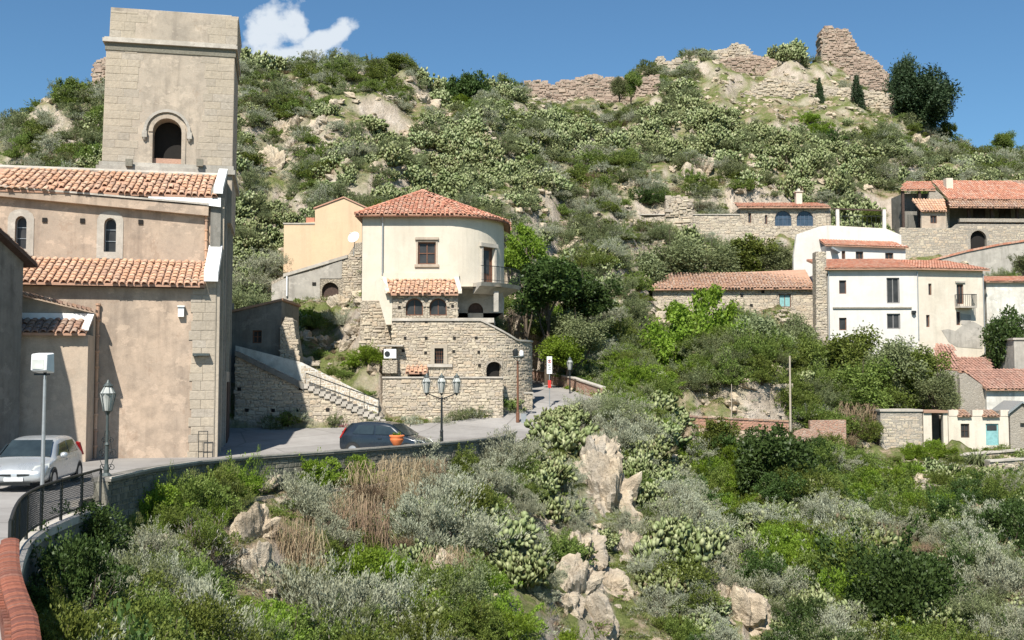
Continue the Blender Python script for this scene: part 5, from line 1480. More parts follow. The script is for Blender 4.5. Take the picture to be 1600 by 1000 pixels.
    for w in wins:
        window(T, fr, w, oA, .14, 'wood', 'glass', (1, 0), .06)
        mb = MB(); n = 7; c = sum(p[0] for p in w[2:]) / len(w[2:]); r0 = (w[1][0] - w[0][0]) / 2; zc = max(p[1] for p in w) - r0; c = (w[0][0] + w[1][0]) / 2
        for k in range(n):
            q0, q1 = math.pi * (k + .05) / n, math.pi * (k + .95) / n
            mb.fprism(fr, [(c + r0 * 1.02 * math.cos(q0), zc + r0 * 1.02 * math.sin(q0)), (c + r0 * 1.32 * math.cos(q0), zc + r0 * 1.32 * math.sin(q0)), (c + r0 * 1.32 * math.cos(q1), zc + r0 * 1.32 * math.sin(q1)), (c + r0 * 1.02 * math.cos(q1), zc + r0 * 1.02 * math.sin(q1))], oA, oA + .07)
        mb.build('arch_stones', M['ashlar'], T)
    mb = MB(); mb.fbox(fr, sA - .02, sB + .02, zw - .2, zw - .052, oA - .3, oA + .12); mb.build('sill_course', M['coping'], T)
    mb = MB(); mb.fbox(fr, sA + .05, sB - .05, zw, zlo - .1, .01, oA - .41); mb.build('annex_body', M['mortar'], T)
    putlog(T, fr, [fr.px(624, 480, oA), fr.px(707, 478, oA)], oA, .07)
    e0, e1 = fr.P(sA - .15, zlo, oA + .28), fr.P(sB + .05, zlo, oA + .28); t0, t1 = fr.P(A0, zt, .03), fr.P(A1, zt, .03)
    r = roof_slab(T, [e0, e1, t1, t0], name='annex_roof'); tiled(r, [e0 + u_, e1 + u_, t1 + u_, t0 + u_], e0 + u_, e1 + u_, .24, .34, 'tile', .4, seed=9)
    mb = MB()
    mb.prism([e0 + Vector((-.22, 0, .02)), e0 + Vector((0, 0, .02)), t0 + Vector((0, 0, .02)), t0 + Vector((-.22, 0, .02))], Vector((0, 0, .16)), .5)
    mb.prism([e1 + Vector((0, 0, .02)), e1 + Vector((.2, 0, .02)), t1 + Vector((.28, 0, .02)), t1 + Vector((0, 0, .02))], Vector((0, 0, .16)), .5)
    mb.fbox(fr, A0 - .25, A1 + .3, zt - .02, zt + .38, .01, .09); mb.build('white_verge', M['cream'], T)
    mb = MB(); mb.fprism(fr, [(sA - .35, zw - .4), (sA - .01, zw - .4), (sA - .01, zlo + .1), (A0 - .2, zt), (A0 - .5, zt - .3)], .02, oA - .01); mb.build('annex_cheek', M['cream'], T)
    # recess under the balcony with a dark arched doorway
    oR = -1.5
    x0, _ = fr.px(713, 470, oR); x1, _ = fr.px(786, 470, oR)
    dx0, dz1_ = fr.px(731, 473, oR); dx1, dz0_ = fr.px(755, 495, oR); ah = arch(dx0, dx1, dz0_ - .5, dz1_, 8)
    slab('recess_wall', T, fr, rect(x0 - .6, x1, z0 - .6, zsoff - .0), [ah], 'cement', .3, oR, .5)
    mb = MB(); mb.fbox(fr, x1 - .3, x1, z0 - .6, zsoff - .01, -7.4, oR - .301); mb.build('recess_side', M['cement'], T)
    mb = MB(); mb.fprism(fr, shrink(ah, .01), oR - .25, oR - .2, .5); mb.build('doorway', M['darkwood'], T)
    mb = MB(); a, _ = fr.px(775, 470, .0); mb.fbox(fr, a - .14, a + .14, z0 - .6, zbal - .5, -.6, -.3); mb.build('pillar', M['cement'], T)
    # terrace floor
    mb = MB(); zt_ = fr.px(700, 495, oA)[1]; mb.fbox(fr, sA, 7.6, zt_ - .32, zt_ - .06, -3.0, oA - .02); mb.build('terrace_floor', M['coping'], T)
    return
round_house()

def bastion():
    """stone base of the round house: flat front then a rounded flank, stepping down to the right"""
    fr = FH; oA = 1.62
    T = thing('stone_bastion', 'golden rubble stone base wall with small windows below the round house', 'retaining wall', (fr.P(5, 0, 1)[0], fr.P(5, 0, 1)[1], -2))
    R = 3.0; s1 = fr.px(748, 540, oA)[0]
    def PC(t, z, o=0.0):
        o = o + oA
        if t <= s1: return fr.P(t, z, o)
        q = min((t - s1) / R, 1.75)
        return fr.P(s1 + (R + o - oA) * math.sin(q), z, oA - R + (R + o - oA) * math.cos(q))
    L = s1 + R * 1.75
    sL = fr.px(612, 540, oA)[0]
    ztop = fr.px(650, 497, oA)[1] - .16; zled = fr.px(650, 591, oA)[1]; zbot = -4
    def top(t):
        if t < s1 + .1: return ztop
        q = (t - s1 - .1) / R; return max(ztop - 1.45 * q, fr.px(828, 535, -1)[1] - .0)
    w1 = fr.px(679, 544, oA); w2 = fr.px(693, 568, oA); hole1 = rect(w1[0], w2[0], w2[1], w1[1])
    h1 = fr.px(760, 565, oA); h2 = fr.px(782, 590, oA - .2); hole2 = rect(h1[0], h2[0] + .1, h2[1], h1[1])
    holes = [hole1, hole2]
    ts = sorted(set(list(np.linspace(sL, s1, 9)) + list(np.linspace(s1, L, 26)) + [hole1[0][0], hole1[1][0], hole2[0][0], hole2[1][0]]))
    zs = sorted(set([zbot, zled, hole1[0][1], hole1[2][1], hole2[0][1], hole2[2][1]] + list(np.linspace(zled, ztop, 5))))
    mb = MB()
    for a, b in zip(ts[:-1], ts[1:]):
        for c, d in zip(zs[:-1], zs[1:]):
            m, n_ = (a + b) / 2, (c + d) / 2
            if any(h[0][0] < m < h[1][0] and h[0][1] < n_ < h[2][1] for h in holes): continue
            ta, tb = top(a), top(b)
            if c >= max(ta, tb): continue
            dd = (min(d, ta), min(d, tb)) if d < ztop - .01 else (ta, tb)
            mb.add([PC(a, min(c, ta)), PC(b, min(c, tb)), PC(b, dd[1]), PC(a, dd[0])], [(0, 1, 2, 3)], .5)
    for a, b in zip(ts[:-1], ts[1:]):   # thickness at the top
        mb.add([PC(a, top(a)), PC(b, top(b)), PC(b, top(b), -.5), PC(a, top(a), -.5)], [(0, 1, 2, 3)], .5)
    for h in holes:
        P_ = [h[0], h[1], h[2], h[3]]
        for i in range(4):
            p, q = P_[i], P_[(i + 1) % 4]; mb.add([PC(*p), PC(*q), PC(q[0], q[1], -.4), PC(p[0], p[1], -.4)], [(0, 1, 2, 3)], .5)
        mb.add([PC(p[0], p[1], -.38) for p in P_], [(0, 1, 2, 3)], .5)
    mb.add([PC(sL, zbot), PC(sL, zbot, -3), PC(sL, ztop, -3), PC(sL, ztop)], [(0, 1, 2, 3)])
    mb.build('wall_core', M['mortar'], T)
    n = 40; poly = [(sL, zbot + 1.5), (L, zbot + 1.5)] + [(sL + (L - sL) * (1 - k / n), top(sL + (L - sL) * (1 - k / n)) - .02) for k in range(n + 1)]
    rubble(T, fr, poly, [shrink(hole1, -.14), shrink(hole2, -.1)], .31, .18, 'stone', 0, .05, seed=31, curve=lambda s, z, o: PC(s, z, o))
    # capping along the top
    mb = MB()
    tt = np.linspace(sL, L, 44)
    for a, b in zip(tt[:-1], tt[1:]):
        mb.hexa([PC(a, top(a), .08), PC(b, top(b), .08), PC(b, top(b), -.5), PC(a, top(a), -.5), PC(a, top(a) + .1, .08), PC(b, top(b) + .1, .08), PC(b, top(b) + .1, -.5), PC(a, top(a) + .1, -.5)], random.random())
    mb.build('capping', M['coping'], T)
    # little grated window, arched opening
    fr2 = Fr(PC(0, 0)[:2], 0)
    fw = Fr(fr.P(0, 0, oA)[:2], math.degrees(fr.a))
    mb = MB(); out = rect(hole1[0][0] - .22, hole1[1][0] + .22, hole1[0][1] - .02, hole1[2][1] + .22)
    ring(mb, fw, out, hole1, -.03, .06)
    w_ = mb.build('window_surround', M['ashlar'], T)
    mb = MB(); mb.fbox(fw, hole1[0][0] - .4, hole1[1][0] + .5, hole1[0][1] - .2, hole1[0][1] - .03, -.05, .14); mb.build('sill', M['coping'], w_)
    mb = MB(); mb.fbox(fw, hole1[0][0] + .01, hole1[1][0] - .01, hole1[0][1] + .01, hole1[2][1] - .01, -.34, -.3); mb.build('pane', M['glass'], w_)
    mb = MB()
    for k in range(3):
        s = hole1[0][0] + (hole1[1][0] - hole1[0][0]) * (k + 1) / 4; mb.tube([fw.P(s, hole1[0][1], -.08), fw.P(s, hole1[2][1], -.08)], .014, 4)
    for k in range(3):
        z = hole1[0][1] + (hole1[2][1] - hole1[0][1]) * (k + 1) / 4; mb.tube([fw.P(hole1[0][0], z, -.09), fw.P(hole1[1][0], z, -.09)], .012, 4)
    mb.build('grille', M['wood'], w_)
    mb = MB(); tm = (hole2[0][0] + hole2[1][0]) / 2; q = max(0, (tm - s1) / R); ft = Fr(PC(tm, 0)[:2], math.degrees(q)); hw = (hole2[1][0] - hole2[0][0]) / 2
    ah = arch(-hw, hw, hole2[0][1], hole2[2][1], 8, .35); o_ = rect(-hw - .02, hw + .02, hole2[0][1] - .01, hole2[2][1] + .02)
    # corner spandrels turn the opening into an arch
    c0 = [(hw + .02, hole2[2][1] + .02), (-hw - .02, hole2[2][1] + .02)]
    arcp = [p for p in ah[2:]]
    mb.fprism(ft, [(hw + .02, arcp[0][1])] + arcp[:5] + [(0, hole2[2][1] + .02), (hw + .02, hole2[2][1] + .02)], -.2, .035)
    mb.fprism(ft, arcp[4:] + [(-hw - .02, arcp[-1][1]), (-hw - .02, hole2[2][1] + .02), (0, hole2[2][1] + .02)], -.2, .035)
    mb.build('opening_arch', M['ashlar'], T)
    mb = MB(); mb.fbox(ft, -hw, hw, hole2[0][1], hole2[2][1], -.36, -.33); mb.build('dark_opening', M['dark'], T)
    putlog(T, fw, [tuple(fr.px(u, v, oA)) for u, v in ((633, 528), (666, 528), (710, 528), (744, 528), (630, 548), (665, 551), (709, 549), (748, 550), (706, 571), (749, 571), (632, 501), (666, 502), (708, 501), (655, 602), (643, 630), (724, 626))], 0, .075)
    # ledge terrace: nearer low wall
    fl = fw; oL = .62
    e0 = fr.px(598, 593, oA + oL)[0]; e1 = fr.px(786, 593, oA + oL)[0]; zl = fr.px(690, 591, oA + oL)[1]
    pl = rect(e0, e1, zbot, zl)
    slab('ledge_wall', T, fw, pl, [], 'mortar', oL - .06, oL)
    rubble(T, fw, rect(e0, e1, -2.9, zl - .02), [], .33, .19, 'stone', oL, .05, seed=33)
    mb = MB(); mb.fbox(fw, e0 - .03, e1 + .04, zl + .001, zl + .09, .08, oL + .07); mb.build('ledge_capping', M['coping'], T)
    # small door with its own tiled hood at the left end
    d0, dz = fr.px(641, 588, oA + .02); d1, _ = fr.px(660, 588, oA + .02)
    mb = MB(); mb.fbox(fw, d0, d1, zl + .09, dz + .32, .0, .07); mb.build('low_door', M['darkwood'], T)
    h0, hz = fr.px(634, 579, oA + .4); h1_, _ = fr.px(668, 579, oA + .4)
    P4 = [fw.P(h0, hz - .1, .62), fw.P(h1_, hz - .1, .62), fw.P(h1_, hz + .22, .05), fw.P(h0, hz + .22, .05)]
    r = roof_slab(T, P4, name='hood'); tiled(r, [p + Vector((0, 0, .02)) for p in P4], P4[0] + Vector((0, 0, .02)), P4[1] + Vector((0, 0, .02)), .2, .28, 'tile', .3, seed=4)
    # planter box by the road
    b0 = fr.px(786, 622, 1.0); 
    T2 = thing('stone_planter', 'low stone planter with pale rim at the foot of the round bastion', 'planter', (*fr.P(b0[0] + .8, 0, .9)[:2], -1.7))
    f2 = Fr(at(787, 630, 61.6)[:2], 8); w2 = f2.px(832, 630)[0]; z0 = f2.px(800, 640)[1] - .6; z1 = f2.px(800, 615)[1]
    mb = MB(); mb.fbox(f2, 0, w2, z0, z1, -1.2, -.02); mb.build('planter_body', M['mortar'], T2)
    rubble(T2, f2, rect(0, w2, z0, z1), [], .28, .16, 'stone', -.02, .04, seed=6)
    mb = MB(); mb.fbox(f2, -.05, w2 + .05, z1 + .001, z1 + .08, -1.25, .05); mb.build('rim', M['coping'], T2)
    mb = MB(); mb.fbox(f2, .1, .9, z0 + .55, z0 + .68, .04, .1); mb.build('rust_plank', M['tile'], T2)
bastion()

def peach_house():
    fr = FO; T = thing('peach_house', 'plain peach plastered house with stepped gable left of the round house', 'house', (*fr.P(2, 0, -2)[:2], 7))
    X = lambda u, v: fr.px(u, v)
    pts = [X(442, 352), X(491, 349)]
    a = X(442, 440); b = X(491, 440); c = X(572, 440); g1 = X(494, 326); g2 = X(537, 309); g3 = X(574, 326)
    slab('low_wall', T, fr, [(a[0], a[1] - 2), (b[0], a[1] - 2), (b[0], X(491, 346)[1]), (a[0], X(442, 350)[1])], [], 'peach', .4, -.15)
    slab('gable_wall', T, fr, [(b[0] + .004, a[1] - 2), (c[0], a[1] - 2), (c[0], g3[1]), g2, (b[0] + .004, g1[1])], [], 'peach', .4, 0)
    mb = MB(); mb.prism([fr.P(s, z, -.402) for s, z in [(b[0] + .1, a[1] - 2), (c[0] - .1, a[1] - 2), (c[0] - .1, g3[1] - .05), (g2[0], g2[1] - .05), (b[0] + .1, g1[1] - .05)]], Vector((-fr.n.x, -fr.n.y, 0)) * 4, .5); mb.build('body', M['peach'], T)
    mb = MB(); mb.fbox(fr, a[0] + .02, b[0], a[1] - 2, X(491, 348)[1] - .1, -4, -.552); mb.build('low_body', M['peach'], T)
    mb = MB(); 
    for p, q in ((( b[0] - .1, g1[1] - .02), g2), (g2, (c[0] + .1, g3[1] - .02))):
        mb.fprism(fr, [p, q, (q[0], q[1] + .09), (p[0], p[1] + .09)], -4.4, .08)
    mb.build('roof', M['tilered'], T)
    mb = MB(); mb.fbox(fr, a[0] - .05, b[0] - .01, X(470, 350)[1], X(470, 350)[1] + .1, -4.2, -.1); mb.build('parapet_cap', M['coping'], T)
    mb = MB(); s, z = X(484, 347); mb.fbox(fr, s - .35, s + .25, z + .0, z + .4, -1.2, -.5); mb.build('chimney', M['tilered'], T)
peach_house()

def stone_wing():
    fr = FS; T = thing('stone_wing', 'old stone outbuilding with sloping top and dark arched doorway below the peach house', 'outbuilding', (*fr.P(3, 0, -1)[:2], 5))
    X = lambda u, v: fr.px(u, v)
    d0, dz1 = X(503, 441); d1, dz0 = X(529, 464); ah = arch(d0, d1, dz0, dz1, 8)
    zb = X(425, 480)[1] - 2
    poly = [(X(424, 470)[0], zb), (X(566, 470)[0], zb), (X(566, 378)[0], X(566, 378)[1]), X(556, 380), X(543, 400), X(500, 415), X(445, 430), (X(424, 440)[0], X(424, 440)[1])]
    slab('wall', T, fr, poly, [ah], 'mortar', .5, 0, .4)
    rp = [(a - .02 * (a > 5), b - .05) for a, b in poly]
    # plastered left part, bare stone to the right
    mb = MB(); s2 = X(534, 450)[0]
    slab('plaster_face', T, fr, [(poly[0][0] + .02, X(430, 470)[1]), (d0 - .12, X(430, 470)[1]), (d0 - .12, dz1 + .25), (d1 + .12, dz1 + .25), (s2, dz1 + .3), (s2, X(534, 406)[1]), (X(500, 420)[0], X(500, 420)[1]), (X(447, 434)[0], X(447, 434)[1]), (poly[0][0] + .02, X(424, 445)[1])], [], 'cement', .03, .034)
    rubble(T, fr, [(s2, zb + 1.5), (X(565, 470)[0], zb + 1.5), (X(565, 385)[0], X(565, 385)[1]), (X(548, 395)[0], X(548, 397)[1]), (s2, X(534, 407)[1])], [], .32, .2, 'stone', 0, .08, seed=41)
    rubble(T, fr, [(poly[0][0], zb), (s2, zb), (s2, dz0 - .1), (poly[0][0], dz0 - .15)], [], .32, .2, 'stone', 0, .07, seed=42)
    mb = MB(); mb.fprism(fr, shrink(ah, .01), -.3, -.26, .5); mb.build('doorway', M['darkwood'], T)
    mb = MB(); mb.fprism(fr, [X(443, 433), X(543, 403), X(543, 398), X(443, 428)], -1.0, .1); mb.build('sloping_cap', M['coping'], T)
    s, z = X(449, 432); mb = MB(); mb.tube([fr.P(s, z, .12), fr.P(s, X(449, 463)[1], .12)], .06, 6); mb.build('white_pipe', M['whitepaint'], T)
    mb = MB(); s, z = X(494, 440); mb.fbox(fr, s - .25, s, z - .25, z - .05, .0, .08); mb.build('niche', M['dark'], T)  # dark block on the face, the niche's shade is in its colour
    # satellite dish
    c = at(552, 370, 63.5)
    D = thing('satellite_dish', 'white satellite dish on a short mast beside the round house', 'satellite dish', (c.x, c.y, c.z - .9))
    mb = MB(); dirn = Vector((-.35, -.9, .45)).normalized(); a = dirn.orthogonal().normalized(); b = dirn.cross(a); vs = [c - dirn * .12]; n = 18
    for rr, dd in ((.2, -.10), (.36, -.02)):
        for k in range(n): q = 2 * math.pi * k / n; vs.append(c + (a * math.cos(q) + b * math.sin(q)) * rr + dirn * dd)
    fs = [(0, 1 + k, 1 + (k + 1) % n) for k in range(n)] + [(1 + k, 1 + n + k, 1 + n + (k + 1) % n, 1 + (k + 1) % n) for k in range(n)]
    mb.add(vs, fs, .5); o = mb.build('dish', M['whitepaint'], D, smooth=True); sm = o.modifiers.new('t', 'SOLIDIFY'); sm.thickness = .015
    mb = MB(); mb.tube([c - dirn * .1, c - dirn * .2 + Vector((0, 0, -.15)), (c.x, c.y + .15, c.z - 1.1)], .025, 6); mb.tube([c + b * -.3, c + dirn * .4], .012, 5); mb.lathe(tuple(c + dirn * .4), [(.03, -.03), (.04, 0), (.03, .04)], 8); mb.build('mast', M['steel'], D)
stone_wing()

def ac_box():
    c = at(610, 553, 60.0)
    T = thing('utility_cabinet', 'small white utility box with round vent among bushes left of the stone bastion', 'utility box', (c.x, c.y, c.z - .5))
    mb = MB(); mb.box((c.x, c.y, c.z), (.34, .2, .26)); b = mb.build('case', M['whitepaint'], T, bevel=.02)
    mb = MB(); mb.lathe((0, 0, 0), [(.0, 0), (.15, 0), (.15, .03)], 14); V = mb.v; mb.v = [(c.x - .15 + p[0], c.y - .205 - p[2], c.z + p[1]) for p in V]; mb.build('vent', M['iron'], b)
    mb = MB(); mb.box((c.x, c.y + .1, c.z + .45), (.7, .35, .04)); mb.build('cover_slab', M['coping'], T)
    mb = MB(); mb.box((c.x, c.y + .05, c.z - .7), (.4, .3, .36)); mb.build('plinth', M['mortar'], T)
ac_box()

# ------------------------------------------------------------------ houses across the ravine
def box_body(T, fr, s0, s1, z0, z1, dep, mat, o=0.0, name='body'):
    mb = MB(); mb.fbox(fr, s0 + .003, s1 - .003, z0, z1 - .01, -dep, o - .402); return mb.build(name, M[mat], T)
def balcony(T, fr, s0, s1, z, o=0.0, out=.75):
    mb = MB(); mb.fbox(fr, s0, s1, z - .14, z, o + .002, o + out); b = mb.build('balcony', M['coping'], T)
    mb = MB()
    n = int((s1 - s0) / .16)
    for k in range(n + 1): mb.fbox(fr, s0 + (s1 - s0) * k / n - .012, s0 + (s1 - s0) * k / n + .012, z, z + .95, o + out - .05, o + out - .03)
    for e in (s0, s1 - .03):
        for k in range(5): mb.fbox(fr, e, e + .025, z, z + .95, o + out * k / 5, o + out * k / 5 + .025)
        mb.fbox(fr, e, e + .03, z + .93, z + .98, o, o + out)
    mb.fbox(fr, s0, s1, z + .93, z + .98, o + out - .06, o + out - .02); mb.build('balustrade', M['iron'], b)
    return b
def white_house():
    T = thing('white_house', 'two-storey white and ivory house with long low red roof above the trees', 'house', (*FW.P(4, 0, -3)[:2], 4))
    X = lambda u, v: FW.px(u, v)
    zb = X(1295, 560)[1] - 1.5; s0 = X(1294, 480)[0]; s1 = X(1434, 480)[0]; ze = X(1360, 420)[1]
    def R(a, b, t, bo, f=X): p = f(a, t); q = f(b, bo); return rect(p[0], q[0], q[1], p[1])
    hs = [R(1311, 1322.5, 438, 459), R(1311, 1323, 496.5, 516), R(1385, 1406, 434, 474), R(1385.5, 1407, 490, 514)]
    slab('white_wall', T, FW, rect(s0, s1, zb, ze), hs, 'white', .4, 0, .28)
    for i, h in enumerate(hs):
        window(T, FW, h, 0, .12, 'wood' if i < 2 else 'greyframe', 'glass', (1 if i > 1 else 0, 0 if i < 2 else 0), .09 if i > 1 else .06)
    a = X(1301, 481); b = X(1424, 483); mb = MB(); mb.fbox(FW, a[0], b[0], a[1] - .06, a[1] + .06, .002, .12); mb.build('string_course', M['greystone'], T)
    s, z = X(1427, 488); mb = MB(); mb.fbox(FW, s - .16, s + .16, z - .1, z + .12, .002, .25); mb.lathe(FW.P(s, z - .2, .2), [(.05, 0), (.12, .1)], 8); mb.build('wall_lamp', M['iron'], T)
    Y2 = lambda u, v: FW2.px(u, v)
    t0 = 0.0; t1 = Y2(1537, 480)[0]; ze2 = ze
    hs2 = [R(1450.5, 1456, 443, 461, Y2), R(1447, 1453, 492, 511, Y2), R(1494.5, 1506, 444, 475, Y2), R(1494, 1501, 487, 508, Y2)]
    slab('ivory_wall', T, FW2, rect(t0, t1, zb - 1, ze2), hs2, 'ivory', .4, 0, .28)
    for i, h in enumerate(hs2):
        window(T, FW2, h, 0, .12, 'wood', 'glass', (1 if i == 2 else 0, 0), .06, lintel=.12 if i == 2 else None)
    a, z = Y2(1492, 479); b, _ = Y2(1518, 479); balcony(T, FW2, a, b, z, 0, .8)
    a, z = Y2(1496, 490); b, z2 = Y2(1517, 505); mb = MB(); mb.fprism(FW2, [(a + .3, z2 - .1), (a + .8, z2 - .2), (b, z2 + .15), (b, z - .1), (a + .3, z)], .01, .03); mb.build('grey_screen', M['cement'], T)
    a = Y2(1471, 516); c = Y2(1536, 512); d = Y2(1536, 545); e = Y2(1495, 542)
    slab('bare_render_patch', T, FW2, [(a[0], a[1]), (Y2(1482, 534)[0], Y2(1482, 534)[1]), e, (d[0] - .05, d[1]), (c[0] - .05, c[1] + .1), Y2(1520, 502), Y2(1505, 507), Y2(1493, 517), Y2(1480, 514)], [], 'cement', .02, .022)
    for fr_, a, b in ((FW, s0, s1), (FW2, t0, t1)):
        mb = MB(); mb.fbox(fr_, a + .01, b - .01, zb, ze - .02, -7.5, -.402); mb.build('body', M['white'], T)
    for (fr_, u, v0, v1) in ((FW, 1433.5, 424, 530), (FW2, 1536, 428, 560), (FW, 1294.5, 424, 560)):
        s, za = fr_.px(u, v0, .08); _, zz = fr_.px(u, v1, .08); mb = MB(); mb.tube([fr_.P(s, za, .08), fr_.P(s, zz, .08)], .045, 6); mb.build('downpipe', M['steel'], T)
    # shallow roof, one plane per wing
    zr = X(1400, 408)[1] + .55
    E = [FW.P(s0 - .3, ze, .4), FW.P(s1 + .02, ze, .4), FW2.P(t1 + .4, ze - .02, .4)]
    B = [FW.P(s0 - .3, zr + .25, -6), FW.P(s1, zr + .25, -6), FW2.P(t1 + .4, zr + .1, -6)]
    for i in range(2):
        P4 = [E[i], E[i + 1], B[i + 1], B[i]]
        if i == 1: P4 = [E[1] + Vector((.0, 0, 0)), E[2], B[2], B[1]]
        r = roof_slab(T, P4, th=.12); u_ = Vector((0, 0, .02)); tiled(r, [p + u_ for p in P4], P4[0] + u_, P4[1] + u_, .25, .45, 'tilered', .08, seed=50 + i)
    # old stone pier at its left end
    P = thing('stone_chimney_pier', 'tall rough stone pier against the left end of the white house', 'wall', (*FW.P(s0 - .6, 0, 0)[:2], 3))
    a = FW.px(1273, 400, .3); b = FW.px(1292, 400, .3); zt = FW.px(1283, 393, .3)[1]
    pl = [(a[0] - .0, zb), (b[0] - .06, zb), (b[0] - .06, zt), (a[0] + .1, zt)]
    slab('wall', P, FW, pl, [], 'farwall', 1.2, .3); rubble(P, FW, pl, [], .35, .24, 'stone', .3, .07, seed=51)
M['greyframe'] = simple('grey_frame_paint', (.22, .21, .20), .5)
white_house()

def upper_white():
    fr = FU; T = thing('upper_white_house', 'smaller white house with red roof strip and roof terrace posts above the long white house', 'house', (*fr.P(3, 0, -2)[:2], 9))
    X = lambda u, v: fr.px(u, v)
    s0 = X(1291, 400)[0]; s1 = X(1415, 400)[0]; zb = X(1300, 430)[1] - 1; ze = X(1350, 383)[1]
    def R(a, b, t, bo): p = X(a, t); q = X(b, bo); return rect(p[0], q[0], q[1], p[1])
    hs = [R(1315, 1321, 392, 408), R(1337, 1349, 393, 407), R(1383, 1396, 395, 407)]
    slab('wall', T, fr, rect(s0, s1, zb, ze), hs, 'white', .4, 0, .28)
    for h in hs: window(T, fr, h, 0, .12, 'wood', 'glass', (1, 0), .06)
    box_body(T, fr, s0, s1, zb, ze, 5, 'white')
    P4 = [fr.P(s0 - .2, ze, .35), fr.P(s1 + .2, ze - .25, .35), fr.P(s1 - .6, ze + .55, -1.6), fr.P(s0 - .1, ze + .6, -1.6)]
    r = roof_slab(T, P4, th=.1); u_ = Vector((0, 0, .02)); tiled(r, [p + u_ for p in P4], P4[0] + u_, P4[1] + u_, .25, .45, 'tilered', .08, seed=61)
    # terrace block behind with posts
    o = -1.7; a = fr.px(1293, 352, o); b = fr.px(1384, 358, o); zt = a[1]
    slab('terrace_wall', T, fr, [(a[0], zb), (b[0] + 1.4, zb), (b[0] + 1.4, zt - .9), (b[0], fr.px(1384, 357, o)[1]), (a[0], zt)], [], 'white', .4, o)
    l = fr.px(1240, 400, o); l2 = fr.px(1245, 366, o)
    slab('side_wall', T, fr, [(l[0], zb - 1), (a[0] - .004, zb - 1), (a[0] - .004, zt), (a[0] - .8, zt - .12), (l2[0], l2[1]), (l[0], l[1])], [], 'white', .4, o - .02)
    for u in (1309, 1382):
        s, z1 = fr.px(u, 327, o); mb = MB(); mb.fbox(fr, s - .14, s + .14, zt - .6, z1, o - .3, o - .02); mb.build('terrace_post', M['white'], T)
    mb = MB(); sa, za = fr.px(1302, 325, o); sb, zb2 = fr.px(1386, 328, o); mb.fprism(fr, [(sa, za - .08), (sb, zb2 - .1), (sb, zb2 + .02), (sa, za + .04)], o - .3, o - .15); mb.build('pergola_beam', M['darkwood'], T)
    mb = MB(); mb.fbox(fr, a[0], b[0] - .1, zt + .85, zt + .9, o - .2, o - .16)
    for k in range(14): s = a[0] + (b[0] - a[0]) * k / 13; mb.fbox(fr, s - .015, s + .015, zt, zt + .87, o - .2, o - .17)
    mb.build('terrace_rail', M['iron'], T)
    # awning over little door at the left
    mb = MB(); s, z = X(1300, 386); mb.fprism(fr, [(s - .2, z - .2), (s + .5, z - .6), (s + .5, z - .5), (s - .2, z - .05)], .01, .8); mb.build('awning', M['steel'], T)
upper_white()

def barn():
    fr = FB; T = thing('long_stone_barn', 'long low stone barn with weathered red roof and turquoise shutter', 'barn', (*fr.P(6, 0, -3)[:2], 5))
    X = lambda u, v: fr.px(u, v)
    s0 = X(1020, 480)[0]; s1 = X(1272, 480)[0]; ze = X(1140, 450)[1]; zb = X(1100, 520)[1] - 2
    p = X(1217, 460); q = X(1236, 480); h = rect(p[0], q[0], q[1], p[1])
    slab('wall', T, fr, rect(s0, s1, zb, ze), [h], 'farwall', .4, 0, .28)
    rubble(T, fr, rect(s0, s1, zb + 2, ze), [shrink(h, -.1)], .4, .24, 'stone', 0, .05, seed=71)
    w = window(T, fr, h, 0, .1, 'wood', 'bluegreen', (1, 0), .07)
    box_body(T, fr, s0, s1, zb, ze, 6, 'farwall')
    putlog(T, fr, [X(u, v) for u, v in ((1055, 471), (1095, 470), (1159, 462), (1147, 475), (1174, 477), (1192, 456))], 0, .12)
    P4 = [fr.P(s0 - .4, ze - .05, .4), fr.P(s1 + .0, ze - .05, .4), fr.P(s1, fr.px(1272, 421, -3.5)[1], -3.5), fr.P(fr.px(1051, 430, -3.5)[0], fr.px(1051, 430, -3.5)[1], -3.5)]
    r = roof_slab(T, P4, th=.14); u_ = Vector((0, 0, .02)); tiled(r, [p + u_ for p in P4], P4[0] + u_, P4[1] + u_, .27, .42, 'tileold', .3, seed=72)
    mb = MB(); mb.add([P4[3], P4[2], fr.P(s1, ze - .3, -7), fr.P(s0 - .3, ze - .3, -7), P4[0]], [(0, 1, 2, 3), (0, 3, 4)], .5); mb.build('rear_roof_slope', M['tileold'], T)
barn()

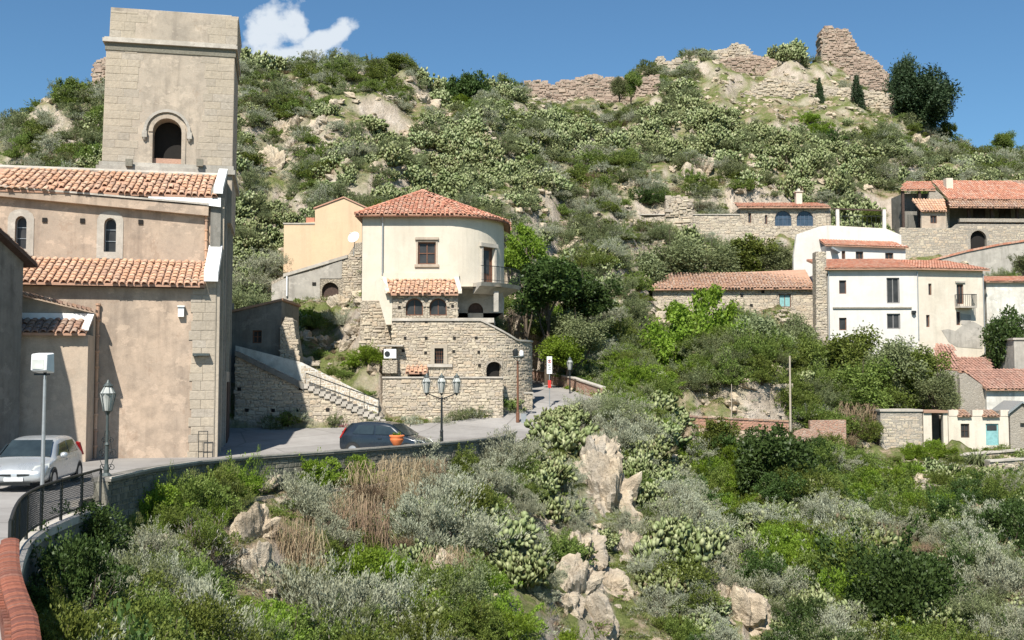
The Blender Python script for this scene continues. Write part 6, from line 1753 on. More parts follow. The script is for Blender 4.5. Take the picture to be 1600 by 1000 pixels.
def arched_house():
    fr = FA; T = thing('arched_stone_house', 'small stone house with two round blue-grey arched windows and a chimney', 'house', (*fr.P(4, 0, -2)[:2], 15))
    X = lambda u, v: fr.px(u, v)
    s0 = X(1157, 340)[0]; s1 = X(1298, 340)[0]; zb = X(1200, 420)[1]; ze = X(1200, 324)[1]
    hs = []
    for a, b in ((1210.5, 1237), (1244.5, 1271)):
        p = X(a, 329); q = X(b, 353); hs.append(arch(p[0], q[0], q[1], p[1], 9, (q[0] - p[0]) / 2))
    for a, b, t, bo in ((1169, 1174, 333, 348), (1195, 1199, 336, 350)):
        p = X(a, t); q = X(b, bo); hs.append(rect(p[0], q[0], q[1], p[1]))
    slab('wall', T, fr, rect(s0, s1, zb, ze), hs, 'farwall', .4, 0, .28)
    rubble(T, fr, rect(s0, s1, zb, ze), [shrink(h, -.06) for h in hs], .42, .26, 'stone', 0, .05, seed=81)
    for i, h in enumerate(hs): window(T, fr, h, 0, .12, 'blueframe' if i < 2 else 'wood', 'blueglass' if i < 2 else 'glass', (3, 1) if i < 2 else (0, 0), .05)
    box_body(T, fr, s0, s1, zb, ze, 5, 'farwall')
    P4 = [fr.P(s0 - .3, ze, .4), fr.P(s1 - .1, ze, .4), fr.P(s1 - .3, X(1290, 313)[1] + .2, -3), fr.P(s0 + .1, X(1160, 315)[1] + .3, -3)]
    r = roof_slab(T, P4, th=.14); u_ = Vector((0, 0, .02)); tiled(r, [p + u_ for p in P4], P4[0] + u_, P4[1] + u_, .26, .42, 'tilered', .2, seed=82)
    mb = MB(); s, z = fr.px(1248, 312, -2); mb.fbox(fr, s - .3, s + .3, z - .6, z + .75, -2.4, -1.8); mb.fbox(fr, s - .4, s + .4, z + .752, z + .85, -2.5, -1.7); mb.fbox(fr, s - .12, s + .12, z + .852, z + 1.1, -2.3, -1.9); mb.build('chimney', M['cream'], r)
    # terrace retaining wall below and to the left
    W = thing('upper_terrace_wall', 'long pale dry-stone terrace wall running left from the arched stone house', 'retaining wall', (*fr.P(-5, 0, .6)[:2], 13))
    o = .8
    pts = [fr.px(u, v, o) for u, v in ((988, 390), (1080, 400), (1160, 405), (1255, 420))]
    top = [fr.px(u, v, o) for u, v in ((1262, 358), (1205, 357), (1160, 352), (1156, 334), (1060, 336), (1000, 341), (985, 344))]
    pl = [(p[0], p[1] - 1) for p in pts] + top
    slab('wall', W, fr, pl, [], 'farwall', .7, o); rubble(W, fr, [(p[0], p[1] - .5) for p in pts] + [(p[0], p[1] - .05) for p in top], [], .45, .27, 'stone', o, .07, seed=83)
    mb = MB(); mb.fbox(fr, fr.px(985, 338, o)[0], fr.px(1156, 336, o)[0], fr.px(1060, 336, o)[1], fr.px(1060, 336, o)[1] + .1, o - .5, o + .08); mb.build('capping', M['coping'], W)
M['blueframe'] = simple('blue_grey_frame', (.09, .12, .17), .5)
M['blueglass'] = glassy('blue_pane', (.035, .055, .08), .25, .4)
arched_house()

def tiled_villa():
    fr = FT; T = thing('tiled_farmhouse', 'large stone farmhouse with spreading red tile roofs and a deep dark loggia', 'house', (*fr.P(8, 0, -3)[:2], 14))
    X = lambda u, v, o=0: fr.px(u, v, o)
    zb = X(1450, 410)[1] - 2
    # base wall with arched passage
    s0, s1 = X(1406, 380)[0], X(1660, 380)[0]
    p = X(1516, 360); q = X(1542, 392); ah = arch(p[0], q[0], q[1] - .5, p[1], 9)
    zt1 = X(1420, 356)[1]; zt2 = X(1520, 350)[1]
    slab('base_wall', T, fr, [(s0, zb), (s1, zb), (s1, zt2), (X(1496, 350)[0], zt2), (X(1488, 358)[0], zt1), (s0, zt1)], [ah], 'greystone', .5, 0, .45)
    rubble(T, fr, [(s0, zb + 1.5), (s1, zb + 1.5), (s1, zt2), (X(1496, 350)[0], zt2), (X(1488, 358)[0], zt1 - .05), (s0, zt1 - .05)], [shrink(ah, -.08)], .42, .24, 'stone', 0, .04, seed=91)
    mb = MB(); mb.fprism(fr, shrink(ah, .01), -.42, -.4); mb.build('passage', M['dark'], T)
    # loggia
    o = -.6; a = X(1484, 320, o); b = X(1600, 346, o)
    zl0 = X(1520, 348, o)[1]; zl1 = X(1520, 318, o)[1]
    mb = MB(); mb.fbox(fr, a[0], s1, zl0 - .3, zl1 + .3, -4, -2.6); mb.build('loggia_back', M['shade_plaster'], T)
    for u in (1514, 1550, 1590):
        s, _ = X(u, 330, -.5); mb = MB(); mb.fbox(fr, s - .14, s + .14, zl0 - .2, zl1 + .5, -.7, -.45); mb.build('loggia_post', M['darkwood'], T)
    mb = MB(); mb.fbox(fr, X(1500, 350)[0], s1, zl0 + .0, zl0 + .35, -.44, -.04); mb.build('loggia_parapet', M['greystone'], T)
    for (u, w_) in ((1530, 1), (1570, 1)):
        s, z = X(u, 345, -2.55); h = rect(s - .6, s + .6, zl0 + .1, zl0 + 1.9); window(T, fr, h, -2.45, .0, 'darkwood', 'glass', (1, 0))
    u_ = Vector((0, 0, .02))
    # lean-to strip roof over the loggia
    P4 = [fr.P(X(1484, 322, .7)[0], X(1500, 323, .7)[1], .7), fr.P(s1, X(1500, 323, .7)[1], .7), fr.P(s1, X(1500, 312, -.6)[1], -.6), fr.P(X(1484, 312, -.6)[0], X(1500, 312, -.6)[1], -.6)]
    r = roof_slab(T, P4, th=.12, name='loggia_roof'); tiled(r, [p + u_ for p in P4], P4[0] + u_, P4[1] + u_, .26, .42, 'tileold', .2, seed=92)
    # main roof
    e = X(1483, 311, -.2)[1]
    P4 = [fr.P(X(1482, 311, -.2)[0], e, -.2), fr.P(s1 + 2, e, -.2), fr.P(X(1576, 283, -5)[0], X(1560, 283, -5)[1], -5), fr.P(X(1456, 284, -5)[0], X(1460, 282, -5)[1], -5)]
    r = roof_slab(T, P4, th=.14, name='main_roof'); tiled(r, [p + u_ for p in P4], P4[0] + u_, P4[1] + u_, .26, .42, 'tilered', .2, seed=93)
    mb = MB(); mb.fbox(fr, X(1484, 311, -.5)[0], s1 + 1, zl1 - .1, e - .12, -5, -.63); mb.build('upper_wall', M['terrabrick'], T)
    P4 = [fr.P(X(1408, 297, -1.5)[0], X(1425, 296, -1.5)[1], -1.5), fr.P(X(1462, 296, -1.5)[0], X(1460, 296, -1.5)[1], -1.5), fr.P(X(1455, 284, -5)[0], X(1455, 284, -5)[1], -5), fr.P(X(1416, 284, -5)[0], X(1416, 284, -5)[1], -5)]
    r2 = roof_slab(T, P4, th=.14, name='side_roof'); tiled(r2, [p + u_ for p in P4], P4[0] + u_, P4[1] + u_, .26, .42, 'tilered', .2, seed=94)
    # gable wall between
    g = [(X(1452, 380, -1.6)[0], zt1), (X(1484, 380, -1.6)[0], zt1), (X(1484, 312, -1.6)[0], X(1484, 316, -1.6)[1]), (X(1458, 296, -1.6)[0], X(1458, 293, -1.6)[1]), (X(1452, 300, -1.6)[0], X(1452, 300, -1.6)[1])]
    slab('gable_wall', T, fr, g, [], 'greystone', .5, -1.6)
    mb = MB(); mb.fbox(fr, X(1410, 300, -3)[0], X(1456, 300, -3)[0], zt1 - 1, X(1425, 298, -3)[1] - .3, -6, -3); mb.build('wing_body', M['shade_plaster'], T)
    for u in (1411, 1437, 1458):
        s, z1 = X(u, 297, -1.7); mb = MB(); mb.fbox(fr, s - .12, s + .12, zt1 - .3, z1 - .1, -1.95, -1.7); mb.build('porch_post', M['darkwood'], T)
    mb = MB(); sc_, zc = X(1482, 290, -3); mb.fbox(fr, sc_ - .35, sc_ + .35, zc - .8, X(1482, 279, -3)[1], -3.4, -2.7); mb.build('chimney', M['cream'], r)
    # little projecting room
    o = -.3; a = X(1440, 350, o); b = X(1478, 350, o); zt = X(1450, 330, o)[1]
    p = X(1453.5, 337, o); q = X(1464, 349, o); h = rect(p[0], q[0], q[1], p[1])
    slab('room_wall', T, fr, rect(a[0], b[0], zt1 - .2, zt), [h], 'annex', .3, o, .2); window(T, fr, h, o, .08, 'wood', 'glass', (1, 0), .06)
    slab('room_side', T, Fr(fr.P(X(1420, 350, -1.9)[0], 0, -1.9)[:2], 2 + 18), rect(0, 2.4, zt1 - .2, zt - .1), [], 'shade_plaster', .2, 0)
    P4 = [fr.P(a[0] - .15, zt, o + .3), fr.P(b[0] + .0, zt, o + .3), fr.P(X(1476, 312, -1.5)[0], X(1476, 311, -1.5)[1], -1.55), fr.P(X(1425, 312, -1.5)[0], X(1425, 312, -1.5)[1], -1.55)]
    r3 = roof_slab(T, P4, th=.1, name='room_roof'); tiled(r3, [p + u_ for p in P4], P4[0] + u_, P4[1] + u_, .26, .42, 'tile', .2, seed=95)
    # second roof, far right
    P4 = [fr.P(X(1585, 300, -5)[0], X(1600, 300, -5)[1], -5), fr.P(X(1680, 300, -5)[0], X(1600, 300, -5)[1], -5), fr.P(X(1680, 285, -9)[0], X(1600, 283, -9)[1], -9), fr.P(X(1570, 285, -9)[0], X(1570, 283, -9)[1], -9)]
    T2 = thing('far_right_roofed_house', 'brown roofed house half hidden behind the farmhouse at the right', 'house', (*fr.P(20, 0, -7)[:2], 16))
    r4 = roof_slab(T2, P4, th=.2); tiled(r4, [p + u_ for p in P4], P4[0] + u_, P4[1] + u_, .3, .45, 'tileold', .2, seed=96)
    mb = MB(); mb.fbox(fr, X(1590, 300, -5.3)[0], X(1680, 300, -5.3)[0], zt1, X(1600, 300, -5)[1] - .3, -9, -5.4); mb.build('wall', M['greystone'], T2)
    # sloping wall with tile coping in front
    W = thing('sloping_coped_wall', 'grey rendered wall with red tile coping sloping down below the farmhouse arch', 'wall', (*fr.P(6, 0, 3)[:2], 10))
    o = 3.0; A = [X(u, v, o) for u, v in ((1456, 408), (1510, 394), (1560, 384), (1625, 374))]
    zz = X(1456, 420, o)[1] - 2
    slab('wall', W, fr, [(A[0][0], zz), (A[-1][0], zz)] + A[::-1], [], 'cement', .5, o)
    mb = MB()
    for p, q in zip(A[:-1], A[1:]):
        n = 10
        for k in range(n):
            a_ = (p[0] + (q[0] - p[0]) * k / n, p[1] + (q[1] - p[1]) * k / n); b_ = (p[0] + (q[0] - p[0]) * (k + .95) / n, p[1] + (q[1] - p[1]) * (k + .95) / n)
            mb.fprism(fr, [(a_[0], a_[1] + .01), (b_[0], b_[1] + .01), (b_[0], b_[1] + .2), (a_[0], a_[1] + .2)], o - .6, o + .12, random.random())
    mb.build('tile_coping', M['tilered'], W)
tiled_villa()

def right_walls():
    c = at(1541, 450, 91.0); fr = Fr(c[:2], -3)
    X = lambda u, v: fr.px(u, v)
    T = thing('flaking_white_wall_house', 'flaking white walled building with thin red roof edge right of the ivory house', 'house', (c.x, c.y, 6))
    zt = X(1570, 440)[1]; zb = X(1570, 560)[1]
    slab('wall', T, fr, rect(0, 9, zb, zt), [], 'oldwhite', .4, 0)
    P4 = [fr.P(-.1, zt, .3), fr.P(9.2, zt, .3), fr.P(9.2, zt + .7, -3), fr.P(-.1, zt + .7, -3)]
    r = roof_slab(T, P4, th=.1); tiled(r, [p + Vector((0, 0, .02)) for p in P4], P4[0], P4[1], .26, .42, 'tilered', .2, seed=101)
    box_body(T, fr, 0, 9, zb, zt, 4, 'oldwhite')
    # lower cluster of roofs
    c = at(1462, 600, 79.0); fr = Fr(c[:2], 3); X = lambda u, v, o=0: fr.px(u, v, o)
    T = thing('low_tiled_house', 'low house with broad faded red roof and grey gable at the right edge', 'house', (c.x + 4, c.y, 0))
    a = X(1545, 607); zt = a[1]; zb = -6
    slab('wall', T, fr, rect(X(1541, 600)[0], X(1660, 600)[0], zb, zt), [], 'oldwhite', .4, 0)
    u_ = Vector((0, 0, .02))
    P4 = [fr.P(X(1541, 607, .35)[0], zt - .03, .35), fr.P(X(1680, 607, .35)[0], zt - .03, .35), fr.P(X(1660, 575, -3.4)[0], X(1600, 575, -3.4)[1], -3.4), fr.P(X(1506, 580, -3.4)[0], X(1506, 579, -3.4)[1], -3.4)]
    r = roof_slab(T, P4, th=.12); tiled(r, [p + u_ for p in P4], P4[0] + u_, P4[1] + u_, .26, .40, 'tileold2', .25, seed=102)
    g = [(X(1500, 640, -.3)[0], zb), (X(1545, 640, -.3)[0], zb), (X(1545, 606, -.3)[0], zt - .1), (X(1508, 581, -.3)[0], X(1508, 583, -.3)[1]), (X(1500, 600, -.3)[0], X(1500, 590, -.3)[1])]
    slab('gable_wall', T, fr, g, [], 'greystone', .4, -.3)
    mb = MB(); mb.fbox(fr, X(1541, 600)[0] + .3, X(1680, 600)[0], zb, zt - .2, -6, -.5); mb.build('body', M['oldwhite'], T)
    for i, (pts, Y) in enumerate(((((1458, 573), (1498, 577), (1489, 545), (1462, 536)), 2.0), (((1496, 580), (1552, 580), (1548, 561), (1490, 558)), -4.0))):
        P4 = [fr.P(*X(pts[0][0], pts[0][1], -4 + i * .0), -4), fr.P(*X(pts[1][0], pts[1][1], -4), -4), fr.P(*X(pts[2][0], pts[2][1], -7), -7), fr.P(*X(pts[3][0], pts[3][1], -7), -7)]
        t = thing('faded_tile_roof_shed', ['narrow shed with steep faded tile roof at the foot of the ivory house', 'shed with faded tile roof between the ivory house and the low tiled house'][i], 'shed', tuple(P4[0]))
        r = roof_slab(t, P4, th=.12); tiled(r, [p + u_ for p in P4], P4[0] + u_, P4[1] + u_, .26, .4, 'tileold2', .25, seed=110 + i)
        mb = MB(); mb.prism([P4[0] - Vector((0, 0, .2)), P4[1] - Vector((0, 0, .2)), P4[2] - Vector((0, 0, .2)), P4[3] - Vector((0, 0, .2))], Vector((0, .0, -4)), .5); mb.build('wall', M['greystone'], t)
    # grey block at the right edge
    c = at(1585, 560, 83.5); f2 = Fr(c[:2], 0); t = thing('grey_rendered_block', 'small grey rendered block building cut by the right photo edge', 'house', (c.x, c.y, 0))
    z1 = f2.px(1590, 531)[1]; slab('wall', t, f2, rect(0, 5, z1 - 5, z1), [], 'cement', .3); mb = MB(); mb.fbox(f2, 0, 5, z1 - 5, z1 - .01, -3, -.302); mb.build('body', M['cement'], t); mb = MB(); mb.fbox(f2, -.1, 5, z1 + .001, z1 + .15, -3, .1); mb.build('roof_slab', M['coping'], t)
M['tileold2'] = stonemat('faded_tile', [(.42, .23, .17), (.50, .29, .22), (.38, .22, .17), (.54, .36, .28)], .9, 14, .3, .8)
right_walls()

def low_sheds():
    fr = FL; X = lambda u, v, o=0: fr.px(u, v, o)
    # small white house with blue door
    T = thing('tiny_white_house', 'tiny flat-roofed white house with one window and turquoise door', 'house', (*fr.P(6, 0)[:2], -3))
    s0, s1 = X(1482, 670)[0], X(1576, 670)[0]; zt = X(1530, 642)[1]; zb = X(1530, 705)[1] - 1.2
    def R(a, b, t, bo, o=0): p = X(a, t, o); q = X(b, bo, o); return rect(p[0], q[0], q[1], p[1])
    hs = [R(1501, 1515, 662, 684), R(1540, 1561, 662, 696)]
    slab('wall', T, fr, rect(s0, s1, zb, zt - .35), hs, 'ivory', .3, 0, .25)
    window(T, fr, hs[0], 0, .1, 'darkwood', 'glass', (1, 1), .06)
    door(T, fr, hs[1], 0, .1, 'bluegreen', 'turquoise_door'); 
    h = hs[1]; mb = MB(); mb.fbox(fr, h[0][0] + .1, h[1][0] - .1, h[2][1] - .45, h[2][1] - .12, -.11, -.08); mb.build('door_glass', M['glass'], T)
    mb = MB(); mb.fbox(fr, s0, s1, zb, zt - .37, -3.5, -.302); mb.build('body', M['ivory'], T)
    for a, b in ((1482, 1497), (1519, 1536), (1563, 1577)):
        mb = MB(); mb.fbox(fr, X(a, 640)[0], X(b, 640)[0], zt - .348, zt + .06, -.3, .03); mb.build('parapet_pier', M['ivory'], T)
    for a, b in ((1497, 1519), (1536, 1563)):
        P4 = [fr.P(X(a, 650, .2)[0], zt - .33, .2), fr.P(X(b, 650, .2)[0], zt - .33, .2), fr.P(X(b, 650, .2)[0], zt + .05, -1.2), fr.P(X(a, 650, .2)[0], zt + .05, -1.2)]
        r = roof_slab(T, P4, th=.08, name='tile_strip'); tiled(r, P4, P4[0], P4[1], .22, .35, 'tileold', .2, seed=120)
    # grey sheds left of it
    T2 = thing('grey_stone_shed', 'low grey stone shed with white end pier left of the tiny white house', 'shed', (*fr.P(2, 0)[:2], -3))
    s0, s1 = X(1376, 670, .1)[0], X(1441, 670, .1)[0]; z1 = X(1400, 643, .1)[1]
    slab('wall', T2, fr, rect(s0, s1, zb, z1), [], 'greystone', .3, .1); rubble(T2, fr, rect(s0, s1, zb + 1, z1 - .2), [], .4, .22, 'stone', .1, .03, seed=121)
    mb = MB(); mb.fbox(fr, s0 - .05, s1 + .05, z1 + .001, z1 + .14, -2.5, .2); mb.build('roof_slab', M['coping'], T2); mb = MB(); mb.fbox(fr, s0, s1, zb, z1 - .01, -2.4, -.203); mb.build('body', M['greystone'], T2)
    T3 = thing('lean_to_shed', 'open lean-to with pale piers between grey shed and tiny white house', 'shed', (*fr.P(4, 0)[:2], -3))
    a0, a1 = X(1443, 670, .2)[0], X(1481, 670, .2)[0]; z2 = X(1460, 645, .2)[1]
    for a, b in ((1443, 1456), (1474, 1481)):
        mb = MB(); mb.fbox(fr, X(a, 670, .2)[0], X(b, 670, .2)[0], zb, z2, -.2, .2); mb.build('pier', M['ivory'], T3)
    mb = MB(); mb.fbox(fr, a0, a1, z2 + .001, z2 + .16, -2.2, .35); mb.build('roof', M['tileold'], T3)
    mb = MB(); mb.fbox(fr, a0, a1, zb, z2 - .01, -2.2, -1.5); mb.build('back_wall', M['shade_plaster'], T3)
    T4 = thing('grey_gabled_shed', 'grey gabled shed with dark doorway cut by the right photo edge', 'shed', (*fr.P(10, 0)[:2], -3))
    p = [X(1578, 700), X(1640, 700)]; pk = X(1596, 630); 
    dh = R(1594, 1604, 661, 690, .0)
    slab('wall', T4, fr, [(p[0][0] + .05, zb), (p[1][0], zb), (p[1][0], pk[1] - 1.2), pk, (p[0][0] + .05, X(1578, 645)[1])], [dh], 'greystone', .3, .0)
    mb = MB(); mb.fprism(fr, [(p[0][0] - .1, X(1578, 647)[1]), (pk[0], pk[1] + .02), (p[1][0], pk[1] - 1.2), (p[1][0], pk[1] - 1.05), (pk[0], pk[1] + .15), (p[0][0] - .1, X(1578, 643)[1])], -3, .2); mb.build('roof', M['steel'], T4)
low_sheds()

def terrace_walls():
    # brick-topped garden wall under the cliff
    c = at(1058, 660, 71.3); fr = Fr(c[:2], 1.0); X = lambda u, v, o=0: fr.px(u, v, o)
    T = thing('brick_terrace_wall', 'long garden wall with pink brick upper band and pale base below the cliff', 'wall', (c.x, c.y, -3))
    s0, s1 = 0, X(1232, 660)[0]; zt0 = X(1060, 649)[1]; zt1 = X(1232, 658)[1]
    slab('wall', T, fr, [(s0, -9), (s1, -9), (s1, zt1), (s0, zt0)], [], 'peachwall', .5, 0)
    mb = MB(); rs = random.Random(1); n = int((s1 - s0) / .25)
    for r in range(6):
        for k in range(n):
            a = s0 + (s1 - s0) * (k + (r % 2) * .5) / n; b = min(a + (s1 - s0) / n - .012, s1); zz = zt0 + (zt1 - zt0) * k / n - .1 - r * .11
            if b - a > .05: mb.fbox(fr, a, b, zz - .1, zz - .01, .0, .03 + rs.random() * .012, rs.random())
    mb.build('brick_band', M['terrabrick'], T, kind='stuff')
    n = 22
    for k in range(n):
        a = s0 + (s1 - s0) * k / n + .01; b = s0 + (s1 - s0) * (k + 1) / n - .01; zz = zt0 + (zt1 - zt0) * k / n
        mb = MB(); mb.fbox(fr, a, b, zz - .08, zz + .03, -.5, .1, random.random()); mb.build('coping_stone', M['tileold'], T)
    mb = MB(); mb.fbox(fr, -.25, .0, -9, zt0 + .25, -.4, .12); mb.build('end_pier', M['ivory'], T)
    # short brick stretch further right
    c = at(1238, 668, 71.0); f2 = Fr(c[:2], 3); X2 = lambda u, v, o=0: f2.px(u, v, o)
    T2 = thing('broken_brick_wall', 'broken orange brick wall stub above the dark green shrubs', 'wall', (c.x, c.y, -4))
    a, b = X2(1231, 675), X2(1268, 672); slab('wall', T2, f2, [(a[0], -7), (b[0], -7), (b[0], b[1]), (b[0] - .7, b[1] + .15), (a[0] + .3, a[1] + .1), (a[0], a[1] - .2)], [], 'brickfar', .35, 1.0)
    T3 = thing('orange_garden_wall', 'low orange brick wall behind dead vines right of the broken stub', 'wall', (c.x + 4, c.y, -3))
    a, b = X2(1266, 660, -1), X2(1322, 664, -1); slab('wall', T3, f2, [(a[0], -7), (b[0], -7), (b[0], X2(1322, 656, -1)[1]), (a[0], X2(1266, 657, -1)[1])], [], 'brickfar', .35, -1.0)
    # dry stone terraces lower right
    for i, (u0, u1, v0, v1, vb, Y, lab) in enumerate(((1400, 1500, 742, 748, 800, 67.5, 'rough grey dry-stone terrace wall above the dry grass'), (1546, 1640, 722, 716, 800, 68.5, 'tall pale terrace wall with flat cap right of the yucca'), (1500, 1600, 712, 704, 726, 71.0, 'low pinkish wall in front of the tiny white house'))):
        c = at(u0, v0, Y); f3 = Fr(c[:2], 2); q = lambda u, v: f3.px(u, v)
        t = thing('terrace_wall', lab, 'retaining wall', (c.x, c.y, c.z - 1))
        pl = [(0, q(u0, vb)[1] - 1.5), (q(u1, vb)[0], q(u0, vb)[1] - 1.5), (q(u1, v1)[0], q(u1, v1)[1]), (0, q(u0, v0)[1])]
        slab('wall', t, f3, pl, [], 'greystone', .7, 0); rubble(t, f3, pl, [], .42, .2, 'stone', 0, .08, seed=130 + i)
        mb = MB(); mb.fprism(f3, [(0, pl[3][1] + .001), (pl[2][0], pl[2][1] + .001), (pl[2][0], pl[2][1] + .1), (0, pl[3][1] + .1)], -.7, .1); mb.build('capping', M['coping'], t)
    # wooden poles
    for u, v0, v1, Y, lab, w in ((1235, 556, 655, 71.5, 'weathered wooden pole before the cliff by the silver shrub', .07), (1048, 496, 560, 84, 'bare wooden pole half hidden in the bright green trees', .05), (1143, 640, 600, 72, 'short rusty post on the terrace wall', .03)):
        p = at(u, max(v0, v1), Y); z1 = at(u, min(v0, v1), Y).z; mb = MB(); mb.tube([(p.x, p.y, p.z - .8), (p.x + .02, p.y, z1)], [w * 1.1, w * .8], 7); o = mb.build('wooden_pole', M['polewood']); setp(o, lab, 'pole')
M['peachwall'] = plaster('pale_peach_base', (.62, .49, .37), (.52, .42, .33), .3, .4)
M['polewood'] = simple('weathered_wood', (.42, .36, .28), .9, 0, .2, 9)
terrace_walls()

# ------------------------------------------------------------------ the ruin on the hill
def ragged(pts, amp, seed, step=.45):
    rs = random.Random(seed); out = [pts[0]]
    for a, b in zip(pts[:-1], pts[1:]):
        n = max(1, int(math.hypot(b[0] - a[0], b[1] - a[1]) / step))
        for k in range(1, n + 1):
            t = k / n; j = amp if k < n else amp * .3
            out.append((a[0] + (b[0] - a[0]) * t + rs.uniform(-j, j) * .5, a[1] + (b[1] - a[1]) * t + rs.uniform(-j, j)))
    return out
def ruin_piece(name, label, Y, top, vbot, th, mat, seed, amp=.18, ang=0, cat='ruin'):
    c = at(top[0][0], top[0][1], Y); fr = Fr(c[:2], ang)
    T = thing(name, label, cat, (c.x, c.y, c.z - 3))
    up = ragged([fr.px(u, v) for u, v in top], amp, seed)
    zb = min(fr.px(top[0][0], vbot)[1], fr.px(top[-1][0], vbot)[1]) - 1.5
    pl = [(up[0][0], zb), (up[-1][0], zb)] + up[::-1]
    slab('wall_core', T, fr, pl, [], mat, th, 0)
    st = 'stonered' if mat == 'ruinwall' else 'stone'
    rubble(T, fr, [(a, b - .03) for a, b in pl], [], .62, .34, st, 0, .34, seed=seed, wild=3.0)
    # loose blocks along the broken crest
    rs = random.Random(seed + 1); mb = MB()
    for i in range(len(up) - 1):
        for _ in range(2):
            s = rs.uniform(up[i][0], up[i + 1][0]); z = (up[i][1] + up[i + 1][1]) / 2 + rs.uniform(-.05, .12); w = rs.uniform(.12, .3)
            mb.fbox(fr, s - w, s + w, z - w * .6, z + w * .5, -rs.uniform(.3, th), -rs.uniform(-.05, .2), rs.random())
    mb.build('loose_blocks', M[st], T, kind='stuff')
ruin_piece('ruined_tower_stump', 'jagged brown stone tower stump crowning the hill ruin', 152, [(1283, 80), (1287, 68), (1283, 60), (1289, 44), (1297, 40), (1310, 46), (1322, 44), (1333, 60), (1340, 78), (1352, 84), (1366, 94), (1378, 106), (1390, 118)], 125, 3.0, 'ruinwall', 201, .24)
ruin_piece('castle_rampart', 'reddish rubble castle wall stretching left below the ruined tower stump', 150, [(1096, 104), (1110, 100), (1150, 90), (1175, 86), (1205, 92), (1228, 112), (1240, 122)], 155, 1.5, 'ruinwall', 202, .12)
ruin_piece('castle_corner_ruin', 'small upright corner fragment of wall at the left end of the hilltop ruin', 148, [(1026, 108), (1027, 88), (1036, 88), (1040, 97), (1052, 96), (1062, 92), (1082, 86), (1096, 90)], 112, 1.2, 'farwall', 203, .14)
ruin_piece('hilltop_rock_wall', 'pale broken masonry lump on the hill crest left of the grass slope', 152, [(1094, 86), (1116, 80), (1132, 78), (1150, 68), (1166, 72), (1176, 84)], 100, 1.2, 'farwall', 204, .14)
ruin_piece('lower_rampart', 'long pale terrace rampart below the grassy summit between the small trees', 140, [(1120, 147), (1160, 150), (1180, 140), (1200, 122), (1240, 126), (1290, 136), (1340, 141), (1400, 148)], 178, 1.2, 'farwall', 205, .08)
ruin_piece('ridge_wall', 'long low crumbling wall along the hill ridge against the blue sky', 138, [(820, 128), (850, 127), (862, 134), (880, 126), (900, 124), (918, 118), (932, 117), (944, 122), (968, 121), (990, 126), (1012, 122), (1030, 116)], 150, 1.0, 'ruinwall', 206, .12, 1)
ruin_piece('left_ridge_ruin', 'broken stone wall fragment on the ridge beside the bell tower', 112, [(144, 120), (147, 98), (156, 94), (170, 90)], 125, 1.2, 'ruinwall', 207, .12)
ruin_piece('mid_slope_wall', 'stone wall fragment with dark gap on the slope above the terrace wall', 105, [(1040, 312), (1052, 306), (1066, 308), (1082, 314)], 332, 1.0, 'farwall', 208, .1)
# ------------------------------------------------------------------ plants: generators
def leaf_mesh(name, V, Fa, R, mats, midx=None):
    me = bpy.data.meshes.new(name)
    V = np.asarray(V, float).reshape(-1, 3); Fa = np.asarray(Fa, int)
    me.vertices.add(len(V)); me.vertices.foreach_set('co', V.ravel())
    k = Fa.shape[1]
    me.loops.add(Fa.size); me.loops.foreach_set('vertex_index', Fa.ravel())
    me.polygons.add(len(Fa)); me.polygons.foreach_set('loop_start', np.arange(0, Fa.size, k)); me.polygons.foreach_set('loop_total', np.full(len(Fa), k))
    for m in mats: me.materials.append(m)
    if midx is not None: me.polygons.foreach_set('material_index', np.asarray(midx, int))
    a = me.attributes.new('rnd', 'FLOAT', 'FACE'); a.data.foreach_set('value', np.asarray(R, float))
    me.update(); return me
def unit(v): return v / np.maximum(np.linalg.norm(v, axis=-1, keepdims=True), 1e-9)
def leaves(C, D, ln, wd, g, bend=.25):
    """one bent quad pair per centre C, pointing along D"""
    n = len(C); r = unit(g.normal(size=(n, 3))); S = unit(np.cross(D, r)); U = np.cross(S, D)
    ln = ln * g.uniform(.6, 1.4, (n, 1)); wd = wd * g.uniform(.6, 1.4, (n, 1))
    a = C - D * ln * .5; b = C + D * ln * .5 - U * ln * bend
    m1 = C + S * wd * .5 + U * ln * bend * .3; m2 = C - S * wd * .5 + U * ln * bend * .3
    V = np.stack([a, m1, b, m2], 1); i = np.arange(n)[:, None] * 4
    Fc = i + np.array([[0, 1, 2, 3]]); return V.reshape(-1, 3), Fc
def blades(C, D, ln, wd, g, droop=.6):
    """thin curved blades: two segments"""
    n = len(C); S = unit(np.cross(D, np.array([0, 0, 1.0]) + g.normal(size=(n, 3)) * .3)); ln = ln * g.uniform(.5, 1.3, (n, 1))
    p1 = C + D * ln * .5; p2 = p1 + (D - np.array([0, 0, droop]) * g.uniform(.3, 1.2, (n, 1))) * ln * .5
    V = np.stack([C - S * wd, C + S * wd, p1 + S * wd * .8, p1 - S * wd * .8, p2 + S * wd * .15, p2 - S * wd * .15], 1); i = np.arange(n)[:, None] * 6
    return V.reshape(-1, 3), np.concatenate([i + np.array([[0, 1, 2, 3]]), i + np.array([[3, 2, 4, 5]])])

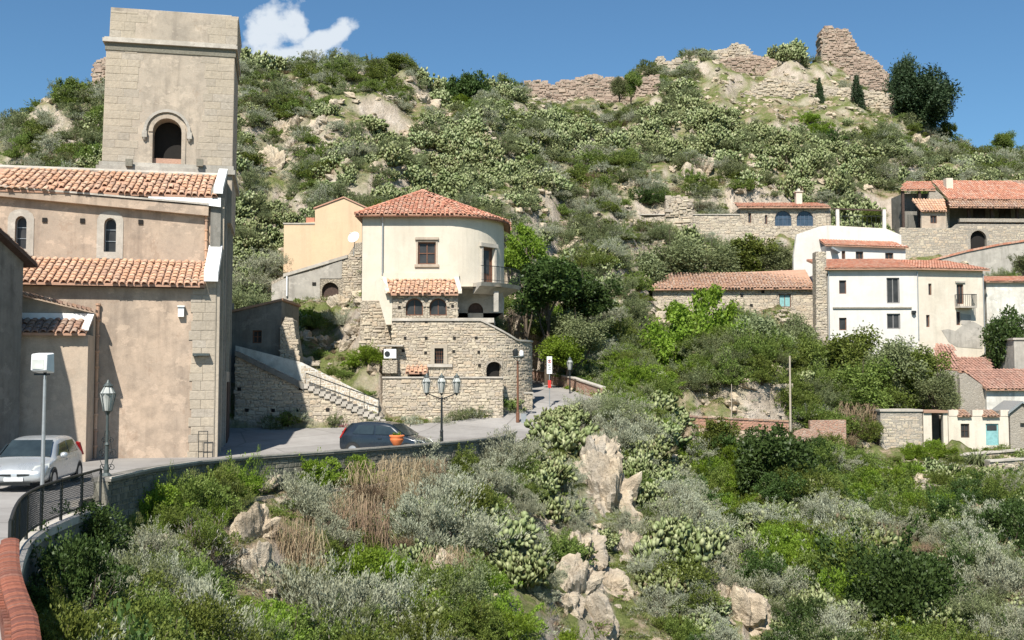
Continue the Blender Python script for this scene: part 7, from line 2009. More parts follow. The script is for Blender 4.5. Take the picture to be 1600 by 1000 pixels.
def prickly_pear(seed, npads=85, R=1.15, ps=1.0):
    rs = random.Random(seed); V = []; Fs = []; Rn = []; pads = []
    def pad(c, up, nrm, h, w):
        side = up.cross(nrm).normalized(); b = len(V); n = 8; t = h * .06
        for k in range(n):
            q = 2 * math.pi * k / n; yy = -math.cos(q); ww = w * (.5 + .07 * yy) * math.sin(q)
            V.append(c + up * (h * .5 * (1 + yy)) + side * ww)
        V.append(c + up * h * .55 + nrm * t); V.append(c + up * h * .55 - nrm * t)
        r = rs.random()
        for k in range(n):
            Fs.append((b + k, b + (k + 1) % n, b + n)); Fs.append((b + (k + 1) % n, b + k, b + n + 1)); Rn.extend((r, r))
    queue = []
    for i in range(24 if ps == 1 else 60):
        a = rs.uniform(0, 6.28); rr = R * .6 * math.sqrt(rs.random())
        up = Vector((math.cos(a) * rr * .5, math.sin(a) * rr * .5, 1)).normalized()
        queue.append((Vector((math.cos(a) * rr * .75, math.sin(a) * rr * .75, -.1)), up, 0))
    while queue and len(pads) < npads:
        c, up, d = queue.pop(rs.randrange(min(len(queue), 26 if ps == 1 else 70)))
        nr = Vector((rs.gauss(0, 1), rs.gauss(0, 1), rs.gauss(0, .25))); nr = (nr - up * nr.dot(up)).normalized()
        h = ps * rs.uniform(.20, .32) * (1.1 - .04 * d); w = h * rs.uniform(.55, .75)
        pad(c, up, nr, h, w); pads.append(c); side = up.cross(nr)
        for _ in range(rs.choice((1, 2, 2, 3))):
            q = rs.uniform(-1.15, 1.15); tip = c + up * (h * .5 * (1 + math.cos(q))) + side * (w * .5 * math.sin(q))
            nu = (up * math.cos(q * .8) + side * math.sin(q * .8) + Vector((rs.gauss(0, .3), rs.gauss(0, .3), .18))).normalized()
            if tip.xy.length < R * 1.25 and tip.z < 2.0: queue.append((tip - nu * .03, nu, d + 1))
    return leaf_mesh('prickly_pear', [tuple(v) for v in V], Fs, Rn, [M['pear'], M['trunk']])

def dome_points(n, g, R=1.0, H=.8, lobes=9):
    """points in a lumpy dome; also outward directions"""
    Lc = g.normal(size=(lobes, 3)); Lc[:, 2] = np.abs(Lc[:, 2]); Lc = unit(Lc) * g.uniform(.25, .85, (lobes, 1)); Lr = g.uniform(.18, .50, lobes)
    k = g.integers(0, lobes, n); d = unit(g.normal(size=(n, 3))); d[:, 2] = np.abs(d[:, 2]) * .9 + d[:, 2] * .1
    rad = g.uniform(.45, 1.0, (n, 1)) ** .5
    P = Lc[k] + d * rad * Lr[k][:, None]
    # shoots that break the outline
    ns = 26; sd = g.normal(size=(ns, 3)); sd[:, 2] = np.abs(sd[:, 2]) + .35; sd = unit(sd); sh = g.random(n) < .26; q = g.integers(0, ns, n)
    L = g.uniform(.45, 1.0, (n, 1)) * (.85 + .5 * (q / ns))[:, None]
    P = np.where(sh[:, None], sd[q] * L + g.normal(size=(n, 3)) * .035 + np.array([0, 0, -.06]) * L * L, P); d = np.where(sh[:, None], unit(sd[q] + g.normal(size=(n, 3)) * .5), d)
    hole = fbm(P[:, 0] * 3.4 + P[:, 2] * 2.1, P[:, 1] * 3.4 - P[:, 2] * 1.9, 2, lobes) < -.24
    P[hole & ~sh] *= .45
    P *= np.array([R, R, H]); P[:, 2] += .02
    return P, unit(d + unit(P + 1e-6) * .8), k / lobes
def scrub(name, seed, mat, n=2600, ln=.10, wd=.035, R=1.0, H=.8, upright=.5, lobes=10, stems=26):
    g = np.random.default_rng(seed)
    P, D, k = dome_points(n, g, R, H, lobes)
    D = unit(D + np.array([0, 0, upright]) + g.normal(size=(n, 3)) * .45)
    V, Fc = leaves(P, D, ln, wd, g)
    rn = np.clip(g.uniform(0, 1, n) * .65 + k * .35, 0, 1)
    m0 = np.zeros(len(Fc), int)
    # stems
    tip = P[g.choice(n, stems)] * .9; base = tip * np.array([.12, .12, 0]); S = unit(np.cross(tip - base, np.array([0, 0, 1.0]) + g.normal(size=(stems, 3)) * .1)) * .012
    V2 = np.stack([base - S, base + S, tip + S * .5, tip - S * .5], 1).reshape(-1, 3); F2 = np.arange(stems)[:, None] * 4 + np.array([[0, 1, 2, 3]]) + len(V)
    return leaf_mesh(name, np.concatenate([V, V2]), np.concatenate([Fc, F2]), np.concatenate([rn, g.uniform(0, 1, stems)]), [mat, M['trunk']], np.concatenate([m0, np.ones(stems, int)]))
def tuft(name, seed, mat, n=420, ln=.9, wd=.008, R=.35, out=.8, droop=.9):
    g = np.random.default_rng(seed); a = g.uniform(0, 6.283, n); r = np.sqrt(g.uniform(0, 1, n)) * R
    C = np.stack([np.cos(a) * r, np.sin(a) * r, np.zeros(n)], 1)
    D = unit(np.stack([np.cos(a) * out * g.uniform(.1, 1.2, n), np.sin(a) * out * g.uniform(.1, 1.2, n), np.ones(n)], 1))
    V, Fc = blades(C, D, ln, wd, g, droop)
    return leaf_mesh(name, V, Fc, np.tile(g.uniform(0, 1, n), 2), [mat])
def hanging(name, seed, n=560):
    """dead creeper: a mat of stems falling down a bank"""
    g = np.random.default_rng(seed); C = np.stack([g.uniform(-.8, .8, n), g.uniform(-.15, .35, n), g.uniform(.1, 1.3, n)], 1)
    D = unit(np.stack([g.normal(0, .35, n), -.25 + g.normal(0, .2, n), -np.ones(n) + g.normal(0, .35, n)], 1))
    V, Fc = blades(C, D, .62, .008, g, .25)
    return leaf_mesh(name, V, Fc, np.tile(g.uniform(0, 1, n), 2), [M['dry']])
def crown_mesh(name, seed, mat, n=9000, ln=.16, wd=.08, R=1.0, H=1.0, lobes=22, fill=.55, flat=0.0, shape='round'):
    """unit crown: leaf clumps on uneven lobes, denser on the outside, with gaps"""
    g = np.random.default_rng(seed); Lc = unit(g.normal(size=(lobes, 3))) * g.uniform(.2, .78, (lobes, 1)) ; Lr = g.uniform(.20, .40, lobes)
    if shape == 'cone':
        z = g.uniform(-.95, .95, lobes); rr = (1 - z) * .30 * g.uniform(.3, 1, lobes); a = g.uniform(0, 6.28, lobes); Lc = np.stack([np.cos(a) * rr, np.sin(a) * rr, z], 1); Lr = .12 + (1 - z) * .15
    k = g.integers(0, lobes, n); d = unit(g.normal(size=(n, 3))); rad = g.uniform(fill ** 3, 1.0, (n, 1)) ** (1 / 3)
    rad = rad * (1 + .18 * g.normal(size=(n, 1)))
    P = Lc[k] + d * rad * Lr[k][:, None]
    keep = fbm(P[:, 0] * 3.1 + P[:, 2] * 2, P[:, 1] * 3.1 - P[:, 2] * 1.7, 2, seed) > -.30
    P, d, k = P[keep], d[keep], k[keep]
    P = P * np.array([R, R, H])
    D = unit(d + g.normal(size=P.shape) * .8 + np.array([0, 0, -.15]))
    V, Fc = leaves(P, D, ln, wd, g)
    rn = np.clip(g.uniform(0, 1, len(P)) * .6 + (k / lobes) * .4, 0, 1)
    return leaf_mesh(name, V, Fc, rn, [mat])

SRC = {}
SRC['prickly_pear'] = [prickly_pear(s, n_) for s, n_ in ((1, 230), (2, 280), (3, 190), (4, 320))]
SRC['grey_shrub'] = [scrub('grey_shrub', s, M['grey'], 3200, .085, .026, 1, .8, .9, 13) for s in (5, 6, 7)]
SRC['green_shrub'] = [scrub('green_shrub', s, M['green'], 3200, .085, .045, 1, .85, .2, 12) for s in (8, 9, 10)]
SRC['lush_shrub'] = [scrub('lush_shrub', s, M['bright'], 3000, .10, .05, 1, .8, .3, 10) for s in (11, 12)]
SRC['olive_shrub'] = [scrub('olive_shrub', s, M['olive'], 3000, .09, .035, 1, .9, .4, 11) for s in (13, 14)]
SRC['dark_shrub'] = [scrub('dark_shrub', s, M['darkleaf'], 3400, .085, .05, 1, .9, .1, 12) for s in (15, 16)]
SRC['dry_shrub'] = [tuft('dry_shrub', 17, M['dry'], 520, .95, .009, .35, .9, .9), scrub('dry_shrub', 18, M['dry'], 1500, .12, .014, 1, .7, .6, 8, 60)]
SRC['hanging_dry_creeper'] = [hanging('hanging_dry_creeper', 19), hanging('hanging_dry_creeper', 20)]
SRC['fennel'] = [scrub('fennel', 21, M['bright'], 5200, .075, .008, .8, 1.0, 1.3, 9, 60), scrub('fennel', 27, M['grass'], 5200, .075, .009, .8, .9, 1.2, 9, 60)]
SRC['bare_shrub'] = [scrub('bare_shrub', 28, M['twig'], 260, .12, .008, 1, .9, .8, 9, 260), scrub('bare_shrub', 29, M['twig'], 500, .10, .01, 1, .8, .5, 12, 180)]
SRC['yellow_bush'] = [scrub('yellow_bush', 22, M['yellow'], 2200, .07, .05, 1, .6, .3, 9)]
SRC['pink_bush'] = [scrub('pink_bush', 23, M['pink'], 900, .06, .05, 1, .7, .3, 6)]
SRC['yucca'] = [tuft('yucca', 24, M['olive'], 260, .9, .02, .12, 1.0, 1.1)]

FINE = {'prickly_pear': [prickly_pear(s, n_, 1.1, .62) for s, n_ in ((71, 700), (72, 850), (73, 600))], 'grey_shrub': [scrub('grey_shrub', s, M['grey'], 9500, .055, .016, 1, .85, .9, 18, 60) for s in (61, 62)], 'green_shrub': [scrub('green_shrub', s, M['green'], 9000, .055, .03, 1, .9, .2, 16, 40) for s in (63, 64)],
        'lush_shrub': [scrub('lush_shrub', s, M['bright'], 8500, .06, .032, 1, .85, .4, 14, 40) for s in (65, 66)], 'dark_shrub': [scrub('dark_shrub', s, M['darkleaf'], 9500, .055, .034, 1, .95, .1, 16, 30) for s in (67, 68)],
        'olive_shrub': [scrub('olive_shrub', 69, M['olive'], 9000, .055, .02, 1, .95, .4, 16, 40)]}
BUILT = [   # plan footprints to keep plants off
    ]
def fp(fr, s0, s1, d, front=.8):
    BUILT.append([tuple(fr.P(s0, 0, front))[:2], tuple(fr.P(s1, 0, front))[:2], tuple(fr.P(s1, 0, -d))[:2], tuple(fr.P(s0, 0, -d))[:2]])
def fpu(fr, u0, u1, v, d, front=.8): fp(fr, fr.px(u0, v)[0], fr.px(u1, v)[0], d, front)
fp(CH, -30, .6, 16); fpu(FH, 600, 800, 480, 9, 2.6); fpu(FH, 563, 612, 480, 8, .3); fpu(FO, 440, 576, 430, 5); fpu(FS, 424, 568, 470, 1.5, .6)
fpu(FD, 300, 442, 560, 8, 1); fpu(FD, 440, 645, 620, 1.9, 1.0); fpu(FW, 1270, 1436, 520, 8, 1.0); fpu(FW2, 1430, 1542, 520, 8, 1.0); fpu(FB, 1016, 1275, 480, 7)
fpu(FU, 1238, 1418, 400, 6); fpu(FA, 1155, 1300, 350, 6, 1.0); fpu(FT, 1403, 1700, 380, 10, 1); fpu(FL, 1374, 1640, 670, 4, .8)
fpu(Fr(at(1541, 450, 91.0)[:2], -3), 1541, 1640, 450, 5); fpu(Fr(at(1462, 600, 79.0)[:2], 3), 1456, 1700, 600, 8)
fpu(FA, 985, 1262, 380, .6, 1.2)
BUILT.append(ROAD)
VISWALLS = [(425, 385, 572, 466, 72.4), (565, 470, 625, 545, 61.9), (1100, 92, 1235, 146, 150), (1165, 132, 1395, 172, 140), (830, 122, 1030, 146, 138), (1285, 45, 1380, 108, 152), (165, 708, 400, 742, 50), (170, 740, 235, 790, 40),   # image boxes (u0,v0,u1,v1) in front of which nothing may grow: (.., max distance)
    (1290, 405, 1440, 512, 89), (1440, 405, 1540, 530, 89), (1205, 322, 1275, 356, 105), (560, 330, 790, 492, 60), (625, 497, 830, 668, 60), (1480, 650, 1578, 694, 74), (1060, 596, 1240, 655, 74.5), (1060, 652, 1090, 672, 71), (1405, 296, 1600, 392, 107), (1020, 422, 1075, 470, 94),
    (470, 570, 640, 668, 57), (366, 480, 470, 700, 57), (400, 690, 760, 712, 50), (440, 310, 570, 470, 64), (1545, 575, 1600, 612, 79), (845, 600, 925, 640, 61), (1376, 645, 1480, 690, 74), (1300, 372, 1420, 410, 97), (1196, 424, 1280, 480, 93)]
def blocked(x, y, r=0.0):
    for p in BUILT:
        if inp(x, y, p): return True
        if r:
            for dx, dy in ((r, 0), (-r, 0), (0, r), (0, -r)):
                if inp(x + dx, y + dy, p): return True
    return False
def hit(u, v, y0=9, y1=170):
    """where the ray through a photo point meets the terrain (first visible)"""
    d = ray(u, v); ys = np.arange(y0, y1, .25); X = d.x / d.y * ys; Z = d.z / d.y * ys
    T_ = terr(X, ys); m = T_ >= Z
    m &= ~in_poly(X, ys, ROAD)
    if not m.any(): return None
    i = int(np.argmax(m)); return float(X[i]), float(ys[i]), float(T_[i])

def region(u, v, y):
    if y < 30: return 'just below the wire railing' if u < 330 else 'on the near slope under the parapet'
    if y < 58 and u < 560: return 'on the bank below the stone parapet'
    if y < 58 and u < 800: return 'on the slope below the dark parked car'
    if y < 62 and u < 1060: return 'on the rocky spur below the road bend'
    if y < 70: return 'on the ravine slope below the brick terrace wall' if u < 1330 else 'on the ravine slope below the tiny white house'
    if y < 80 and u > 1000: return 'beside the brick terrace wall and the sheds'
    if u < 160: return 'on the hillside left of the bell tower'
    if u < 560: return 'on the hillside between the bell tower and the peach house'
    if y < 70: return 'on the rocky bank above the stone stairs'
    if v < 190 and u < 830: return 'high on the slope above the round house'
    if u < 830: return 'on the hillside behind the round cream house'
    if v < 200 and u < 1160: return 'just below the ruined ridge wall'
    if v < 220: return 'below the ruined tower stump'
    if u < 1040: return 'on the middle slope right of the round house'
    if v < 320: return 'on the slope above the arched stone house'
    if u < 1300: return 'around the long stone barn'
    return 'beside the farmhouse and white houses'
LOOK = {'bare_shrub': ('leafless pale twiggy bush', 'shrub', ['small', 'broad']), 'prickly_pear': ('prickly pear cactus', 'cactus', ['pale green', 'grey-green']), 'grey_shrub': ('silvery grey scrub bush', 'shrub', ['small', 'broad']), 'green_shrub': ('rounded green scrub bush', 'shrub', ['small', 'broad']),
        'lush_shrub': ('bright green leafy bush', 'shrub', ['small', 'broad']), 'olive_shrub': ('olive green bush', 'shrub', ['small', 'broad']), 'dark_shrub': ('dense dark green bush', 'shrub', ['small', 'broad']),
        'dry_shrub': ('dry brown twiggy tuft', 'shrub', ['small', 'large']), 'hanging_dry_creeper': ('mat of hanging dead brown stems', 'dry creeper', ['short', 'long']), 'fennel': ('feathery green weed clump', 'wild fennel', ['small', 'tall']),
        'yellow_bush': ('yellow flowering bush', 'flowering bush', ['small', 'broad']), 'pink_bush': ('pink flowering plant', 'flower', ['small', 'broad']), 'yucca': ('spiky yucca with hanging dead leaves', 'yucca', ['small', 'large'])}
PL = []     # planned plants
def plan(kind, x, y, s, sink=.08, hs=1.0, forced=False):
    z = tz(x, y) - sink * s
    u, v = project((x, y, z + .5 * s)); PL.append(dict(kind=kind, x=x, y=y, z=z, s=s, hs=hs, u=u, v=v, px=s * 2 * F / y, f=forced, rot=random.uniform(0, 6.283)))
def guard(u, v, y, s):
    r = s * F / y
    top = v - r * 1.5
    for a, b, c, d, Y in VISWALLS:
        if y < Y and u + r * .8 > a and u - r * .8 < c and v > b and top < d: return True
    return False

# placed by eye where the photograph shows them
HAND = [('grey_shrub', 760, 700, 1.2), ('prickly_pear', 785, 690, 1.4), ('olive_shrub', 742, 706, 1.0), ('grey_shrub', 828, 668, 1.1), ('prickly_pear', 880, 655, 1.8), ('grey_shrub', 915, 648, 1.6), ('prickly_pear', 948, 652, 1.5), ('grey_shrub', 970, 648, 1.7), ('prickly_pear', 1015, 655, 2.6), ('prickly_pear', 1040, 668, 2.2), ('olive_shrub', 990, 640, 1.8), ('olive_shrub', 1085, 615, 1.8), ('lush_shrub', 1110, 605, 1.6), ('green_shrub', 1190, 605, 1.8), ('olive_shrub', 1150, 600, 1.6), ('prickly_pear', 1000, 668, 2.1), ('prickly_pear', 1028, 690, 1.9), ('prickly_pear', 862, 672, 1.7), ('prickly_pear', 895, 664, 1.5), ('prickly_pear', 838, 668, 1.4), ('grey_shrub', 935, 660, 1.6), ('olive_shrub', 960, 655, 1.5), ('grey_shrub', 985, 680, 1.5), ('prickly_pear', 1005, 720, 1.4), ('prickly_pear', 1020, 760, 1.3), ('grey_shrub', 800, 672, 1.5), ('green_shrub', 770, 680, 1.2), ('bare_shrub', 905, 690, 1.0), ('bare_shrub', 300, 880, .9), ('bare_shrub', 330, 900, .9), ('bare_shrub', 320, 860, .8), 
 ('prickly_pear', 872, 700, 1.75), ('prickly_pear', 850, 745, 1.3), ('prickly_pear', 1010, 640, 2.3), ('prickly_pear', 1035, 680, 1.8), ('prickly_pear', 985, 740, 1.3), ('prickly_pear', 1005, 790, 1.2),
 ('prickly_pear', 770, 850, 1.6), ('prickly_pear', 735, 820, 1.2), ('prickly_pear', 800, 905, 1.3), ('prickly_pear', 870, 810, 1.3), ('prickly_pear', 890, 870, 1.1), ('prickly_pear', 1050, 880, 1.9), ('prickly_pear', 1085, 850, 1.5), ('prickly_pear', 1035, 930, 1.3),
 ('prickly_pear', 835, 770, 1.2), ('prickly_pear', 1355, 860, 1.9), ('prickly_pear', 1280, 910, 1.6), ('prickly_pear', 1310, 980, 1.5), ('prickly_pear', 1240, 960, 1.5), ('prickly_pear', 1245, 600, 2.0), ('prickly_pear', 640, 985, 1.2), ('prickly_pear', 690, 960, 1.2), ('prickly_pear', 960, 650, 1.3), ('prickly_pear', 790, 700, 1.2),
 ('grey_shrub', 700, 850, 1.7), ('grey_shrub', 655, 830, 1.2), ('grey_shrub', 480, 800, 1.1), ('grey_shrub', 505, 850, .9), ('grey_shrub', 520, 985, 1.6), ('grey_shrub', 470, 950, 1.1), ('grey_shrub', 615, 960, 1.1), ('grey_shrub', 165, 960, .8), ('grey_shrub', 130, 990, .6), ('grey_shrub', 230, 870, .7), ('grey_shrub', 205, 910, .7), ('grey_shrub', 290, 915, .6), ('grey_shrub', 430, 720, .8),
 ('grey_shrub', 770, 765, 1.1), ('grey_shrub', 740, 720, 1.0), ('grey_shrub', 800, 740, 1.2), ('grey_shrub', 915, 655, 1.6), ('grey_shrub', 960, 700, 1.4), ('grey_shrub', 1005, 690, 1.4), ('grey_shrub', 1090, 720, 1.6), ('grey_shrub', 1060, 760, 1.3), ('grey_shrub', 1095, 820, 1.4), ('grey_shrub', 1165, 900, 1.6), ('grey_shrub', 1115, 920, 1.0), ('grey_shrub', 1010, 905, .9), ('grey_shrub', 1025, 960, .9), ('grey_shrub', 1372, 810, 1.7), ('grey_shrub', 1530, 820, 1.8), ('grey_shrub', 1300, 870, 1.8), ('grey_shrub', 1545, 920, 1.6), ('grey_shrub', 1255, 655, 1.6), ('grey_shrub', 1310, 740, 1.7), ('grey_shrub', 1560, 635, 2.0), ('grey_shrub', 1500, 640, 1.6), ('grey_shrub', 1390, 690, 1.4), ('grey_shrub', 410, 430, 2.2), ('grey_shrub', 395, 455, 1.9), ('grey_shrub', 975, 840, .9), ('grey_shrub', 660, 740, 1.0), ('grey_shrub', 690, 780, 1.0),
 ('green_shrub', 100, 850, 1.0), ('green_shrub', 85, 900, .8), ('dark_shrub', 95, 950, .9), ('dark_shrub', 120, 900, .8), ('green_shrub', 180, 830, .6), ('fennel', 210, 850, .9), ('fennel', 235, 835, .8), ('fennel', 300, 850, 1.0), ('fennel', 330, 830, 1.0), ('fennel', 365, 800, 1.1), ('fennel', 375, 785, 1.0), ('fennel', 280, 880, .8), ('fennel', 195, 830, .7), ('green_shrub', 320, 870, .7), ('green_shrub', 265, 830, .6),
 ('lush_shrub', 490, 765, .9), ('lush_shrub', 550, 755, .8), ('lush_shrub', 545, 920, .9), ('lush_shrub', 560, 905, .7), ('green_shrub', 720, 740, .8), ('lush_shrub', 795, 990, .9), ('lush_shrub', 360, 985, .6), ('lush_shrub', 430, 985, .6),
 ('hanging_dry_creeper', 590, 800, 1.5), ('hanging_dry_creeper', 560, 870, 1.5), ('hanging_dry_creeper', 550, 840, 1.2), ('hanging_dry_creeper', 620, 770, 1.2), ('hanging_dry_creeper', 450, 880, 1.1), ('hanging_dry_creeper', 470, 900, 1.1), ('hanging_dry_creeper', 670, 760, 1.0), ('hanging_dry_creeper', 700, 920, 1.1), ('dry_shrub', 665, 765, .9), ('dry_shrub', 570, 790, .9), ('dry_shrub', 1350, 690, 1.6), ('dry_shrub', 1320, 700, 1.5), ('dry_shrub', 1210, 790, 1.4), ('hanging_dry_creeper', 1340, 680, 1.7),
 ('dark_shrub', 1122, 710, 2.0), ('dark_shrub', 1200, 730, 2.6), ('dark_shrub', 1245, 760, 2.4), ('dark_shrub', 1180, 780, 2.0), ('dark_shrub', 1230, 800, 2.0), ('green_shrub', 1270, 780, 1.8), ('dark_shrub', 1370, 940, 2.6), ('dark_shrub', 1400, 980, 2.2), ('green_shrub', 1345, 920, 1.8), ('dark_shrub', 1425, 960, 1.8), ('dark_shrub', 1580, 860, 1.6), ('lush_shrub', 1085, 780, 1.5), ('lush_shrub', 1130, 800, 1.4), ('lush_shrub', 1145, 850, 1.5), ('lush_shrub', 1170, 830, 1.4), ('lush_shrub', 1100, 750, 1.3), ('lush_shrub', 1240, 855, 1.4), ('lush_shrub', 1200, 880, 1.4), ('lush_shrub', 1250, 900, 1.3),
 ('lush_shrub', 1430, 720, 1.3), ('lush_shrub', 1455, 715, 1.3), ('lush_shrub', 1480, 715, 1.0), ('green_shrub', 1460, 690, 1.0), ('green_shrub', 1470, 790, 1.4), ('yucca', 1526, 730, 1.8),
 ('lush_shrub', 1000, 600, 1.7), ('lush_shrub', 960, 625, 1.4), ('lush_shrub', 940, 640, 1.3), ('lush_shrub', 975, 590, 1.6), ('green_shrub', 940, 600, 1.5), ('yellow_bush', 912, 598, 1.5), ('yellow_bush', 925, 602, 1.2), ('lush_shrub', 830, 585, 1.2), ('lush_shrub', 842, 580, 1.3), ('lush_shrub', 870, 588, 1.2), ('green_shrub', 930, 590, 1.3), ('pink_bush', 540, 722, .45),
 ('lush_shrub', 480, 500, 1.0), ('green_shrub', 488, 520, 1.3), ('lush_shrub', 573, 462, .7), ('grey_shrub', 535, 510, 1.2), ('lush_shrub', 575, 570, 1.3), ('lush_shrub', 560, 575, 1.0), ('lush_shrub', 600, 575, .9), ('green_shrub', 520, 590, .8), ('dry_shrub', 590, 520, .9), ('green_shrub', 500, 560, .6), ('green_shrub', 610, 610, .6),
 ('lush_shrub', 1280, 215, 2.4), ('lush_shrub', 1262, 195, 1.9), ('dark_shrub', 1295, 225, 2.0), ('lush_shrub', 715, 135, 2.2), ('lush_shrub', 735, 175, 2.4), ('green_shrub', 708, 155, 2.0), ('dark_shrub', 1003, 318, 1.8), ('dark_shrub', 1020, 322, 1.7), ('dark_shrub', 990, 135, 1.8), ('dark_shrub', 975, 132, 1.5),
]
HAND += [('dark_shrub', 62, 860, 1.1), ('dark_shrub', 85, 830, 1.2), ('green_shrub', 110, 815, 1.1), ('green_shrub', 140, 800, 1.0), ('dark_shrub', 70, 910, 1.1), ('dark_shrub', 90, 960, 1.1), ('olive_shrub', 150, 830, 1.0), ('dark_shrub', 130, 870, 1.2), ('dark_shrub', 60, 940, .8),
 ('fennel', 255, 800, 1.4), ('fennel', 290, 790, 1.3), ('fennel', 340, 785, 1.5), ('fennel', 390, 770, 1.5), ('lush_shrub', 225, 812, .8), ('green_shrub', 300, 805, .9), ('lush_shrub', 360, 770, .9), ('green_shrub', 330, 790, .8), ('green_shrub', 450, 745, .9), ('olive_shrub', 425, 735, .9), ('grey_shrub', 470, 740, .8), ('green_shrub', 610, 712, .7), ('grey_shrub', 640, 712, .8), ('olive_shrub', 575, 722, .7), ('grey_shrub', 690, 705, .9), ('olive_shrub', 720, 700, .9), ('green_shrub', 760, 690, 1.0), ('prickly_pear', 800, 690, 1.3), ('olive_shrub', 520, 735, .8)]
_g = random.Random(12)
for _i in range(46):
    _t = _g.random(); HAND.append((_g.choice(['lush_shrub', 'lush_shrub', 'lush_shrub', 'green_shrub', 'fennel']), 1075 + 270 * _t + _g.uniform(-28, 34), 715 + 250 * _t + _g.uniform(-22, 22), _g.uniform(.9, 1.7)))
for _i in range(26): HAND.append(('dry_shrub', _g.uniform(1390, 1520), _g.uniform(760, 930), _g.uniform(.5, .9)))
for _i in range(14): HAND.append((_g.choice(['lush_shrub', 'fennel', 'yellow_bush']) if _i % 3 else 'lush_shrub', _g.uniform(905, 1010), _g.uniform(565, 640), _g.uniform(.8, 1.3)))
for k, u, v, s in HAND:
    h = hit(u, v)
    if h: plan(k, h[0], h[1], s * (1.0 if h[1] > 57 else .85 if k in ('hanging_dry_creeper', 'fennel') else 1.0 if (u < 150 or v < 600) else 1.38), hs=1.0 if h[1] > 57 else 1.12, forced=True)
# the natural scatter
STRIPS = [([(918, 690), (940, 740), (952, 800), (940, 850), (955, 900), (985, 950), (1000, 1010)], 30), ([(1118, 860), (1150, 920), (1195, 1010)], 15), ([(775, 880), (820, 940), (860, 1010)], 13), ([(865, 720), (850, 800), (885, 880), (900, 960)], 13), ([(405, 760), (395, 840), (420, 930)], 24), ([(560, 760), (600, 800)], 10), ([(1000, 850), (1020, 930), (1060, 1000)], 12)]
def strip_gap(u, v):
    best = 1e9
    for line, w in STRIPS:
        for (a, b), (c, d) in zip(line[:-1], line[1:]):
            t = max(0, min(1, ((u - a) * (c - a) + (v - b) * (d - b)) / ((c - a) ** 2 + (d - b) ** 2)))
            best = min(best, math.hypot(u - a - t * (c - a), v - b - t * (d - b)) - w)
    return best
def bare(u, v):
    for a, b, c, d in ((398, 200, 475, 335), (560, 140, 604, 235), (515, 130, 560, 190), (70, 140, 110, 190), (470, 470, 620, 600), (905, 690, 965, 880), (880, 860, 960, 1000), (395, 190, 470, 310), (1040, 240, 1120, 310), (850, 375, 900, 410), (1130, 930, 1190, 1000), (640, 140, 700, 180), (940, 285, 1060, 315), (1100, 90, 1240, 150), (1160, 120, 1400, 170), (1400, 740, 1500, 790), (1400, 830, 1480, 900), (820, 120, 1030, 150), (480, 185, 520, 230), (1060, 596, 1240, 655), (380, 760, 430, 900), (1480, 900, 1530, 960)):
        if a < u < c and b < v < d: return True
    return False
def scatter(n, seed, r0, r1, y0, y1, table, smin, smax, mixw=.45, hsx=1.0):
    g = np.random.default_rng(seed); rs = random.Random(seed)
    # uniform over ground area in the wedge between two bearings
    Y = np.sqrt(g.uniform(y0 ** 2, y1 ** 2, n)); X = g.uniform(r0, r1, n) * Y
    Z = terr(X, Y); nz_ = fbm(X / 6.5, Y / 6.5, 3, seed); kz = fbm(X / 11, Y / 11, 2, seed + 5)
    for x, y, z, q, kk in zip(X, Y, Z, nz_, kz):
        if blocked(x, y, .4): continue
        u, v = project((x, y, z + .4))
        if bare(u, v) and rs.random() < (.86 if (y < 62 or v < 180 or (u < 640 and v > 460)) else .6): continue
        if q < -.40 and rs.random() < .7: continue
        t = min(.999, max(0, rs.random() * (1 - mixw) + min(1, max(0, kk * 1.7 + .5)) * mixw)); acc = 0; kind = table[-1][0]
        for nm, w in table:
            acc += w
            if t < acc: kind = nm; break
        s = smin + (smax - smin) * rs.random() ** 1.7
        if kind in ('dry_shrub',): s *= .75
        if kind == 'prickly_pear' and y < 40 and u < 620: kind = rs.choice(['grey_shrub', 'green_shrub', 'olive_shrub', 'lush_shrub'])
        if y < 33 and kind in ('grey_shrub', 'dry_shrub') and rs.random() < .6: kind = rs.choice(['dark_shrub', 'green_shrub', 'bare_shrub'])
        if seed == 101 and u > 960 and y < 96: continue
        if y < 62 and strip_gap(u, v) < s * F / y * .55 and rs.random() < .93: continue
        if guard(u, v, y, s): continue
        plan(kind, float(x), float(y), s, hs=rs.uniform(.8, 1.2) * hsx)
HILL = [('prickly_pear', .40), ('olive_shrub', .18), ('grey_shrub', .16), ('green_shrub', .15), ('dry_shrub', .06), ('bare_shrub', .05)]
scatter(9500, 101, -.50, .52, 62, 152, HILL, .8, 2.0)
scatter(500, 102, -.9, -.5, 62, 130, HILL, .9, 2.0); scatter(400, 103, .52, .85, 62, 150, HILL, .9, 2.0)
NEAR = [('grey_shrub', .26), ('bare_shrub', .08), ('prickly_pear', .16), ('green_shrub', .20), ('dry_shrub', .08), ('lush_shrub', .12), ('olive_shrub', .10)]
scatter(1900, 104, -.46, .06, 14, 58, NEAR, .35, 1.4, .3, 1.2)
scatter(560, 105, .05, .20, 24, 66, [('prickly_pear', .40), ('grey_shrub', .26), ('green_shrub', .20), ('bare_shrub', .06), ('dry_shrub', .08)], .4, 1.4, .35, 1.1)
RAV = [('lush_shrub', .24), ('green_shrub', .24), ('dark_shrub', .08), ('prickly_pear', .16), ('grey_shrub', .16), ('olive_shrub', .06), ('dry_shrub', .06)]
scatter(1900, 106, .13, .50, 30, 71, RAV, .5, 1.9, .5)
scatter(300, 107, .50, .8, 30, 71, RAV, .5, 1.5)
scatter(1100, 108, .10, .50, 73.5, 92, [('green_shrub', .34), ('olive_shrub', .26), ('lush_shrub', .36), ('dark_shrub', .04)], .9, 2.1)
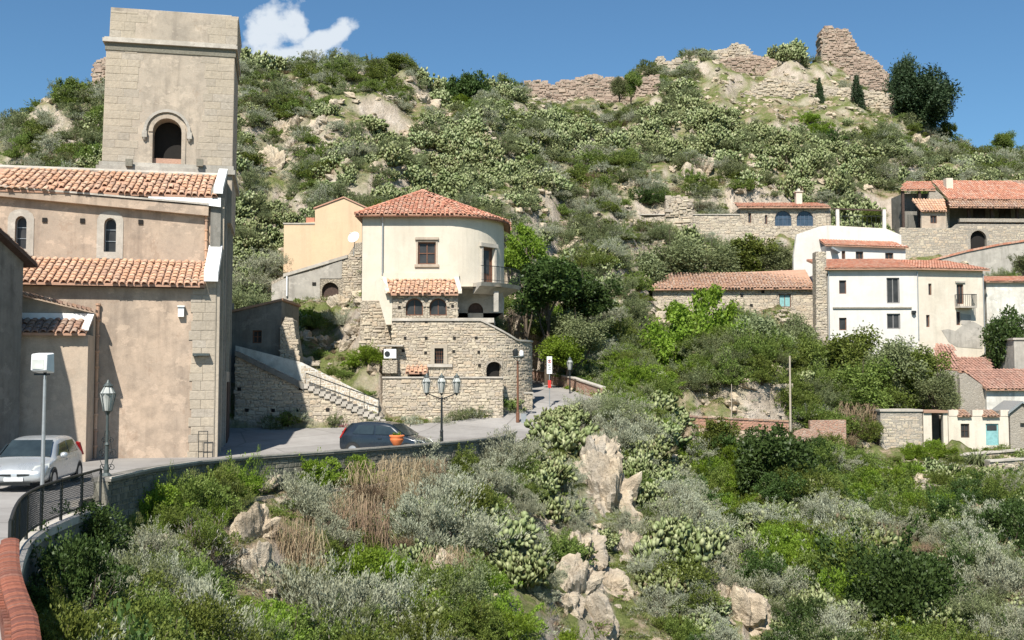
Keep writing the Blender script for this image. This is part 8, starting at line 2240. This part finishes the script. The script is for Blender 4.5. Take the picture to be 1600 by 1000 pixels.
scatter(260, 109, -.20, -.10, 57, 66, [('grey_shrub', .3), ('green_shrub', .3), ('dry_shrub', .3), ('lush_shrub', .1)], .3, .7)
scatter(350, 110, .0, .13, 62, 84, [('lush_shrub', .45), ('green_shrub', .35), ('olive_shrub', .2)], .6, 1.4)

LM = [(262, 40, 'the bell tower top'), (262, 210, 'the belfry arch'), (160, 300, 'the church nave roof'), (60, 160, 'the left skyline rock'), (115, 145, 'the skyline tree left of the tower'), (505, 345, 'the peach house'), (445, 215, 'the pinkish outcrop'), (425, 270, 'the lower pink outcrop'), (515, 452, 'the stone wing doorway'), (405, 500, 'the small grey house'), (660, 297, 'the round house roof tip'), (790, 440, 'the curved balcony'), (610, 553, 'the white utility cabinet'), (540, 600, 'the stair handrail'), (686, 555, 'the grated bastion window'), (690, 600, 'the triple street lamp'), (809, 560, 'the spotlight post'), (858, 570, 'the white road sign'), (890, 575, 'the garden street lamp'), (880, 600, 'the garden parapet'), (825, 385, 'the vivid green tree'), (860, 440, 'the dark broadleaf tree'), (905, 520, 'the garden olive tree'), (875, 392, 'the white rock bank'), (620, 100, 'the skyline thicket'), (735, 150, 'the dark clump high on the slope'), (660, 160, 'the pinkish bare bank'), (500, 200, 'the small upper outcrop'), (900, 130, 'the ridge wall'), (985, 130, 'the round ridge bush tree'), (1035, 100, 'the castle corner fragment'), (1150, 75, 'the hilltop masonry lump'), (1180, 120, 'the castle rampart'), (1310, 70, 'the tower stump'), (1338, 160, 'the upright dark conifer'), (1280, 145, 'the tiny conifer'), (1430, 140, 'the crest pines'), (1440, 230, 'the outcrop under the pines'), (1570, 220, 'the far right skyline tree'), (1070, 285, 'the white cliff patch'), (1062, 320, 'the dark gapped wall'), (975, 295, 'the sandy bank'), (1100, 350, 'the upper terrace wall'), (1248, 300, 'the arched house chimney'), (1224, 345, 'the round arched windows'), (1345, 335, 'the white terrace posts'), (1430, 290, 'the farmhouse side roof'), (1540, 290, 'the farmhouse main roof'), (1530, 375, 'the arched passage'), (1140, 440, 'the barn roof'), (1226, 470, 'the turquoise shutter'), (1283, 450, 'the stone pier'), (1360, 480, 'the white house'), (1500, 480, 'the ivory balcony'), (1560, 590, 'the low tiled roof'), (1110, 500, 'the tall bright tree'), (1235, 600, 'the wooden pole'), (1100, 625, 'the left cliff'), (1205, 625, 'the right cliff'), (1058, 655, 'the brick wall end pier'), (1160, 660, 'the brick terrace wall'), (1122, 690, 'the round tree by the brick wall'), (1215, 735, 'the dense tree below the brick wall'), (1250, 680, 'the broken brick stub'), (1294, 665, 'the orange garden wall'), (1410, 665, 'the grey stone shed'), (1530, 670, 'the tiny white house'), (1450, 770, 'the rough terrace wall'), (1526, 730, 'the yucca'), (1580, 750, 'the pale capped wall'), (1592, 825, 'the dark edge tree'), (1375, 925, 'the big dark ravine tree'), (930, 790, 'the tall spur slab'), (945, 725, 'the sunlit spur face'), (905, 870, 'the broken spur rock'), (955, 930, 'the pale bottom rock'), (1160, 975, 'the cream rock rib'), (1130, 940, 'the small cream rock'), (880, 960, 'the rooty bottom rock'), (400, 765, 'the pale rock ledge'), (375, 850, 'the grey rock face'), (590, 800, 'the hanging dead stems'), (450, 885, 'the lower dead stems'), (621, 685, 'the orange flower pot'), (600, 680, 'the dark car'), (166, 640, 'the green lantern lamp'), (120, 760, 'the wire railing'), (50, 900, 'the brick road wall'), (280, 735, 'the dark end of the parapet'), (540, 712, 'the pink flowers'), (560, 520, 'the grey boulder'), (590, 560, 'the boulder beside the bastion'), (1000, 620, 'the big cactus on the spur crest'), (870, 680, 'the cactus cascade'), (700, 850, 'the broadest silver bush'), (1165, 900, 'the silver bush by the rock rib'), (1372, 800, 'the pale silver mound'), (1355, 860, 'the tall ravine cactus')]
GROUPS = {}
def near_label(kind, p, used):
    noun, cat, ad = LOOK[kind]
    u = min(max(p['u'], 0), 1600); v = min(max(p['v'], 0), 1000)
    sz = 'tiny ' if p['px'] < 26 else 'small ' if p['px'] < 42 else 'medium ' if p['px'] < 62 else 'broad ' if p['px'] < 95 else 'large '
    cand = sorted(LM, key=lambda l: (l[0] - u) ** 2 + (l[1] - v) ** 2)[:7]
    best = None
    for lu, lv, ph in cand:
        dx, dy = u - lu, v - lv; d = math.hypot(dx, dy); a = math.degrees(math.atan2(-dy, dx)) % 360
        side = ['right of', 'upper right of', 'above', 'upper left of', 'left of', 'lower left of', 'below', 'lower right of'][int((a + 22.5) // 45) % 8]
        if len(ph.split()) > 7: continue
        t = '%s%s %s%s %s' % (sz, noun, 'just ' if d < 45 else '' if d < 90 else 'well ' if d < 150 else 'far ', side, ph)
        if best is None: best = t
        if t not in used: return t
    return best
def place_plants():
    bykind = {}; pend = []
    for p in PL: bykind.setdefault(p['kind'], []).append(p)
    for kind, lst in bykind.items():
        # those showing largest stand as things of their own
        def score(p):
            inview = -20 < p['u'] < 1620 and -20 < p['v'] < 1040
            return (inview, p['f'] or 0, p['px'])
        lst.sort(key=score, reverse=True)
        tot = 300
        nin = sum(1 for p in lst if -20 < p['u'] < 1620 and -20 < p['v'] < 1040); tot = min(tot, max(nin, 1))
        ind, rest = lst[:tot], lst[tot:]
        for i, p in enumerate(ind):
            src_ = FINE[kind] if (kind in FINE and p['px'] > 58) else SRC[kind]; me = src_[i % len(src_)]
            o = bpy.data.objects.new(kind, me); C.objects.link(o)
            o.location = (p['x'], p['y'], p['z']); o.rotation_euler = (random.uniform(-.12, .12), random.uniform(-.12, .12), p['rot'] if kind != 'hanging_dry_creeper' else random.uniform(-.3, .3)); o.scale = (p['s'], p['s'], p['s'] * p['hs'])
            noun, cat, ad = LOOK[kind]; pend.append((o, kind, p))
        if rest:
            stuff_instances('scattered_' + kind, rest, SRC[kind])
    used = {}
    pend.sort(key=lambda t: -t[2]['px'])
    for o, kind, p in pend:
        t = near_label(kind, p, used); used.setdefault(t, []).append((o, kind)); o['label'] = t; o['category'] = LOOK[kind][1]
        o['group'] = '%s plants %s' % (kind.replace('_', ' '), region(p['u'], p['v'], p['y']))
    for t, lst in used.items():
        if len(lst) > 1:
            for o, kind in lst: o['group'] = t.replace('cactus', 'cacti') + ' (cluster)'
def stuff_instances(name, lst, meshes):
    me = bpy.data.meshes.new(name); me.from_pydata([(p['x'], p['y'], p['z']) for p in lst], [], [])
    a = me.attributes.new('scl', 'FLOAT_VECTOR', 'POINT'); a.data.foreach_set('vector', [c for p in lst for c in (p['s'], p['s'], p['s'] * p['hs'])])
    a = me.attributes.new('rot', 'FLOAT_VECTOR', 'POINT'); a.data.foreach_set('vector', [c for p in lst for c in (random.uniform(-.12, .12), random.uniform(-.12, .12), p['rot'])])
    a = me.attributes.new('pick', 'INT', 'POINT'); a.data.foreach_set('value', [i % len(meshes) for i in range(len(lst))])
    o = bpy.data.objects.new(name, me); C.objects.link(o); o['kind'] = 'stuff'
    ng = bpy.data.node_groups.new(name, 'GeometryNodeTree')
    ng.interface.new_socket(name='Geometry', in_out='INPUT', socket_type='NodeSocketGeometry'); ng.interface.new_socket(name='Geometry', in_out='OUTPUT', socket_type='NodeSocketGeometry')
    gi = ng.nodes.new('NodeGroupInput'); go = ng.nodes.new('NodeGroupOutput'); iop = ng.nodes.new('GeometryNodeInstanceOnPoints')
    g2i = ng.nodes.new('GeometryNodeGeometryToInstance')
    for m in reversed(meshes):
        so = bpy.data.objects.new('source', m)   # data source only, never linked to the scene
        oi = ng.nodes.new('GeometryNodeObjectInfo'); oi.inputs['Object'].default_value = so
        ng.links.new(oi.outputs['Geometry'], g2i.inputs[0])
    ng.links.new(gi.outputs[0], iop.inputs['Points']); ng.links.new(g2i.outputs[0], iop.inputs['Instance']); iop.inputs['Pick Instance'].default_value = True
    def attr(nm, t):
        n = ng.nodes.new('GeometryNodeInputNamedAttribute'); n.data_type = t; n.inputs['Name'].default_value = nm; return n.outputs[0]
    ng.links.new(attr('pick', 'INT'), iop.inputs['Instance Index']); ng.links.new(attr('scl', 'FLOAT_VECTOR'), iop.inputs['Scale'])
    e2r = ng.nodes.new('FunctionNodeEulerToRotation'); ng.links.new(attr('rot', 'FLOAT_VECTOR'), e2r.inputs[0]); ng.links.new(e2r.outputs[0], iop.inputs['Rotation'])
    ng.links.new(iop.outputs[0], go.inputs[0])
    md = o.modifiers.new('scatter', 'NODES'); md.node_group = ng
    return o
place_plants()

def ground_cover():
    g = np.random.default_rng(77); out = []
    n = 16000
    Y = np.concatenate([np.sqrt(g.uniform(13 ** 2, 75 ** 2, n)), np.sqrt(g.uniform(58 ** 2, 152 ** 2, n))]); X = g.uniform(-.5, .52, 2 * n) * Y
    Z = terr(X, Y); q = fbm(X / 4, Y / 4, 3, 55)
    bl = np.zeros(2 * n, bool)
    for p in BUILT: bl |= in_poly(X, Y, p)
    for i in np.nonzero(~bl & (q > -.15))[0]:
        u, v = project((X[i], Y[i], Z[i]))
        if bare(u, v) and g.random() < .8: continue
        s = g.uniform(.25, .7) * (1 + (Y[i] > 60) * .5)
        out.append(dict(x=X[i], y=Y[i], z=Z[i] - .02, s=s, hs=1.0, rot=g.uniform(0, 6.28)))
    tf = [tuft('tuft', 31, M['grass'], 70, .55, .012, .45, .9, .8), tuft('tuft', 32, M['grass'], 60, .4, .014, .5, 1.0, .6), tuft('tuft', 33, M['dry'], 60, .5, .01, .4, .9, .9), scrub('cover', 34, M['green'], 160, .13, .07, 1, .4, .3, 5, 1), scrub('cover', 35, M['grey'], 160, .12, .05, 1, .45, .5, 5, 1)]
    stuff_instances('ground_cover_grass', out, tf)
ground_cover()

# ------------------------------------------------------------------ trees
CROWN = {'broad': [crown_mesh('crown', s, M['darkleaf'], 14000, .09, .055, 1, 1, 26) for s in (41, 42)],
         'bright': [crown_mesh('crown', s, M['bright'], 14000, .085, .05, 1, 1, 24, .4) for s in (43, 44)],
         'olive': [crown_mesh('crown', s, M['olive'], 17000, .075, .03, 1, 1, 30, .4) for s in (45, 46)],
         'green': [crown_mesh('crown', s, M['green'], 14000, .08, .045, 1, 1, 26, .4) for s in (47, 48)],
         'pine': [crown_mesh('crown', s, M['pine'], 22000, .075, .04, 1, 1, 54, .25) for s in (49, 50)],
         'cypress': [crown_mesh('crown', 51, M['pine'], 12000, .09, .05, 1, 1, 44, .3, shape='cone')]}
def trunk_mesh(seed):
    rs = random.Random(seed); mb = MB()
    pts = [Vector((0, 0, -.3)), Vector((rs.uniform(-.03, .03), 0, .25)), Vector((rs.uniform(-.08, .08), rs.uniform(-.05, .05), .6)), Vector((rs.uniform(-.1, .1), rs.uniform(-.1, .1), 1.0))]
    mb.tube(pts, [.10, .075, .055, .03], 8)
    for k in range(7):
        q = rs.uniform(0, 6.28); z = rs.uniform(.3, .85); b = pts[1].lerp(pts[3], (z - .25) / .75); L = rs.uniform(.3, .55)
        mb.tube([b, b + Vector((math.cos(q) * L * .5, math.sin(q) * L * .5, L * .3)), b + Vector((math.cos(q) * L, math.sin(q) * L, L * .8))], [.035, .022, .008], 5)
    me = bpy.data.meshes.new('trunk'); me.from_pydata([tuple(v) for v in mb.v], [], mb.f); me.materials.append(M['trunk'])
    a = me.attributes.new('rnd', 'FLOAT', 'FACE'); a.data.foreach_set('value', mb.r); return me
TRUNK = [trunk_mesh(s) for s in (1, 2, 3)]
def tree(kind, u, vtop, vbot, wpx, Y, label, name=None, clear=.12, depth=1.0):
    """crown between two photo rows at distance Y, trunk down to the ground"""
    top = at(u, vtop, Y).z; bot = at(u, vbot, Y).z; x = at(u, (vtop + vbot) / 2, Y).x; g = tz(x, Y)
    R = wpx / 2 / F * Y; H = (top - bot) / 2
    T = thing(name or {'broad': 'broadleaf_tree', 'bright': 'leafy_tree', 'olive': 'olive_tree', 'green': 'leafy_tree', 'pine': 'pine_tree', 'cypress': 'cypress_tree'}[kind], label, 'tree', (x, Y, min(g, bot)))
    c = bpy.data.objects.new('crown', CROWN[kind][len(label) % len(CROWN[kind])]); C.objects.link(c); c.parent = T
    c.location = (0, 0, (top + bot) / 2 - T.location.z); c.scale = (R * 1.12, R * 1.12 * depth, H * 1.12); c.rotation_euler = (0, 0, random.uniform(0, 6.28) if depth == 1.0 else 0)
    t = bpy.data.objects.new('trunk', TRUNK[len(label) % 3]); C.objects.link(t); t.parent = T
    hh = (top + bot) / 2 + H * .3 - T.location.z; t.scale = (min(R * 1.0, 2.2), min(R * 1.0, 2.2), max(hh, .8)); t.location = (0, 0, 0)
    return T
tree('bright', 822, 352, 440, 70, 76, 'vivid green tree rising right behind the round house corner')
tree('bright', 800, 378, 430, 44, 77, 'smaller vivid green tree touching the balcony side of the round house')
tree('broad', 855, 395, 500, 128, 74, 'dark broadleaf tree below the vivid green one')
tree('broad', 915, 425, 500, 100, 78, 'second dark tree merging right of the broad dark one')
tree('olive', 905, 478, 560, 120, 73, 'grey-green olive tree above the garden with yellow flowers')
tree('bright', 885, 522, 575, 80, 71, 'low yellowish-green tree over the garden street lamp', clear=.05)
tree('olive', 1000, 385, 485, 115, 97, 'olive tree left of the long barn roof')
tree('olive', 1050, 362, 450, 140, 99, 'tall olive tree directly behind the barn ridge')
tree('olive', 1115, 380, 450, 120, 100, 'olive tree behind the middle of the barn')
tree('green', 1168, 368, 440, 100, 101, 'green tree behind the barn below the terrace wall')
tree('olive', 1212, 380, 436, 80, 101, 'small olive tree beside the white terrace house')
tree('bright', 1105, 450, 600, 105, 84, 'tall bright green tree in front of the stone barn')
tree('bright', 1055, 475, 610, 120, 81, 'loose bright tree left of the tall bright one')
tree('bright', 1150, 500, 610, 90, 79, 'low bright tree between the tall bright one and the wide olive')
tree('green', 1000, 540, 620, 80, 79, 'green bushy tree behind the big cactus on the spur')
tree('olive', 1178, 478, 605, 140, 80, 'wide grey-green olive in front of the barn wall')
tree('olive', 1235, 480, 590, 90, 83, 'olive tree reaching the foot of the stone pier')
tree('green', 1255, 520, 610, 80, 81, 'green tree behind the wooden pole')
tree('green', 1330, 512, 610, 110, 82, 'green tree under the left windows of the white house')
tree('olive', 1400, 518, 640, 130, 80, 'large grey-green tree in front of the white house')
tree('green', 1440, 540, 640, 90, 79, 'darker tree right of the large grey-green one')
tree('green', 1350, 560, 650, 110, 77.5, 'low spreading tree above the sheds')
tree('olive', 1465, 575, 640, 90, 77, 'greyish tree beside the gable of the low tiled house')
tree('broad', 1572, 482, 585, 74, 86, 'dark green tree between the ivory house and the photo edge')
tree('olive', 1602, 388, 430, 50, 96, 'small yellowish tree at the edge beside the coped wall')
tree('green', 1365, 326, 348, 44, 104, 'rounded green shrub tree on the terrace beside the white posts')
tree('pine', 1413, 92, 192, 60, 141, 'left and tallest of three dark pines on the right hill crest')
tree('pine', 1434, 112, 206, 116, 140, 'broad middle pine of the dark group on the hill crest')
tree('pine', 1460, 108, 196, 62, 142, 'right-hand pine of the dark group on the hill crest')
tree('cypress', 1338, 122, 196, 46, 138.5, 'dark upright conifer below the ruined tower stump')
tree('cypress', 1280, 124, 166, 24, 138.5, 'tiny dark conifer on the pale rampart')
tree('green', 985, 112, 152, 36, 134, 'round dark bush tree against the ridge wall')
tree('olive', 968, 118, 150, 36, 134, 'grey-green bush tree touching the ridge wall')
tree('green', 1570, 205, 235, 40, 146, 'small dark tree on the skyline near the right edge')
tree('green', 1478, 188, 222, 30, 144, 'small tree on the crest just right of the pines')
tree('green', 620, 84, 118, 70, 119, 'wide dark thicket on the skyline above the round house')
tree('broad', 735, 108, 190, 70, 119, 'dark green tree clump on the slope high above the round house')
tree('green', 110, 120, 175, 60, 108, 'dark bushy tree on the skyline left of the bell tower')
tree('dark' if False else 'broad', 1375, 860, 985, 150, 52, 'big dark green rounded tree low in the ravine', clear=0)
tree('broad', 1215, 668, 800, 130, 64, 'dense dark green tree below the brick terrace wall')
tree('green', 1122, 650, 725, 72, 69.5, 'round olive-green tree against the brick terrace wall')
tree('broad', 1592, 770, 880, 70, 58, 'dark tree at the right edge low in the ravine')

# ------------------------------------------------------------------ rocks
def rock_mesh(seed, nu=56, nv=34):
    rs = np.random.default_rng(seed); V = []
    th = np.linspace(0, 2 * np.pi, nu, endpoint=False); ph = np.linspace(.02, np.pi - .02, nv)
    T_, P_ = np.meshgrid(th, ph); x = np.sin(P_) * np.cos(T_); y = np.sin(P_) * np.sin(T_); z = np.cos(P_)
    # squarish block with fractured facets
    s = 1 / np.maximum.reduce([np.abs(x), np.abs(y), np.abs(z)]) ** .55
    n = fbm(x * 2.1 + 5 * seed + z, y * 2.1 - z * 1.3, 4, seed) * .38
    q = np.floor((fbm(x * 1.7 + z * 2, y * 1.9 + seed, 2, seed + 9)) * 7) / 7 * .45 + np.floor(fbm(x * 4 + z * 3, y * 4 - z * 2 + seed, 2, seed + 4) * 5) / 5 * .16
    r = s * (.85 + n + q)
    V = np.stack([x * r, y * r, z * r], -1).reshape(-1, 3); Fc = []
    for j in range(nv - 1):
        for i in range(nu): i2 = (i + 1) % nu; Fc.append((j * nu + i, (j + 1) * nu + i, (j + 1) * nu + i2, j * nu + i2))
    me = bpy.data.meshes.new('rock'); me.from_pydata(V.tolist(), [], Fc); me.materials.append(M['rock']); return me
ROCK = [rock_mesh(s) for s in (1, 2, 3, 4)]
ROCKS = [(500, 540, 1.3, .9, 'tan rock in the bank above the stair parapet'), (545, 545, 1.2, 1.0, 'middle rock of the bank left of the bastion'), (530, 485, 1.6, 1.1, 'wide rock under the stone wing'), (470, 540, 1.0, 1.2, 'rock beside the leaning buttress'), (585, 500, 1.2, .9, 'rock against the round house base wall'), (918, 740, 2.4, 3.0, 'steep slab left of the sunlit spur face'), (950, 800, 2.6, 3.4, 'upright slab right of the tall spur slab'), (900, 930, 1.5, 2.0, 'steep grey slab low on the spur'), (985, 880, 1.4, 1.8, 'slab under the middle cactus of the spur'), (930, 980, 1.5, 2.0, 'slab at the bottom of the spur'), (700, 930, 1.2, 1.6, 'rock face between bushes below the broadest silver bush'), (930, 790, 2.6, 2.6, 'tall bare rock slab on the spur beside the cactus cascade'), (945, 730, 1.7, 2.2, 'sunlit upper rock face at the top of the spur'), (905, 870, 1.8, 1.7, 'broken rock below the tall slab on the spur'), (955, 930, 1.6, 1.2, 'pale rock near the photo bottom on the spur'),
 (1160, 975, 2.2, 2.0, 'cream rock rib at the bottom between silver bushes'), (1130, 940, 1.2, 1.2, 'small cream rock above the bottom rock rib'), (400, 765, 1.3, .7, 'pale rock ledge just under the parapet'), (385, 850, 1.2, 1.5, 'grey shaded rock face below the pale ledge'), (395, 905, 1.0, 1.4, 'grey rock face beside the hanging dead stems'), (880, 960, 1.2, 1.0, 'small rock among twisted roots at the bottom'),
 (445, 215, 3.0, 3.4, 'pinkish rock outcrop high right of the bell tower'), (425, 270, 2.6, 3.0, 'rock outcrop lower right of the bell tower'), (1070, 285, 3.6, 3.2, 'white cliff patch above the barn'), (1100, 270, 2.8, 3.0, 'white cliff patch left of the arched stone house'), (875, 392, 3.2, 1.8, 'white rock bank above the dark trees'), (1100, 632, 3.6, 2.0, 'left part of the pale cliff above the brick wall'), (1150, 636, 2.8, 1.7, 'middle of the pale cliff above the brick wall'), (1205, 632, 3.0, 2.0, 'right part of the pale cliff above the brick wall'),
 (560, 520, 1.6, 1.0, 'grey boulder on the bank above the stairs'), (520, 600, .9, .6, 'small boulder beside the stair parapet'), (590, 560, 1.2, .9, 'boulder left of the stone bastion'), (500, 200, 2.2, 1.8, 'small rock outcrop on the upper slope'), (660, 160, 3.0, 1.8, 'pinkish bare bank near the skyline'), (1440, 230, 2.6, 2.2, 'rock outcrop under the crest pines'), (1430, 780, 2.0, 1.0, 'rock beside the rough terrace wall'), (975, 295, 3.2, 1.6, 'sandy bank above the terrace wall'), (545, 470, 1.4, 1.3, 'rock under the stone wing doorway'), (602, 470, 1.3, 1.2, 'rough rock between stone wing and round house'), (160, 125, 1.6, 2.2, 'rock by the ridge ruin beside the tower'), (80, 165, 2.2, 1.6, 'rock on the left skyline')]
for i, (u, v, w, h, lab) in enumerate(ROCKS):
    p = hit(u, v)
    if not p: continue
    o = bpy.data.objects.new('rock_outcrop', ROCK[i % 4]); C.objects.link(o); o.location = (p[0], p[1] + w * .45, p[2] - h * .1); o.scale = (w * .62, w * .5, h * .75)
    o.rotation_euler = (random.uniform(-.2, .1), random.uniform(-.2, .2), random.uniform(0, 6.28)); setp(o, lab, 'rock')
# loose stones
def loose():
    g = np.random.default_rng(5); out = []
    Y = np.sqrt(g.uniform(16 ** 2, 150 ** 2, 5000)); X = g.uniform(-.48, .5, 5000) * Y; Z = terr(X, Y)
    for x, y, z in zip(X, Y, Z):
        if blocked(x, y): continue
        s = g.uniform(.06, .3) * (1 + (y > 60)); out.append(dict(x=x, y=y, z=z, s=s, hs=g.uniform(.5, .9), rot=g.uniform(0, 6.28)))
    sm = [rock_mesh(s, 10, 7) for s in (11, 12, 13)]
    stuff_instances('loose_stones', out, sm)
loose()
